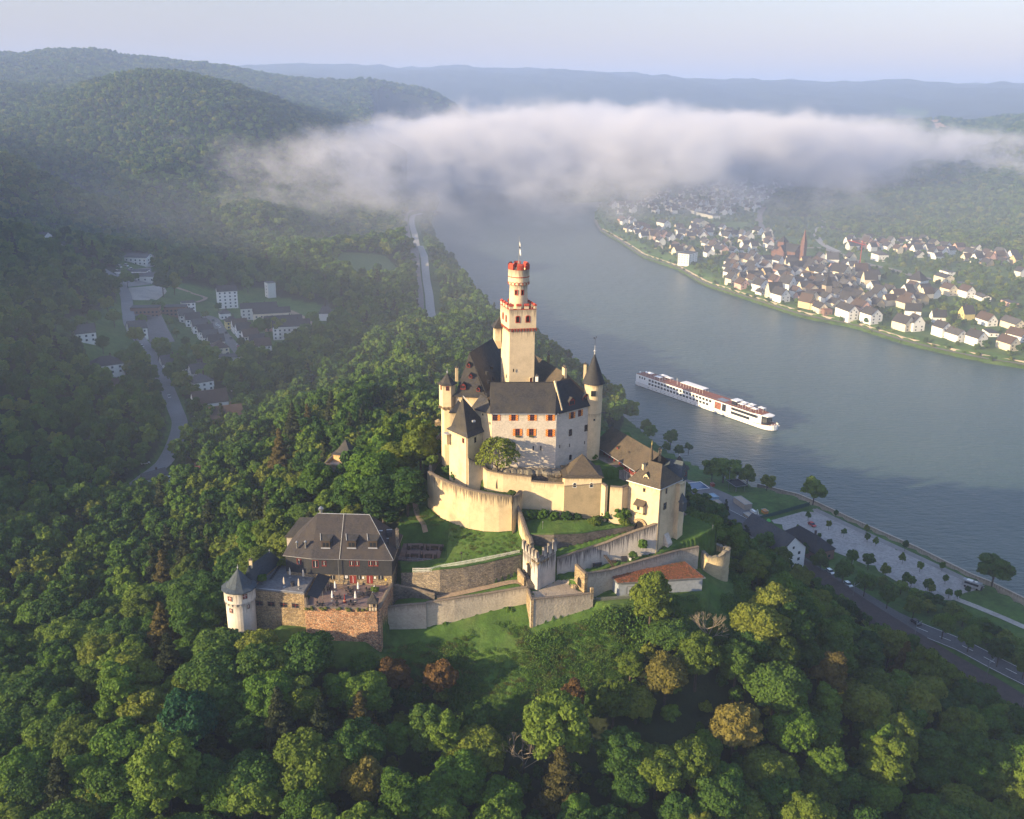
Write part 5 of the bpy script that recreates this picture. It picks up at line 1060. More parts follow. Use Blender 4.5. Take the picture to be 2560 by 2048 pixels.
# ================================================================== RESTAURANT ON THE LOWER TERRACE
ez = 73.0
ER = xy('r',1665,650,ez); EM = xy('r',930,635,ez); EL = xy('r',672,605,ez)
bvr = Vector(at('r',1760,385,ez+.0)[:2]); 
rv_ = Vector((ER[0]-EM[0], ER[1]-EM[1])).normalized(); rn = Vector((-rv_.y, rv_.x))
EB = (ER[0]+rn.x*15.5-rv_.x*-0.5, ER[1]+rn.y*15.5); EBL = (EL[0]+rn.x*12, EL[1]+rn.y*12+1)
rq = [EM, ER, EB, EBL, EL]; rqi = offset(ccw(rq), -.55); rc = mid(rq)
rs = thing('castle_restaurant', 'long slate clad restaurant with steep hipped slate roof and three dormers above the terrace', 'restaurant', (*rc, 64))
MB().prism(rqi, 68.0, ez-.1, 0).build('slate_wall', SLATED, rs); MB().prism(offset(rqi, -.12), 62, 68.0, 0).build('stone_wall', STONEO, rs)
rp = [at('r',985,228,82.8), at('r',1450,240,82.8)]
m = MB(); roof_mb(m, rq, ez, rp, 82.8, .05, 0, th=.25); m.build('roof', slate('restaurant_slate', (.036,.034,.040), (.058,.048,.044), mk=.25), rs)
m = MB(); e = rq
for i in range(5):
    a, b = e[i], e[(i+1) % 5]; m.bar((*a, ez-.1), (*b, ez-.1), .10, 0, 6)
m.build('gutter', METAL, rs)
m = MB(); m.bar(rp[0], rp[1], .1); m.bar(at('r',1220,235,82.9), at('r',1180,640,73.1), .05); m.bar((rp[1][0], rp[1][1], 82.85), (*ER, ez+.05), .07); m.build('lead_seam', LEAD, rs)
m = MB(); d_, n_, l_ = wallframe(EM, ER, rc); s, z = onwall(EM, ER, 'r', 1172, 700); q = (EM[0]+d_.x*s, EM[1]+d_.y*s); m.bar((*q, 66), (*q, 73), .08, 0, 6); m.build('downpipe', METAL, rs)
nrm = np.cross(np.array([*ER, ez])-np.array([*EM, ez]), np.array(rp[0])-np.array([*EM, ez]))
def onroof(c, x, y):
    r = ray(c, x, y); o = np.array([0, 0, CAM_H]); t = nrm@(np.array([*EM, ez])-o)/(nrm@r); return o+r*t
for x0, x1, xm, yt in ((1012,1138,1060,430),(1242,1362,1292,430),(1432,1550,1482,432)):
    # flat-headed dormer with flared cheeks
    P = onroof('r', xm, 535); m = MB(); t = rv_; o = -rn; hw = 1.15; T = lambda a, b, zz: (P[0]+t.x*a+o.x*b, P[1]+t.y*a+o.y*b, zz)
    zt = P[2]+2.3; bk = -3.6
    m.face([T(-hw,.25,P[2]), T(hw,.25,P[2]), T(hw,.25,zt-.15), T(-hw,.25,zt-.15)], 1)
    for sx in (-1, 1):
        q = [T(sx*hw,.25,P[2]), T(sx*hw,.25,zt), T(sx*(hw+.9),bk,zt+.9), T(sx*(hw+.5),bk*.6,P[2]+1.4)]; m.face(q, 0); m.face(q[::-1], 0)
    q = [T(-hw-.1,.5,zt-.1), T(hw+.1,.5,zt-.1), T(hw+1.0,bk,zt+.95), T(-hw-1.0,bk,zt+.95)]; m.face(q, 0); m.face([(a, b, c-.12) for a, b, c in q][::-1], 0)
    m.face([T(-hw-.1,.5,zt-.22), T(hw+.1,.5,zt-.22), T(hw+.1,.5,zt-.1), T(-hw-.1,.5,zt-.1)], 0)
    d = m.build('dormer', [SLATE, WOODD], rs); g = MB()
    for a in (-.45, .45): g.face([T(a-.36,.28,P[2]+.35), T(a+.36,.28,P[2]+.35), T(a+.36,.28,P[2]+1.5), T(a-.32,.28,P[2]+1.5)], 0)
    g.build('pane', GLASS, d); g = MB(); g.bar(T(-hw-1.0,bk,zt+1.0), T(hw+1.0,bk,zt+1.0), .2); g.bar(T(-hw-.1,.4,P[2]-.02), T(hw+.1,.4,P[2]-.02), .16); g.bar(T(-hw-.1,.5,zt), T(-hw-1.0,bk,zt+1.0), .09); g.build('lead_trim', LEAD, d)
def vent(parent, P, s=1.0):
    m = MB(); m.cyl(P[:2], .28*s, .28*s, P[2]-.5, P[2]+1.3*s, 10, 0); m.cyl(P[:2], .5*s, .5*s, P[2]+1.3*s, P[2]+1.45*s, 10, 0); m.cyl(P[:2], .5*s, .1, P[2]+1.6*s, P[2]+2.0*s, 10, 0); return m.build('roof_vent', METAL, parent)
vent(rs, onroof('r', 800, 525), .8); vent(rs, onroof('r', 878, 525), .9); P = at('r',1010,235,82.9); vent(rs, (P[0], P[1]+1, 81.8), 1.5)
pl = [rqi[i] for i in range(5)]
A, B = [offset(ccw(rq), -.55)[k] for k in (0, 1)] if False else (None, None)
FA = (EM[0]+rn.x*.55, EM[1]+rn.y*.55); FB = (ER[0]+rn.x*.55, ER[1]+rn.y*.55); RW = [DRED, GLASS, WHITE]
for x in (1043, 1290, 1340, 1461, 1509): pw(rs, FA, FB, rc, 'r', x, 677, .95, 1.2, RW, bars=1, fr=.1, sill=True)
pw(rs, FA, FB, rc, 'r', 965, 682, 1.4, 1.9, RW, bars=1)
SA = (FA[0]+rn.x*.12, FA[1]+rn.y*.12); SB = (FB[0]+rn.x*.12, FB[1]+rn.y*.12)
for x, w_ in ((1303, 1.5), (1453, 1.4)): pw(rs, SA, SB, rc, 'r', x, 822, w_, 2.1, [DRED, DRED, WHITE], bars=1, name='door', fr=.14)
for x, w_ in ((1242,1.1),(1358,.9),(1553,1.2),(1120,1.0)): pw(rs, SA, SB, rc, 'r', x, 803, w_, 1.1, [WOODD, GLASS, WHITE], bars=1)
LA, LB = (EL[0]+rn.x*.5+rv_.x*.4, EL[1]+rn.y*.5), (EM[0]+rn.x*.5, EM[1]+rn.y*.5); pw(rs, LA, LB, rc, 'r', 818, 660, 1.0, 1.4, RW, bars=1)
# side roof windows and chimney on the right slope
P = at('r',1700,450,76.5); chimney(rs, P[:2], 73.5, 79.0, .8, .8, .2, STONE, 1)
for x, y, z in ((1630,400,77.5),(1600,480,76.2)):
    P = at('r', x, y, z); m = MB(); m.box((P[0], P[1], P[2]-.3), (1.6, 1.8, 1.2), .1, 0); m.bar((P[0]-.9,P[1]+.9,P[2]+.35), (P[0]+.6,P[1]+1.2,P[2]+.35), .12, 1); m.build('roof_hatch', [SLATED, LEAD], rs)
# rear wing with its own hipped roof
W0 = xy('r',705,435,73.8); wq = [W0, (W0[0]+9, W0[1]+.5), (W0[0]+9.5, W0[1]+9), (W0[0]+1.5, W0[1]+9)]
rw = thing('restaurant_rear_wing', 'lower hipped slate wing tucked behind the left end of the restaurant', 'annexe', (*mid(wq), 64)); m = MB(); m.prism(wq, 62, 73.8, 0); m.build('wall', WHITEP, rw); m = MB(); roof_mb(m, wq, 73.8, [(mid(wq)[0]-2, mid(wq)[1]), (mid(wq)[0]+3, mid(wq)[1])], 77.6, .4, 0); m.build('roof', SLATE, rw)
# bus-shelter like roof behind the ridge
P = at('r',1325,215,74); m = MB(); q = rect((P[0], P[1]+8), 9.5, 4.5, .05); m.prism(q, 74.6, 74.9, 0); m.bar((*q[0], 75), (*q[1], 75), .08, 1); sh = thing('flat_shed', 'flat roofed shed showing just behind the restaurant ridge', 'shed', (P[0], P[1]+8, 70)); m.build('roof', [SLATEB, LEAD], sh); MB().prism(offset(ccw(q), -.3), 66, 74.6, 0).build('wall', STONE, sh)
# ---- lower flat-roofed hall with roof terrace
QZ = 67.0; Q0 = xy('r',385,900,QZ); Q1 = xy('r',862,945,QZ); Q2 = xy('r',1010,712,QZ); Q3 = xy('r',640,650,QZ)
fl_ = thing('flat_roof_hall', 'ochre rubble hall with flat terrace roof and a row of four red windows', 'building', (*mid([Q0,Q1,Q2,Q3]), 56))
fq = [Q0, Q1, Q2, Q3]; MB().prism(fq, 50, QZ-.4, 0).build('wall', STONEO, fl_); m = MB(); m.prism(offset(ccw(fq), .12), QZ-.4, QZ, 0); m.build('roof_edge', ground('flat_roof', [(.13,.13,.14),(.20,.20,.21)], scale=.8), fl_)
for x in (463, 568, 680, 785): pw(fl_, Q0, Q1, mid(fq), 'r', x, 1035+(x-463)*.07, 1.9, 1.25, [STONE, GLASS, DRED], bars=2, fr=.18)
ik = ccw(fq); m = MB()
for i in range(4): a, b = offset(ik, -.2)[i], offset(ik, -.2)[(i+1) % 4]; m.bar((*a, QZ+.02), (*b, QZ+.02), .12)
m.build('roof_kerb', METAL, fl_)
# blue slate roofed range from the round tower to the restaurant
B0 = xy('r',400,865,67.3); B1 = xy('r',665,650,69.5); r0_ = at('r',320,735,73.5); r1_ = at('r',550,568,73.5)
bd = Vector((r1_[0]-r0_[0], r1_[1]-r0_[1])).normalized(); bn = Vector((bd.y, -bd.x)); bn = bn if bn.y < 0 else -bn
b0_ = xy('r',405,868,67.8); b1_ = xy('r',668,652,67.8); r0_ = (r0_[0]+bd.x*2, r0_[1]+bd.y*2, 73.5); bq = [b0_, b1_, (2*r1_[0]-b1_[0], 2*r1_[1]-b1_[1]), (2*r0_[0]-b0_[0]-1, 2*r0_[1]-b0_[1]+1)]
bl = thing('blue_roof_wing', 'narrow wing with steep blue slate roof joining the round tower to the restaurant', 'building wing', (*mid(bq), 60))
MB().prism(bq, 52, 67.8, 0).build('wall', STONEO, bl); m = MB(); roof_mb(m, bq, 67.8, [r0_, r1_], 73.5, .3, 0); m.build('roof', SLATEBL, bl); chimney(bl, (r0_[0]+bd.x*1.2, r0_[1]+bd.y*1.2), 72.5, 74.8, .8, .6, 0, CREAM, 1)
finial(bl, r1_[:2], 73.3, 1.0, .07)
P = at('r',335,815,70.0); m = MB(); m.box((P[0], P[1]+.3, P[2]), (.7, .9, .8), .6, 0); m.build('roof_hatch', SLATE, bl)
# ---- left round tower
cx, cy_ = -71.2, 223.3; rtc = (cx+.4, cy_); zt = ztop((rtc[0], rtc[1]-3.9), 'r', 250, 945); wt = thing('white_round_tower', 'stout white round tower with blue grey cone roof at the left corner of the restaurant', 'tower', (*rtc, 46))
zc = ztop((rtc[0], rtc[1]-3.9), 'r', 250, 1050); m = MB(); m.cyl(rtc, 3.55, 3.75, 42, zc, 32, 0, cap=False); m.cyl(rtc, 4.0, 4.0, zc, zt, 32, 0, cap=False); m.build('wall', plaster('white_tower_plaster', (.62,.57,.50), streak=.6, patch=.12, depth=5), wt, smooth=True)
m = MB(); q = ring(rtc, 3.8, 20)
for i in range(20): arcade(m, q[i], q[(i+1) % 20], zc+.15, 1, .2, .9, 0, 0, rtc)
m.build('corbel_frieze', WHITEW, wt)
za = ztop(rtc, 'r', 232, 722); m = MB(); roof_mb(m, ring(rtc, 4.0, 12), zt, [rtc], za, .6, 0, flare=.10); m.build('roof', SLATEBL, wt); finial(wt, rtc, za-.3, 1.6, .10)
for a_, x, y, w_, h_ in ((-112,204,997,1.05,1.1),(-55,327,975,1.0,1.2),(-115,190,1103,.75,1.05),(-42,365,1065,.45,1.0)):
    a_ = math.radians(a_); R0 = 4.0 if y < 1010 else 3.75; c = (rtc[0]+R0*math.cos(a_), rtc[1]+R0*math.sin(a_)); t = (-math.sin(a_), math.cos(a_)); A = (c[0]-t[0]*1.5, c[1]-t[1]*1.5); B = (c[0]+t[0]*1.5, c[1]+t[1]*1.5)
    z = ztop(c, 'r', x, y); window(wt, A, B, rtc, 1.5, z, w_, h_, [STONE, DRED, WHITE], bars=2, fr=.12, out=.12)
# ---- orange terrace bastion and cafe terrace
O1 = xy('r',1545,1098,65); O0 = xy('r',872,1080,65); orw = thing('orange_bastion', 'tall reddish rubble retaining wall holding up the cafe terrace, plants hanging over its top', 'wall', (*O0, 48))
m = MB(); wall_mb(m, [(Q1[0]-.1, Q1[1]+.3, 46, 65.3), (*O0, 44, 65.2)], .9, 0, 1); m.build('left_face', [STONER, CAP], orw)
m = MB(); wall_mb(m, [(*O0, 44, 65.2), (*lerp(O0, O1, .5), 44, 65.0), (*O1, 44, 65.3)], .9, 0, 1, jag=.1); m.build('front_face', [STONER, CAP], orw)
m = MB(); wall_mb(m, [(*O1, 44, 65.3), (-31.6, 231.5, 52, 65.6)], .9, 0, 1); m.build('side_face', [STONER, CAP], orw)
m = MB(); rr = random.Random(9)
for k in range(30):
    t = rr.random(); P = lerp(O0, O1, t); m.blob((P[0], P[1]-.2, 65.3+rr.random()*.2-rr.random()*.8), .2+.4*rr.random(), 0, 6, 4, .7)
tag(m.build('wall_plants', foliage('wall_plant_leaf', (.06,.09,.02), (.12,.12,.03)), off=(*O0, 65)), 'low trailing plants along the top of the reddish terrace wall', 'plants', kind='stuff')
ter = sheet('cafe_terrace', [O0, O1, (-32.0, 232.4), SB, SA, xy('r',1015,760,65)], PAVE, z=65.0, lift=.1, step=.8)
m = MB(); a = xy('r',1010,740,68.2); b = xy('r',905,985,68.2); c = xy('r',1085,770,68.0)
m.face([(*xy('r',1005,735,68.4), 68.4), (*xy('r',890,960,68.4), 68.4), (*xy('r',985,995,67.4), 67.4), (*xy('r',1110,790,67.4), 67.4)], 0); aw_ = thing('slate_canopy', 'sloping dark canopy along the left edge of the cafe terrace', 'canopy', (*xy('r',985,900,65), 65)); m.build('canopy_roof', SLATED, aw_)
for k in range(4): q = lerp(xy('r',985,995,67.4), xy('r',1110,790,67.4), (k+.3)/4); m = MB(); m.bar((*q, 65), (*q, 67.4), .07); m.build('post', METAL, aw_)
# half timbered lookout
lk = xy('r',1478,1100,65.2); lo_ = thing('timbered_lookout', 'tiny half timbered lookout with pointed slate roof on the terrace corner', 'lookout', (*lk, 60)); lq_ = rect((lk[0], lk[1]+.9), 2.2, 2.2, .05)
MB().prism(lq_, 56, 65.0, 0).build('stone_base', STONER, lo_); MB().prism(lq_, 65.0, 67.5, 0).build('panel', plain('timber_frame_infill', (.52,.42,.30), .9), lo_); m = MB(); l2 = ccw(lq_)
for i in range(4):
    a, b = l2[i], l2[(i+1) % 4]
    for zz in (65.1, 66.2, 67.4): m.bar((*a, zz), (*b, zz), .09)
    for t in (0, .33, .66, 1): q = lerp(a, b, t); m.bar((*q, 65.1), (*q, 67.4), .08)
m.build('timber_frame', WOODD, lo_); m = MB(); roof_mb(m, lq_, 67.5, [(mid(lq_)[0], mid(lq_)[1])], ztop(mid(lq_), 'r', 1473, 938), .35, 0, flare=.15); m.build('roof', SLATE, lo_); finial(lo_, mid(lq_), ztop(mid(lq_), 'r', 1473, 938)-.2, .7, .05)
a, b = l2[0], l2[1]; window(lo_, a, b, mid(lq_), 1.5, 66.8, .5, .6, [WOODD, GLASS], bars=0)
# ---- parasols, closed
def closed_parasol(name, c, z, h, mat, label, group):
    t = thing(name, label, 'parasol', (*c, z), group); m = MB(); m.bar((*c, z), (*c, z+h+.15), .035, 0, 6); m.cyl(c, .38, .34, z, z+.1, 12, 0); m.build('pole', METAL, t)
    m = MB(); n = 8; pr = [(h*.28,.24),(h*.34,.30),(h*.5,.27),(h*.72,.20),(h*.9,.12),(h,.03)]
    for i in range(n):
        for (z0, r0), (z1, r1) in zip(pr[:-1], pr[1:]):
            a0, a1 = 2*math.pi*i/n, 2*math.pi*(i+1)/n; am = (a0+a1)/2; k = .72
            P = lambda a, r, zz: (c[0]+r*math.cos(a), c[1]+r*math.sin(a), z+zz)
            m.face([P(a0,r0,z0), P(am,r0*k,z0), P(am,r1*k,z1), P(a0,r1,z1)], 0); m.face([P(am,r0*k,z0), P(a1,r0,z0), P(a1,r1,z1), P(am,r1*k,z1)], 0)
    m.build('canopy', mat, t); return t
wl = ['at the terrace back left', 'at the terrace back right', 'at the terrace front left', 'at the terrace front right']
for i, (x, y) in enumerate(((1143,925),(1350,932),(1117,1012),(1325,1015))): closed_parasol('closed_parasol', xy('r',x,y,65.1), 65.1, 3.0, CANVAS, 'white closed parasol '+wl[i], 'closed white parasols on the cafe terrace')
closed_parasol('closed_parasol', xy('r',1495,935,65.1), 65.1, 2.0, CANVAS, 'small white closed parasol behind the timbered lookout', 'closed white parasols on the cafe terrace')
cl_ = ['back left', 'back right', 'front left', 'front right']
for i, (x, y) in enumerate(((738,805),(858,820),(685,890),(818,905))): closed_parasol('closed_parasol', xy('r',x,y,QZ), QZ+.02, 3.0, CREAMC, 'slim cream closed parasol, %s of the four on the flat roof' % cl_[i], 'closed cream parasols on the flat roof')
# ---- tables and chairs
def cafe_chair():
    t = thing('cafe_chair', 'dark cafe chair at a terrace table', 'chair', (0,0,0), 'chairs on the cafe terrace'); ORG[t.name] = Vector((0,0,0))
    m = MB(); m.box((0,0,.45), (.5,.5,.06)); m.build('seat', DMETAL, t); m = MB(); m.box((0,-.24,.75), (.48,.05,.55)); m.build('backrest', DMETAL, t)
    for sx in (-.22,.22):
        for sy in (-.22,.22): m = MB(); m.bar((sx,sy,0), (sx,sy,.45), .03); m.build('leg', DMETAL, t)
    return t
def cafe_table():
    t = thing('cafe_table', 'dark square cafe table', 'table', (0,0,0), 'tables on the cafe terrace'); m = MB(); m.box((0,0,.74), (.9,.9,.05)); m.build('tabletop', DMETAL, t)
    m = MB(); m.bar((0,0,0), (0,0,.73), .05); m.box((0,0,.03), (.5,.5,.05)); m.build('pedestal', DMETAL, t); return t
ch0, tb0 = cafe_chair(), cafe_table(); first = [True]
def place(proto, loc, rz, label):
    if proto.get('used') is None: proto['used'] = 1; o = proto; o.location = loc; o.rotation_euler = (0,0,rz); o['label'] = label
    else: o = copy_tree(proto, loc=loc, rz=rz, label=label)
    return o
spots_ = [(1160,1055,'near the front wall, left'),(1295,1052,'near the front wall, right of the centre'),(1005,1062,'in the front left corner'),(1160,995,'by the front left parasol'),(1360,980,'by the front right parasol'),(1290,960,'right of the red standing heater'),(1270,930,'between the back parasols'),(1075,915,'beside the slate canopy'),(1450,930,'under the small parasol'),(1425,965,'near the timbered lookout')]
for k, (x, y, tx) in enumerate(spots_):
    P = xy('r', x, y, 65.1); place(tb0, (*P, 65.1), k*.3, 'dark cafe table '+tx)
    for j in range(4):
        a = k*.3+j*math.pi/2+.2; place(ch0, (P[0]+.85*math.cos(a), P[1]+.85*math.sin(a), 65.1), a+math.pi/2, 'dark cafe chair around the table '+tx)
for o in (ch0, tb0):
    if 'used' in o: del o['used']
for o in list(SC.objects):
    if 'used' in o: del o['used']
P = xy('r',1230,1030,65.1); t = thing('patio_heater', 'dark red standing heater in the middle of the cafe terrace', 'heater', (*P, 65.1)); m = MB(); m.cyl(P, .42, .35, 65.1, 66.0, 12, 0); m.cyl(P, .22, .10, 66.0, 67.3, 10, 0); m.blob((*P, 67.4), .16); m.build('body', DRED, t); m = MB(); m.cyl(P, .46, .46, 65.75, 65.85, 12, 0); m.build('tray', CREAM, t)
P = xy('r',762,880,QZ); t = thing('roof_planter', 'dark round planter standing among the cream parasols', 'planter', (*P, QZ)); m = MB(); m.cyl(P, .5, .55, QZ, QZ+1.1, 14, 0); m.build('pot', DMETAL, t); m = MB(); m.cyl(P, .6, .6, QZ+1.1, QZ+1.16, 14, 0); m.build('rim', DMETAL, t)
# stacked chairs on the roof edge
for k in range(7):
    P = lerp(xy('r',565,825,QZ), xy('r',635,725,QZ), k/6); place(ch0, (*P, QZ+.02), .8, 'dark folded chair in the row along the flat roof edge'); 
m = MB(); a = xy('r',1165,905,65.1); b = xy('r',1300,905,65.1); m.bar((*a,66.0),(*b,66.0),.05)
for k in range(15): q = lerp(a, b, k/14); m.bar((*q,65.1),(*q,66.0),.04)
tag(m.build('low_fence', WOOD, off=(*a,65.1)), 'short yellowish wooden fence by the restaurant doors', 'fence')
# signs by the doors
for x, y, w_, h_, mat, lab in ((1244,797,.8,.8,plain('menu_board',(.5,.5,.5),.6,var=.6,scale=6),'round colourful board on the restaurant wall'),(1395,805,.45,.6,WHITE,'white notice between the two red doors'),(1500,805,.45,.6,WHITE,'white notice right of the right hand red door'),(1597,822,.45,.5,plain('yellow_box',(.8,.55,.05),.5),'small yellow box at the right end of the stone wall')):
    s, z = onwall(SA, SB, 'r', x, y); m = MB(); c = (SA[0]+rv_.x*s-rn.x*.08, SA[1]+rv_.y*s-rn.y*.08, z); m.box(c, (w_,.08,h_), math.atan2(rv_.y,rv_.x)); tag(m.build('wall_sign', mat, off=c), lab, 'sign')
for x, y, lab in ((1262,862,'dark folding chalkboard left of the red doors'),(1400,868,'dark folding chalkboard between the red doors')):
    P = xy('r',x,y,65.1); m = MB(); m.face([(P[0]-.35,P[1]-.25,65.1),(P[0]+.35,P[1]-.25,65.1),(P[0]+.3,P[1],66.3),(P[0]-.3,P[1],66.3)]); m.face([(P[0]+.35,P[1]+.25,65.1),(P[0]-.35,P[1]+.25,65.1),(P[0]-.3,P[1],66.3),(P[0]+.3,P[1],66.3)]); tag(m.build('chalkboard', DMETAL, off=(*P,65.1)), lab, 'sign')
# ---- upper terrace east of the restaurant with loungers in four groups
up = [xy('x',395,630,68.1), xy('x',755,655,68.1), xy('x',700,820,68.1), xy('x',340,790,68.1)]
sheet('upper_terrace', up, PAVE, z=68.1, lift=.08, step=.8)
upw = thing('terrace_edge_wall', 'dark stone edge wall under the upper paved terrace', 'wall', (*up[3], 65)); m = MB(); wall_mb(m, [(up[3][0],up[3][1]-.2,62,68.1),(up[2][0],up[2][1]-.2,62,68.1)], .4, 0, 0, cap=False); m.build('wall_face', STONED, upw)
m = MB(); a, b = up[3], up[2]
for k in range(9): q = lerp(a, b, k/8); m.bar((*q,68.1),(*q,69.1),.035)
m.bar((*a,69.1),(*b,69.1),.04); m.bar((*a,68.6),(*b,68.6),.03); tag(m.build('railing', METAL, off=(*a,68.1)), 'thin metal railing along the front of the upper terrace', 'railing')
def lounge(c, k, lab):
    for i, (dx, a) in enumerate(((-1.9, 0), (1.9, math.pi))):
        t = thing('high_backed_chair', 'dark high backed timber chair, %s in the %s group' % (('left','right')[i], lab), 'chair', (c[0]+dx, c[1], 68.15), 'high backed timber chairs on the upper terrace'); s = 1 if i == 0 else -1
        for sy in (-1.0, 0.05): 
            m = MB(); m.box((c[0]+dx, c[1]+sy+.45, 68.6), (.8,.85,.1)); m.build('seat', WOODD, t); m = MB(); m.box((c[0]+dx-s*.42, c[1]+sy+.45, 69.05), (.1,.85,1.1)); m.build('backrest', WOODD, t)
        m = MB(); m.box((c[0]+dx, c[1]-.1, 68.35), (.6,1.6,.35)); m.build('base', WOODD, t)
    t = thing('garden_table', 'dark timber table of the %s seating group' % lab, 'table', (*c, 68.15), 'timber tables on the upper terrace'); m = MB(); m.box((*c, 68.95), (2.2,1.3,.1)); m.build('tabletop', WOODD, t)
    for sx in (-.8,.8): m = MB(); m.box((c[0]+sx, c[1], 68.5), (.12,1.0,.75)); m.build('trestle', WOODD, t)
for k, (x, y, lab) in enumerate(((497,690,'back left'),(670,695,'back right'),(490,765,'front left'),(615,768,'front right'))): lounge(xy('x',x,y,68.2), k, lab)
# white picket fence
pf = [('x',475,895,68.3),('x',560,896,68.6),('x',640,892,69.0),('x',720,868,69.3),('x',910,835,70.1),('x',1100,800,70.5),('x',1280,765,70.9),('x',1440,732,71.3)]
m = MB(); pts = [at(*p) for p in pf]; t_ = thing('picket_fence', 'white picket fence curving above the rough rubble wall', 'fence', pts[0]); rails = MB(); cnt = 0
for a, b in zip(pts[:-1], pts[1:]):
    L = math.dist(a[:2], b[:2]); k = int(L/.32); rails.bar((a[0],a[1],a[2]+.35), (b[0],b[1],b[2]+.35), .04); rails.bar((a[0],a[1],a[2]+.95), (b[0],b[1],b[2]+.95), .04)
    for i in range(k): q = lerp(a, b, i/k); m.bar((q[0],q[1]-.05,q[2]-.2), (q[0],q[1]-.05,q[2]+1.15), .05)
tag(m.build('pickets', WHITE, t_), kind='stuff'); rails.build('rails', WHITE, t_)
pf2 = thing('grey_picket_fence', 'pale grey picket fence below the red planted shed roof', 'fence', at('w',1170,1145,63)); m = MB(); a, b = at('w',1168,1148,63), at('w',1420,1128,63)
for i in range(46): q = lerp(a, b, i/45); m.bar((*q[:2],62.6), (*q[:2],64.4), .06)
tag(m.build('pickets', METAL, pf2), kind='stuff'); m = MB(); m.bar((*a[:2],64.0),(*b[:2],64.0),.04); m.build('rail', METAL, pf2)
# red sedum shed
S0 = xy('w',1280,965,67.6); S1 = xy('w',1332,1018,67.6); S2 = xy('w',1925,980,67.6); S3 = xy('w',1785,868,67.6); sq = [S1, S2, S3, S0]
sd = thing('sedum_shed', 'grey timber shed with flat roof planted in red sedum', 'shed', (*mid(sq), 62)); MB().prism(offset(ccw(sq), -.5), 60, 67.1, 0).build('board_wall', plain('grey_boards', (.24,.27,.32), .8), sd)
m = MB(); m.prism(sq, 67.15, 67.5, 0); m.build('roof_edge', METAL, sd)
def _sed():
    m, nt, b = new_mat('sedum'); g = N_(nt, 'ShaderNodeNewGeometry').outputs['Position']; f = noise(nt, 1.5, 7, g, .8)
    nt.links.new(ramp(nt, f, [(.35, (.06,.07,.02)), (.48, (.15,.055,.025)), (.58, (.25,.085,.04)), (.70, (.36,.22,.09))]), b.inputs['Base Color']); b.inputs['Roughness'].default_value = .95; bump(nt, b, f, 1.0, .3); return m
SED = _sed(); m = MB(); i3 = offset(ccw(sq), -.25); m.prism(i3, 67.5, 67.62, 0); m.build('planting', SED, sd)
m = MB(); rr = random.Random(4)
for k in range(420):
    a, b_ = rr.random(), rr.random(); P = lerp(lerp(i3[0], i3[1], a), lerp(i3[3], i3[2], a), b_); m.blob((P[0], P[1], 67.62), .12+.16*rr.random(), 0, 5, 3, .6)
tag(m.build('sedum_tufts', SED, sd), kind='stuff')
dsh = Vector((S2[0]-S1[0], S2[1]-S1[1])).normalized(); nsh = Vector((-dsh.y, dsh.x)); F_A = (S1[0]+nsh.x*.5, S1[1]+nsh.y*.5)
for s in (3.4, 5.0): window(sd, F_A, (S2[0]+nsh.x*.5, S2[1]+nsh.y*.5), mid(sq), s, 64.9, 1.2, 2.2, [METAL, plain('grey_door', (.30,.32,.35), .6)], bars=0, name='door')
# yard clutter
yd = ((1190,905,2.4,1.6,1.1,DMETAL,'black container in the yard below the streaked wall','container'),(1375,868,1.6,1.2,1.0,DMETAL,'dark bin beside the young tree in the yard','bin'),(1300,885,1.8,.9,.7,WOODD,'dark crate between the container and the bin','crate'),(1415,868,.5,.5,.7,WHITE,'small pale box near the dark bin','box'))
for x, y, a, b, h, mat, lab, cat in yd:
    P = at('w', x, y, gh(*xy('w',x,y,68))); m = MB(); m.box((P[0], P[1], P[2]+h/2), (a, b, h), .15, 0); m.box((P[0], P[1], P[2]+h+.06), (a+.15, b+.15, .1), .15, 0); m.bar((P[0]-a/2, P[1]-b/2, P[2]+h*.6), (P[0]+a/2, P[1]-b/2-.05, P[2]+h*.6), .05); tag(m.build(cat, mat, off=P), lab, cat)
m = MB(); a = at('w',1240,830,71.2); b = at('w',1300,910,68.6); m.bar(a, b, .18); m.bar((a[0]+.5,a[1],a[2]), (b[0]+.5,b[1],b[2]), .12); tag(m.build('timber_beam', WOODD, off=a), 'dark timber beams leaning in the yard', 'beams')
P = at('w',1040,1045,65.5); m = MB(); m.blob((P[0],P[1],65.6), 1.1, 0, 9, 5, .55); m.blob((P[0]+.9,P[1]+.3,65.6), .7, 0, 8, 5, .5); tag(m.build('boulder', STONEO, off=P), 'pale boulders beside the free standing arch', 'boulder')
P = at('w',848,1130,65.5); m = MB(); m.bar((*P[:2],65.4), (*P[:2],67.2), .06); m.bar((P[0]-.3,P[1],67.1), (P[0]+.3,P[1],67.3), .08); tag(m.build('pay_telescope', DMETAL, off=P), 'small dark telescope on a post by the forecourt parapet', 'telescope')
P = at('x',912,800,70); m = MB(); m.bar((*P[:2],69.5), (*P[:2],72.3), .06); m.cyl(P[:2], .22, .3, 72.2, 72.6, 8, 0); tag(m.build('lantern', DMETAL, off=P), 'small lantern post beside the white picket fence', 'street lamp')
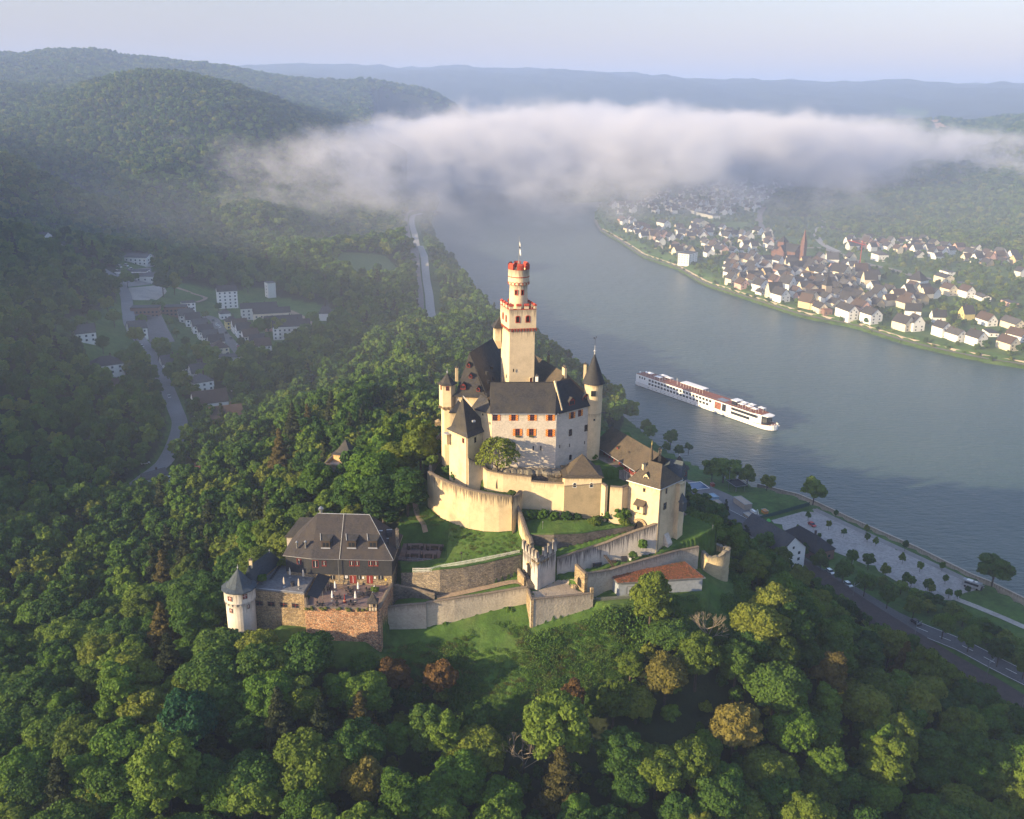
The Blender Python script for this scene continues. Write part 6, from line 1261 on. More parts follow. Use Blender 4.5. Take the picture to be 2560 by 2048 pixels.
# small ruined lookout on the wooded slope
z0 = 73.0; u0 = xy('p',290,990,z0); u1 = (u0[0]+9.5, u0[1]-1.2); u3 = (u0[0]+2.0, u0[1]+9.5); sr = thing('hillside_battery', 'small walled platform of orange stone among the trees left of the castle', 'ruin', (*u0, 66))
m = MB(); wall_mb(m, [(*u0, 60, z0), (*u1, 60, z0-.6)], .6, 0, 1); wall_mb(m, [(*u3, 60, z0+.4), (*u0, 60, z0)], .6, 0, 1); m.build('wall_face', [STONEO, CAP], sr)
MB().prism([u0, u1, (u1[0]+1, u1[1]+10), u3], 60, z0-.8, 0).build('platform', GRAVEL, sr)
hq_ = [xy('p',530,910,z0-.7), xy('p',930,960,z0-.7)]; hv = Vector((hq_[1][0]-hq_[0][0], hq_[1][1]-hq_[0][1])).normalized(); hn = Vector((-hv.y, hv.x)); hp = [hq_[0], tuple(Vector(hq_[0])+hv*6.5), tuple(Vector(hq_[0])+hv*6.5+hn*6), tuple(Vector(hq_[0])+hn*6)]
hh = thing('battery_hut', 'small ochre hut with grey slate roof on the walled platform in the trees', 'hut', (*mid(hp), 72)); ezz = ztop(hp[0],'p',530,725); MB().prism(hp, 70, ezz, 0).build('wall', plaster('ochre_plaster', (.58,.38,.18)), hh)
m = MB(); roof_mb(m, hp, ezz, [mid(hp)], ezz+4.6, .6, 0, flare=.08); m.build('roof', SLATE, hh); window(hh, hp[0], hp[1], mid(hp), 3.9, z0+.6, 1.3, 2.1, [DRED, plain('ochre_door', (.45,.28,.12), .8)], bars=1, name='door')
# ================================================================== WOODS
def hit(c, x, y, lift=0.0):
    """where the sight line through a mark meets the ground"""
    r = ray(c, x, y); t = np.exp(np.linspace(math.log(100), math.log(9000), 2600)); X = r[0]*t; Y = r[1]*t; Z = CAM_H+r[2]*t
    h = fast_h(X, Y)+lift; k = np.where(Z < h)[0]
    if not len(k): return (float(X[-1]), float(Y[-1]), float(h[-1]))
    k = k[0]; a, b = (t[max(k-1, 0)], t[k])
    for _ in range(20):
        m = (a+b)/2
        if CAM_H+r[2]*m < gh(r[0]*m, r[1]*m)+lift: b = m
        else: a = m
    return (float(r[0]*b), float(r[1]*b), gh(r[0]*b, r[1]*b))
def hits(c, pts): return [hit(c, x, y)[:2] for x, y in pts]
def crown_mesh(name, seed, R, Hh, base, nl, n, leaf, mat, kind='broad', core=True):
    """leaf clumps on many lobes; R crown radius, Hh crown height, base = height of its underside"""
    g = np.random.RandomState(seed); L = []
    for k in range(nl):
        if kind == 'cone':
            t = (k+.5)/nl; ring_r = R*(1-t)**.9*.75; a = k*2.4+g.rand(); L.append((ring_r*math.cos(a), ring_r*math.sin(a), base+Hh*t*.97, (R*.46*(1-t)+.45), .45))
        else:
            u = g.rand(); a = k*2.399+g.rand()*.5; zz = -0.55+1.5*((k+.5)/nl); zz = min(zz, .93); rr = math.sqrt(max(0, 1-zz*zz))
            j = .60+.48*g.rand(); L.append((R*.70*rr*j*math.cos(a), R*.70*rr*j*math.sin(a), base+Hh*(.48+.40*zz*j), R*(.20+.20*g.rand()**1.5), .9))
    if kind != 'cone': L.append((0, 0, base+Hh*.47, R*.55, 1.0))
    if nl >= 38 and kind != 'cone':                     # smaller billows on every lobe
        for l in list(L):
            for _ in range(3):
                e = g.normal(size=3); e[2] = abs(e[2])*.8; e /= np.linalg.norm(e); L.append((l[0]+e[0]*l[3]*.8, l[1]+e[1]*l[3]*.8, l[2]+e[2]*l[3]*.7, l[3]*(.32+.22*g.rand()), .9))
    L = np.array(L); w = L[:, 3]**2; w /= w.sum(); li = g.choice(len(L), n, p=w); d = g.normal(size=(n, 3)); d[:, 2] = np.abs(d[:, 2])*1.0-.35*g.rand(n); d /= np.linalg.norm(d, axis=1)[:, None]
    q = L[li]; sh = q[:, 3:4]*(.86+.22*g.rand(n, 1)); P = q[:, :3]+d*sh*np.stack([np.ones(n), np.ones(n), q[:, 4]], 1)
    # drop clumps buried in other lobes
    keep = np.ones(n, bool)
    for l in L:
        dd = np.linalg.norm((P-l[:3])/np.array([1, 1, l[4]]), axis=1); keep &= dd > l[3]*.80
    P, d = P[keep], d[keep]; n = len(P)
    nrm = d+g.normal(size=(n, 3))*.45; nrm /= np.linalg.norm(nrm, axis=1)[:, None]; up = g.normal(size=(n, 3)); t1 = np.cross(nrm, up); t1 /= np.linalg.norm(t1, axis=1)[:, None]; t2 = np.cross(nrm, t1)
    s = leaf*(.6+.8*g.rand(n, 1)); V = np.stack([P-t1*s-t2*s*.7, P+t1*s-t2*s*.55, P+t1*s*.85+t2*s*.8-nrm*s*.25, P-t1*s*.8+t2*s*.75-nrm*s*.25], 1).reshape(-1, 3); F = np.arange(n*4).reshape(-1, 4)
    if core:
        vs, fs = [], []; o = len(V); m_, k_ = 7, 4
        for l in L:
            r = l[3]*.80; i0 = o+len(vs)
            for i in range(k_+1):
                for j in range(m_):
                    t = math.pi*i/k_-math.pi/2; p = 2*math.pi*j/m_; vs.append((l[0]+r*math.cos(t)*math.cos(p), l[1]+r*math.cos(t)*math.sin(p), l[2]+r*l[4]*math.sin(t)))
            for i in range(k_):
                for j in range(m_): fs.append((i0+i*m_+j, i0+i*m_+(j+1) % m_, i0+(i+1)*m_+(j+1) % m_, i0+(i+1)*m_+j))
        V = np.concatenate([V, np.array(vs)]); F = np.concatenate([F, np.array(fs)])
    return mesh_np(name, V, F, 4, [mat])
def trunk_mesh(seed, h, r, spread=2.0, mat=None):
    g = random.Random(seed); m = MB(); m.bar((0,0,-1.5), (0,0,h*.55), (r*1.25, r*.8), 0, 7); m.bar((0,0,h*.55), (.3,.2,h), (r*.8, r*.3), 0, 6)
    for k in range(5):
        a = k*1.3+g.random(); z = h*(.42+.1*k); m.bar((0,0,z), (spread*math.cos(a), spread*math.sin(a), z+spread*.9), (r*.45, r*.12), 0, 5)
    me = bpy.data.meshes.new('trunk'); me.from_pydata(m.v, [], m.f); me.materials.append(mat or BARK); return me
FOL = [foliage('leaf_green', (.032,.074,.010), (.070,.145,.017), (.120,.182,.025)),
       foliage('leaf_olive', (.048,.080,.012), (.100,.150,.019), (.160,.188,.028)),
       foliage('leaf_deep', (.017,.048,.010), (.038,.092,.015), (.070,.128,.021)),
       foliage('leaf_teal', (.012,.058,.022), (.026,.095,.036))]
FBROWN = foliage('leaf_rust', (.070,.045,.018), (.130,.075,.025), (.160,.100,.030)); FCON = foliage('needle_dark', (.016,.030,.014), (.045,.058,.022)); FCONL = foliage('needle_bronze', (.060,.060,.018), (.110,.090,.026)); FYEL = foliage('leaf_yellowish', (.110,.105,.022), (.170,.150,.035))
def tree_proto(name, me, tk, lab='', cat='tree', grp=None):
    t = thing(name, lab, cat, (0,0,0), grp); ORG[t.name] = Vector((0,0,0))
    for nm, m in (('trunk', tk), ('crown', me)):
        o = link(bpy.data.objects.new(nm, m)); o.parent = t; KIDS.setdefault(t.name, []).append(o)
    return t
NEAR = []
for k, (R, Hh, b, kd, mi) in enumerate(((5.2,10,4,'broad',0),(4.6,11.5,4,'broad',1),(5.6,9,4.5,'broad',2),(4.0,13,3.5,'broad',0),(5.0,10.5,4,'broad',1),(5.4,11,4,'broad',2),(4.8,9,3.5,'broad',0),(5.8,11.5,5,'broad',0),(4.4,12,3,'broad',2),(6.0,10,4,'broad',1))):
    NEAR.append((crown_mesh('crown', 20+k, R, Hh, b, 38+6*(k % 3), 16000, .205, FOL[mi]), trunk_mesh(k, b+Hh*.5, .32), mi))
TRUNKS = NEAR[0][1]
C_CON = crown_mesh('crown', 91, 3.4, 16, 2, 34, 7000, .27, FCON, 'cone'); C_CONL = crown_mesh('crown', 92, 3.6, 15, 2, 34, 7000, .27, FCONL, 'cone')
# ---- where woods stand
CASTLE_OUT = [(-77,213),(-66,210),(-57,211.5),(-30,211),(-22,214),(-7,225.5),(4,224),(6,219),(22,224),(30,224),(50,222),(68,226),(74,242),(68,258),(58,262),(56,285),(42,296),(-6,300),(-24,290),(-28,270),(-33,262),(-34,253),(-45,250),(-64,246),(-76,240)]
GRASSP = hits('s', [(800,1570),(940,1540),(1000,1530),(1180,1510),(1330,1490),(1480,1440),(1580,1470),(1600,1560),(1590,1680),(1500,1760),(1380,1850),(1290,1870),(1170,1800),(1060,1690),(960,1640)])
MEADOW = hits('p', [(2150,1000),(2650,800),(2750,1150),(2350,1400)])
CLEAR = hits('g', [(1080,1440),(1250,1430),(1400,1530),(1420,1570),(1250,1600),(1090,1600)])
RAIL = poly_at('g', [(560,560),(740,700),(930,840),(1150,985),(1400,1130),(1650,1275),(1900,1420),(2121,1560),(2300,1680),(2600,1880)], 6)
FLATP = [RAIL[0]]+[(x-9, y-32) for x, y in RAIL[1:8]]+[(190,225),(215,180),(300,150),(320,420),(200,560),(90,640),(60,520),(70,450)]
VALP = hits('v', [(190,610),(420,550),(590,480),(560,330),(600,180),(780,210),(830,350),(1100,385),(1480,390),(1560,450),(1850,500),(1960,560),(1870,700),(1740,690),(1620,740),(1540,830),(1380,850),(1300,905),(1010,935),(1000,1000),(960,1190),(900,1200),(800,980),(690,860),(560,870),(430,860),(230,760)])
VALP2 = hits('v', [(1020,960),(1130,940),(1180,1030),(1260,1060),(1350,1180),(1300,1300),(1180,1290),(1160,1230),(1060,1150)])
VALP3 = hits('v', [(420,850),(560,830),(640,960),(670,1070),(560,1080),(420,950)])
VALP4 = hits('v', [(560,1660),(700,1560),(800,1500),(1000,1500),(1110,1500),(1110,1640),(900,1660),(620,1700)])
VALP5 = hits('v', [(70,90),(200,130),(330,200),(470,270),(440,290),(280,230),(80,130)])
TOWNP = [tuple(p) for p in BANK_F[2:]]+[(700,640),(900,760)]+hits('t', [(2156,455),(1900,420),(1700,385),(1520,360),(1300,330),(1180,300),(1130,240),(900,240),(860,180),(1000,110),(1200,70),(1340,60)])+[(420,2250),(180,2250)]
BROAD = poly_at('s', [(1090,850),(1078,800),(1072,740),(1060,680),(1040,620),(1030,570),(1045,545),(1090,525),(1130,512)], 9)
VROAD = hits('v', [(100,90),(250,170),(430,265),(540,330),(620,430),(640,540),(655,630),(705,710),(770,800),(800,880),(850,960),(885,1030),(925,1130),(960,1230),(930,1350),(860,1480),(760,1560),(600,1680)])
VRAIL = hits('v', [(560,430),(720,500),(760,600),(830,700),(860,800)])
FIELD = [hits('m', [(1620,300),(1760,300),(1740,325),(1620,322)]), hits('m', [(1720,345),(1800,345),(1845,378),(1780,382)]), hits('m', [(1610,360),(1710,362),(1720,385),(1620,385)]), hits('t', [(935,262),(1035,258),(1040,275),(930,277)]), hits('l', [(1440,900),(1620,910),(1700,990),(1500,1020),(1400,950)])]
def is_wood(x, y):
    P = np.stack([np.asarray(x, float), np.asarray(y, float)], 1); ok = ~inside(P, RIVER)&(edge_dist(P, RIVER, True) > 4)
    for q in (CASTLE_OUT, GRASSP, MEADOW, CLEAR, FLATP, VALP, VALP2, VALP3, VALP4, VALP5, TOWNP, *FIELD): ok &= ~inside(P, q)
    ok &= edge_dist(P, BROAD) > 13; ok &= edge_dist(P, VROAD) > 6.5; return ok
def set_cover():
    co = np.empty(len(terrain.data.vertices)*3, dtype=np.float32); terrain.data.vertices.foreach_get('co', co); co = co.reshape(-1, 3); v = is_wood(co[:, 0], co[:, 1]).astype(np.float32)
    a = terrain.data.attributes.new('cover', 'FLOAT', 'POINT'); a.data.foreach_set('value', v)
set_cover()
def visible(x, y, h, slack=.012):
    """keep what can be seen from the height of the camera, by azimuth sectors"""
    r = np.hypot(x, y); a = np.arctan2(x, y); e = (fast_h(x, y)+h-CAM_H)/r; rr = TERR['rr']; th = TERR['th']; Zm = (TERR['Z']+8-CAM_H)/rr[:, None]; run = np.maximum.accumulate(Zm, 0)
    i = np.clip(np.searchsorted(rr, r)-2, 0, len(rr)-1); j = np.clip(np.searchsorted(th, a), 0, len(th)-1); return e > run[i, j]-slack
def scatter(r0, r1, sp, az0=-34, az1=34, seed=1):
    g = np.random.RandomState(seed); x0 = r1*math.sin(math.radians(az0)); x1 = r1*math.sin(math.radians(az1)); X, Y = np.meshgrid(np.arange(x0, x1, sp), np.arange(0, r1, sp*.9)); X = X+(np.arange(X.shape[0]) % 2)[:, None]*sp/2
    X = X.ravel()+g.uniform(-.36, .36, X.size)*sp; Y = Y.ravel()+g.uniform(-.36, .36, Y.size)*sp; r = np.hypot(X, Y); a = np.degrees(np.arctan2(X, Y)); k = (r > r0)&(r <= r1)&(a > az0)&(a < az1); X, Y = X[k], Y[k]; k = is_wood(X, Y); return X[k], Y[k]
def px(x, y, z):
    q = RN.T @ np.array([x, y, z-CAM_H]); return 1280-FPX*q[0]/q[2], 1024+FPX*q[1]/q[2], -q[2]
# special trees first: (crop, x, y of trunk foot, z or None, mesh, trunk, scale, rot, label)
used_xy = []
def special(c, x, y, z, me, scl, name, lab, rz=0.0, tk=None, on=None):
    P = hit(c, x, y) if z is None else at(c, x, y, z)
    t = tree_proto(name, me, tk or TRUNKS, lab); t.location = P; t.rotation_euler = (0, 0, rz); t.scale = scl if hasattr(scl, '__len__') else (scl,)*3; used_xy.append((P[0], P[1], 6.5*t.scale[0])); return t
C_WAL = crown_mesh('crown', 301, 6.4, 9.5, 3, 46, 9000, .26, FOL[1], core=False)
wal = special('a', 905, 1555, 86.3, C_WAL, 1.0, 'walnut_tree', 'wide loose green walnut tree growing against the white great hall', tk=trunk_mesh(5, 8, .42, 4)); wal.location = (-4.0, 254.0, 86.2); KIDS[wal.name][1].location = (0.3, -1.9, 1.6); used_xy.append((-4, 254, 5))
C_BR = crown_mesh('crown', 302, 4.7, 10, 2.5, 40, 9500, .25, FBROWN); C_DK = crown_mesh('crown', 310, 5.0, 17.5, .8, 54, 14000, .24, FOL[2]); C_OV = crown_mesh('crown', 303, 5.0, 17.5, .8, 54, 14000, .25, FOL[1]); C_YE = crown_mesh('crown', 304, 5.6, 11, 4, 46, 12000, .26, FYEL); C_TE = crown_mesh('crown', 305, 6.2, 13, 4, 40, 12000, .28, FOL[3])
def far_px(u, v, Y): return far('s', u, v, Y)
def by_crown(u, v, h, me, scl, name, lab, tk=None, rz=0.):
    """tree whose crown middle is seen at (u, v): foot found on the ground below"""
    P = hit('s', u, v, lift=h*.6); t = tree_proto(name, me, tk or TRUNKS, lab); z = gh(P[0], P[1]); t.location = (P[0], P[1], z); t.scale = scl if hasattr(scl, '__len__') else (scl,)*3; t.rotation_euler = (0, 0, rz); used_xy.append((P[0], P[1], 6.0*t.scale[0])); used_xy.append((P[0]*.965, P[1]*.965, 5.5)); return t
by_crown(985, 1690, 12, C_BR, 1.0, 'rust_tree', 'rust brown round tree, left one of the pair below the retaining wall')
by_crown(1102, 1695, 12, C_BR, 1.0, 'rust_tree', 'rust brown round tree, right one of the pair below the retaining wall', rz=2)
by_crown(1430, 1740, 10, C_BR, .8, 'rust_tree', 'smaller rust brown tree on the lower edge of the grassy slope', rz=4)
by_crown(1628, 1500, 17, C_OV, (1.05,1.05,1.1), 'tall_oval_tree', 'tall oval tree standing right in front of the red planted shed')
by_crown(1665, 1700, 14, C_YE, 1.05, 'pale_leaved_tree', 'pale yellowish tree right of the grassy slope, taller and narrower of two', rz=1)
by_crown(1835, 1835, 14, C_YE, 1.15, 'pale_leaved_tree', 'broad pale yellowish tree low in the wood, right of the slope', rz=3)
by_crown(905, 1960, 13, C_YE, 1.0, 'pale_leaved_tree', 'yellow green tree at the bottom edge, left of the middle', rz=5)
by_crown(480, 1830, 15, C_TE, 1.15, 'blue_green_tree', 'large blue green tree in the lower left of the wood')
by_crown(570, 1990, 12, crown_mesh('crown', 306, 6.0, 10, 3.5, 60, 12000, .24, FOL[0]), 1.0, 'round_tree', 'very round knobbly green tree at the bottom edge')
by_crown(1535, 1760, 12, crown_mesh('crown', 307, 4.6, 11, 3, 50, 10000, .25, FOL[1]), 1.0, 'dense_tree', 'compact olive green tree directly left of the pale yellowish tree')
C_PINE = crown_mesh('crown', 308, 5.0, 16, 6, 36, 11000, .25, FCONL, core=False)
special('g', 965, 1640, None, C_PINE, 1.0, 'scots_pine', 'tall bronze pine with bare orange trunk beside the small clearing', tk=trunk_mesh(3, 17, .45, 2.5, plain('orange_bark', (.30,.15,.07), .9)))
for u, v, s, k, lab in ((733,1075,1.05,0,'pointed spruce left of the hillside battery, leftmost sunlit one'),(700,1130,1.0,1,'bronze green spruce low on the sunlit flank left of the battery'),(770,1060,.95,1,'bronze spruce just behind the hillside battery'),(830,1040,1.0,0,'dark spruce standing highest behind the hillside battery'),(410,1450,1.0,1,'bronze spruce on the left slope beside the dark valley'),(700,1830,1.0,0,'dark ragged spruce below the white round tower')):
    by_crown(u, v, 16, (C_CON, C_CONL)[k], s*1.22, 'spruce_tree', lab, tk=TRUNKS)
for u, v, s, k, lab in ((800,1230,1.3,0,'leafy tree just behind the restaurant roof, left of the large dark one'),(925,1130,1.05,5,'dark tree right of the hillside battery'),(1010,1190,.7,1,'small bright tree at the meadow edge left of the bastion wall'),(880,1290,.8,4,'olive tree between the restaurant ridge and the large dark tree'),(1050,1110,.85,6,'green tree climbing the slope below the hexagonal turret')):
    by_crown(u, v, 13, NEAR[k][0], s, 'leafy_tree', lab)
for x, y, s, z, lab in ((885,1305,1.15,.8,'broad dark tree behind the restaurant roof, left of the group by the bastion wall'),(960,1325,1.3,.85,'largest full dark tree of the group left of the bastion wall'),(1020,1290,1.05,.8,'full green tree of the group nearest the bastion wall')):
    P = hit('s', x, y); t = tree_proto('leafy_tree', C_DK, TRUNKS, lab); t.location = P; t.scale = (s*1.2, s*1.2, s*z); t.rotation_euler = (0, 0, x); used_xy.append((P[0], P[1], 7))
# dead bare tree
for u, v, sc_, lab in ((1770,1560,1.0,'leafless grey tree with bare branches right of the tall oval tree'),(1310,1880,1.1,'half bare pale branched tree near the bottom middle')):
    P = hit('s', u, v, 9); t = thing('bare_tree', lab, 'tree', (P[0], P[1], gh(P[0], P[1]))); m = MB(); g = random.Random(int(u)); B0 = (P[0], P[1], gh(P[0], P[1])); m.bar((B0[0],B0[1],B0[2]-1), (B0[0],B0[1],B0[2]+7*sc_), (.3,.2), 0, 6); m.build('trunk', BARK, t); m = MB()
    def br(a, d, L, r, n):
        b = (a[0]+d[0]*L, a[1]+d[1]*L, a[2]+d[2]*L); m.bar(a, b, (r, r*.6), 0, 4)
        if n:
            for _ in range(3): e = Vector((d[0]+g.uniform(-.7,.7), d[1]+g.uniform(-.7,.7), d[2]+g.uniform(-.2,.6))).normalized(); br(b, e, L*.72, r*.6, n-1)
    for k in range(7): a = k*.9; br((B0[0],B0[1],B0[2]+(4+k*.6)*sc_), (math.cos(a)*.8, math.sin(a)*.8, .6), 2.6*sc_, .12, 3)
    m.build('branches', plain('bare_wood', (.24,.20,.15), .9), t); used_xy.append((P[0], P[1], 4))
# ---- the near wood: single trees
X, Y = scatter(95, 420, 9.3, -36, 36, 3); U = np.array(used_xy)
if len(U): k = np.all(np.hypot(X[:, None]-U[:, 0], Y[:, None]-U[:, 1]) > U[:, 2][None]*.95, axis=1); X, Y = X[k], Y[k]
Z = fast_h(X, Y); k = visible(X, Y, 14, .03); X, Y, Z = X[k], Y[k], Z[k]
uv_ = np.array([px(a, b, c+9) for a, b, c in zip(X, Y, Z)]); inv = (uv_[:, 0] > -90)&(uv_[:, 0] < 2650)&(uv_[:, 1] > -100)&(uv_[:, 1] < 2150)
cutv = np.where(uv_[:, 1] > 2120, 1, 0); order = np.argsort(np.where(inv, uv_[:, 2], 1e6)); near_i = [i for i in order if inv[i]][:285]; ns = set(near_i)
GRP = ('trees of the wood on the castle hill',); LABS = ('leafy mid green tree of the wood around the castle', 'olive green tree of the wood around the castle', 'deep green tree of the wood around the castle')
protos = []
g = random.Random(12)
for i in near_i:
    x, y, z = float(X[i]), float(Y[i]), float(Z[i])
    # crown kind drawn at random over the whole wood
    kk = g.randrange(10)
    me, tk, mi = NEAR[kk]; s = g.uniform(1.02, 1.5)*(1.0 if uv_[i, 2] < 300 else .85); o = None
    if 900 < uv_[i, 0] < 1650 and uv_[i, 1] < 1850 and uv_[i, 1] > 1560: s *= .8
    con = g.random() < .055
    if con: me = (C_CON, C_CONL)[g.randrange(2)]; mi = 3
    t = bpy.data.objects.new('spruce_tree' if con else 'broadleaf_tree', None); link(t); tag(t, (LABS+('pointed spruce rising among the leafy trees of the castle wood',))[mi], 'tree', ('mid green trees of the castle wood', 'olive trees of the castle wood', 'deep green trees of the castle wood', 'spruces of the castle wood')[mi])
    t.location = (x, y, z-.3); t.rotation_euler = (0, 0, g.uniform(0, 6.28)); t.scale = (s*g.uniform(.92,1.08), s*g.uniform(.92,1.08), s*g.uniform(.72,.98))
    for nm, m_ in (('trunk', tk), ('crown', me)): o = bpy.data.objects.new(nm, m_); link(o); o.parent = t
# ---- scattered woods further off: instanced stuff
def gn_scatter(name, X, Y, Z, S, idx, meshes, label=None, seed=0, sz=None):
    col = bpy.data.collections.new(name+'_kinds')
    for i, me in enumerate(meshes): o = bpy.data.objects.new('%s_kind_%02d' % (name, i), me); col.objects.link(o)
    n = len(X); me = bpy.data.meshes.new(name); me.vertices.add(n); me.vertices.foreach_set('co', np.stack([X, Y, Z], 1).astype(np.float32).ravel()); g = np.random.RandomState(seed)
    a = me.attributes.new('scl', 'FLOAT_VECTOR', 'POINT'); sv = np.stack([S*g.uniform(.9, 1.1, n), S*g.uniform(.9, 1.1, n), (S if sz is None else sz)*g.uniform(.85, 1.15, n)], 1); a.data.foreach_set('vector', sv.astype(np.float32).ravel())
    a = me.attributes.new('rot', 'FLOAT_VECTOR', 'POINT'); rv = np.zeros((n, 3)); rv[:, 2] = g.uniform(0, 6.28, n); a.data.foreach_set('vector', rv.astype(np.float32).ravel())
    a = me.attributes.new('kind_index', 'INT', 'POINT'); a.data.foreach_set('value', np.asarray(idx, dtype=np.int32))
    ob = link(bpy.data.objects.new(name, me)); ng = bpy.data.node_groups.new(name, 'GeometryNodeTree')
    ng.interface.new_socket('Geometry', in_out='INPUT', socket_type='NodeSocketGeometry'); ng.interface.new_socket('Geometry', in_out='OUTPUT', socket_type='NodeSocketGeometry')
    gi = ng.nodes.new('NodeGroupInput'); go = ng.nodes.new('NodeGroupOutput'); ip = ng.nodes.new('GeometryNodeInstanceOnPoints'); ci = ng.nodes.new('GeometryNodeCollectionInfo'); ci.inputs['Collection'].default_value = col; ci.inputs['Separate Children'].default_value = True; ci.inputs['Reset Children'].default_value = True
    def na(nm, ty): q = ng.nodes.new('GeometryNodeInputNamedAttribute'); q.data_type = ty; q.inputs['Name'].default_value = nm; return next(s for s in q.outputs if s.enabled and s.name == 'Attribute')
    ng.links.new(gi.outputs[0], ip.inputs['Points']); ng.links.new(ci.outputs[0], ip.inputs['Instance']); ip.inputs['Pick Instance'].default_value = True
    ng.links.new(na('kind_index', 'INT'), ip.inputs['Instance Index']); ng.links.new(na('scl', 'FLOAT_VECTOR'), ip.inputs['Scale']); ng.links.new(na('rot', 'FLOAT_VECTOR'), ip.inputs['Rotation']); ng.links.new(ip.outputs[0], go.inputs[0])
    md = ob.modifiers.new('scatter', 'NODES'); md.node_group = ng; tag(ob, label, None, None, 'stuff'); return ob
MIDM = [crown_mesh('mid_crown', 60+k, 5.0, 10 if k % 2 else 12, 2.5, 16, 1500, .55, FOL[(0,1,2,0,2,1)[k]]) for k in range(6)]+[crown_mesh('mid_cone', 70, 3.4, 16, 1, 18, 1200, .5, FCON, 'cone')]
FARM = [crown_mesh('far_crown', 80+k, 5.6, 11, 1.0, 9, 240, 1.15, FOL[(0,1,2,2)[k]]) for k in range(4)]
rest = np.array([i for i in range(len(X)) if i not in ns]); g2 = np.random.RandomState(4)
if len(rest): gn_scatter('hillside_wood', X[rest], Y[rest], Z[rest]-.5, g2.uniform(.7, 1.15, len(rest)), g2.randint(0, 7, len(rest)), MIDM, 'wood covering the slopes of the castle hill')
Xu, Yu = scatter(95, 430, 6.5, -36, 36, 17); gn_scatter('understory', Xu, Yu, fast_h(Xu, Yu)-.6, g2.uniform(.3, .55, len(Xu)), g2.randint(0, 6, len(Xu)), MIDM[:6], 'young growth between the trunks of the castle wood', 12)
X2, Y2 = scatter(420, 1000, 8.0, -34, 34, 5); k = visible(X2, Y2, 15); X2, Y2 = X2[k], Y2[k]; n = len(X2); ix = g2.choice(7, n, p=[.27,.08,.27,.17,.17,.0,.04])
gn_scatter('valley_wood', X2, Y2, fast_h(X2, Y2)-.5, g2.uniform(.65, 1.2, n), ix, MIDM, 'wood on the slopes around the side valley', 3)
X3, Y3 = scatter(1000, 1900, 9.2, -33, 33, 6); k = visible(X3, Y3, 15); X3, Y3 = X3[k], Y3[k]; n = len(X3)
gn_scatter('far_wood', X3, Y3, fast_h(X3, Y3)-.5, g2.uniform(.6, 1.1, n), g2.randint(0, 4, n), FARM, 'far wood on the valley sides', 4)
X4, Y4 = scatter(1900, 3600, 14, -33, 33, 7); k = visible(X4, Y4, 15); X4, Y4 = X4[k], Y4[k]; n = len(X4)
gn_scatter('distant_wood', X4, Y4, fast_h(X4, Y4)-1, g2.uniform(.95, 1.6, n), g2.randint(0, 4, n), FARM, 'distant wood on the hills beyond', 5, sz=g2.uniform(.7, 1.2, n))
print('near trees', len(near_i), 'rest', len(rest), len(X2), len(X3), len(X4))
Xs, Ys = np.meshgrid(np.arange(70, 260, 3.4), np.arange(180, 480, 3.4)); Xs = Xs.ravel()+g2.uniform(-1.5, 1.5, Xs.size); Ys = Ys.ravel()+g2.uniform(-1.5, 1.5, Ys.size); RL_ = [(x, y) for x, y in RAIL]
k = inside(np.stack([Xs, Ys], 1), RL_[:9]+[(x-12, y-38) for x, y in RL_[8:0:-1]])&~is_wood(Xs, Ys)&(edge_dist(np.stack([Xs, Ys], 1), RL_) > 5); Xs, Ys = Xs[k], Ys[k]
gn_scatter('railway_scrub', Xs, Ys, fast_h(Xs, Ys)-.6, g2.uniform(.22, .5, len(Xs)), g2.randint(0, 6, len(Xs)), MIDM[:6], 'low scrub on the rocky bank above the railway', 11)
# ---- undergrowth: grass tufts and scrub on the open slopes
def tuft_mesh(seed, n, R, h, mat, leaf=.16):
    g = np.random.RandomState(seed); a = g.uniform(0, 6.28, n); r = R*np.sqrt(g.rand(n)); P = np.stack([r*np.cos(a), r*np.sin(a), h*g.rand(n)*(1-(r/R)**2*.7)], 1); nrm = g.normal(size=(n, 3)); nrm[:, 2] = np.abs(nrm[:, 2])+.3; nrm /= np.linalg.norm(nrm, axis=1)[:, None]
    up = g.normal(size=(n, 3)); t1 = np.cross(nrm, up); t1 /= np.linalg.norm(t1, axis=1)[:, None]; t2 = np.cross(nrm, t1); s = leaf*(.6+.9*g.rand(n, 1)); V = np.stack([P-t1*s, P+t2*s*.5, P+t1*s, P-t2*s*.5], 1).reshape(-1, 3); return mesh_np('tuft', V, np.arange(n*4).reshape(-1, 4), 4, [mat])
FSC = foliage('scrub_leaf', (.040,.095,.016), (.070,.150,.024), (.105,.170,.034)); FSC2 = foliage('herb_leaf', (.060,.080,.018), (.110,.115,.030))
TUF = [tuft_mesh(1, 260, 1.5, 1.1, FSC), tuft_mesh(2, 300, 1.9, .7, FSC), tuft_mesh(3, 240, 1.2, 1.6, FSC), tuft_mesh(4, 200, 1.5, .6, FSC2)]
def cover(poly, sp, seed, smin, smax, kinds, name, lab, clear=None):
    P = np.array(poly); mn, mx = P.min(0), P.max(0); g = np.random.RandomState(seed); X, Y = np.meshgrid(np.arange(mn[0], mx[0], sp), np.arange(mn[1], mx[1], sp)); X = X.ravel()+g.uniform(-.5,.5,X.size)*sp; Y = Y.ravel()+g.uniform(-.5,.5,Y.size)*sp; k = inside(np.stack([X, Y], 1), P)
    X, Y = X[k], Y[k]; d = fbm(X/9, Y/9, 3); k = (d > -.2)
    if clear is not None: k &= clear(X, Y)
    X, Y, d = X[k], Y[k], d[k]; S = smin+(smax-smin)*np.clip(d*3+.45, 0, 1)*g.uniform(.6, 1, len(X)); return gn_scatter(name, X, Y, fast_h(X, Y)-.15, S, g.choice(kinds, len(X)), TUF, lab, seed)
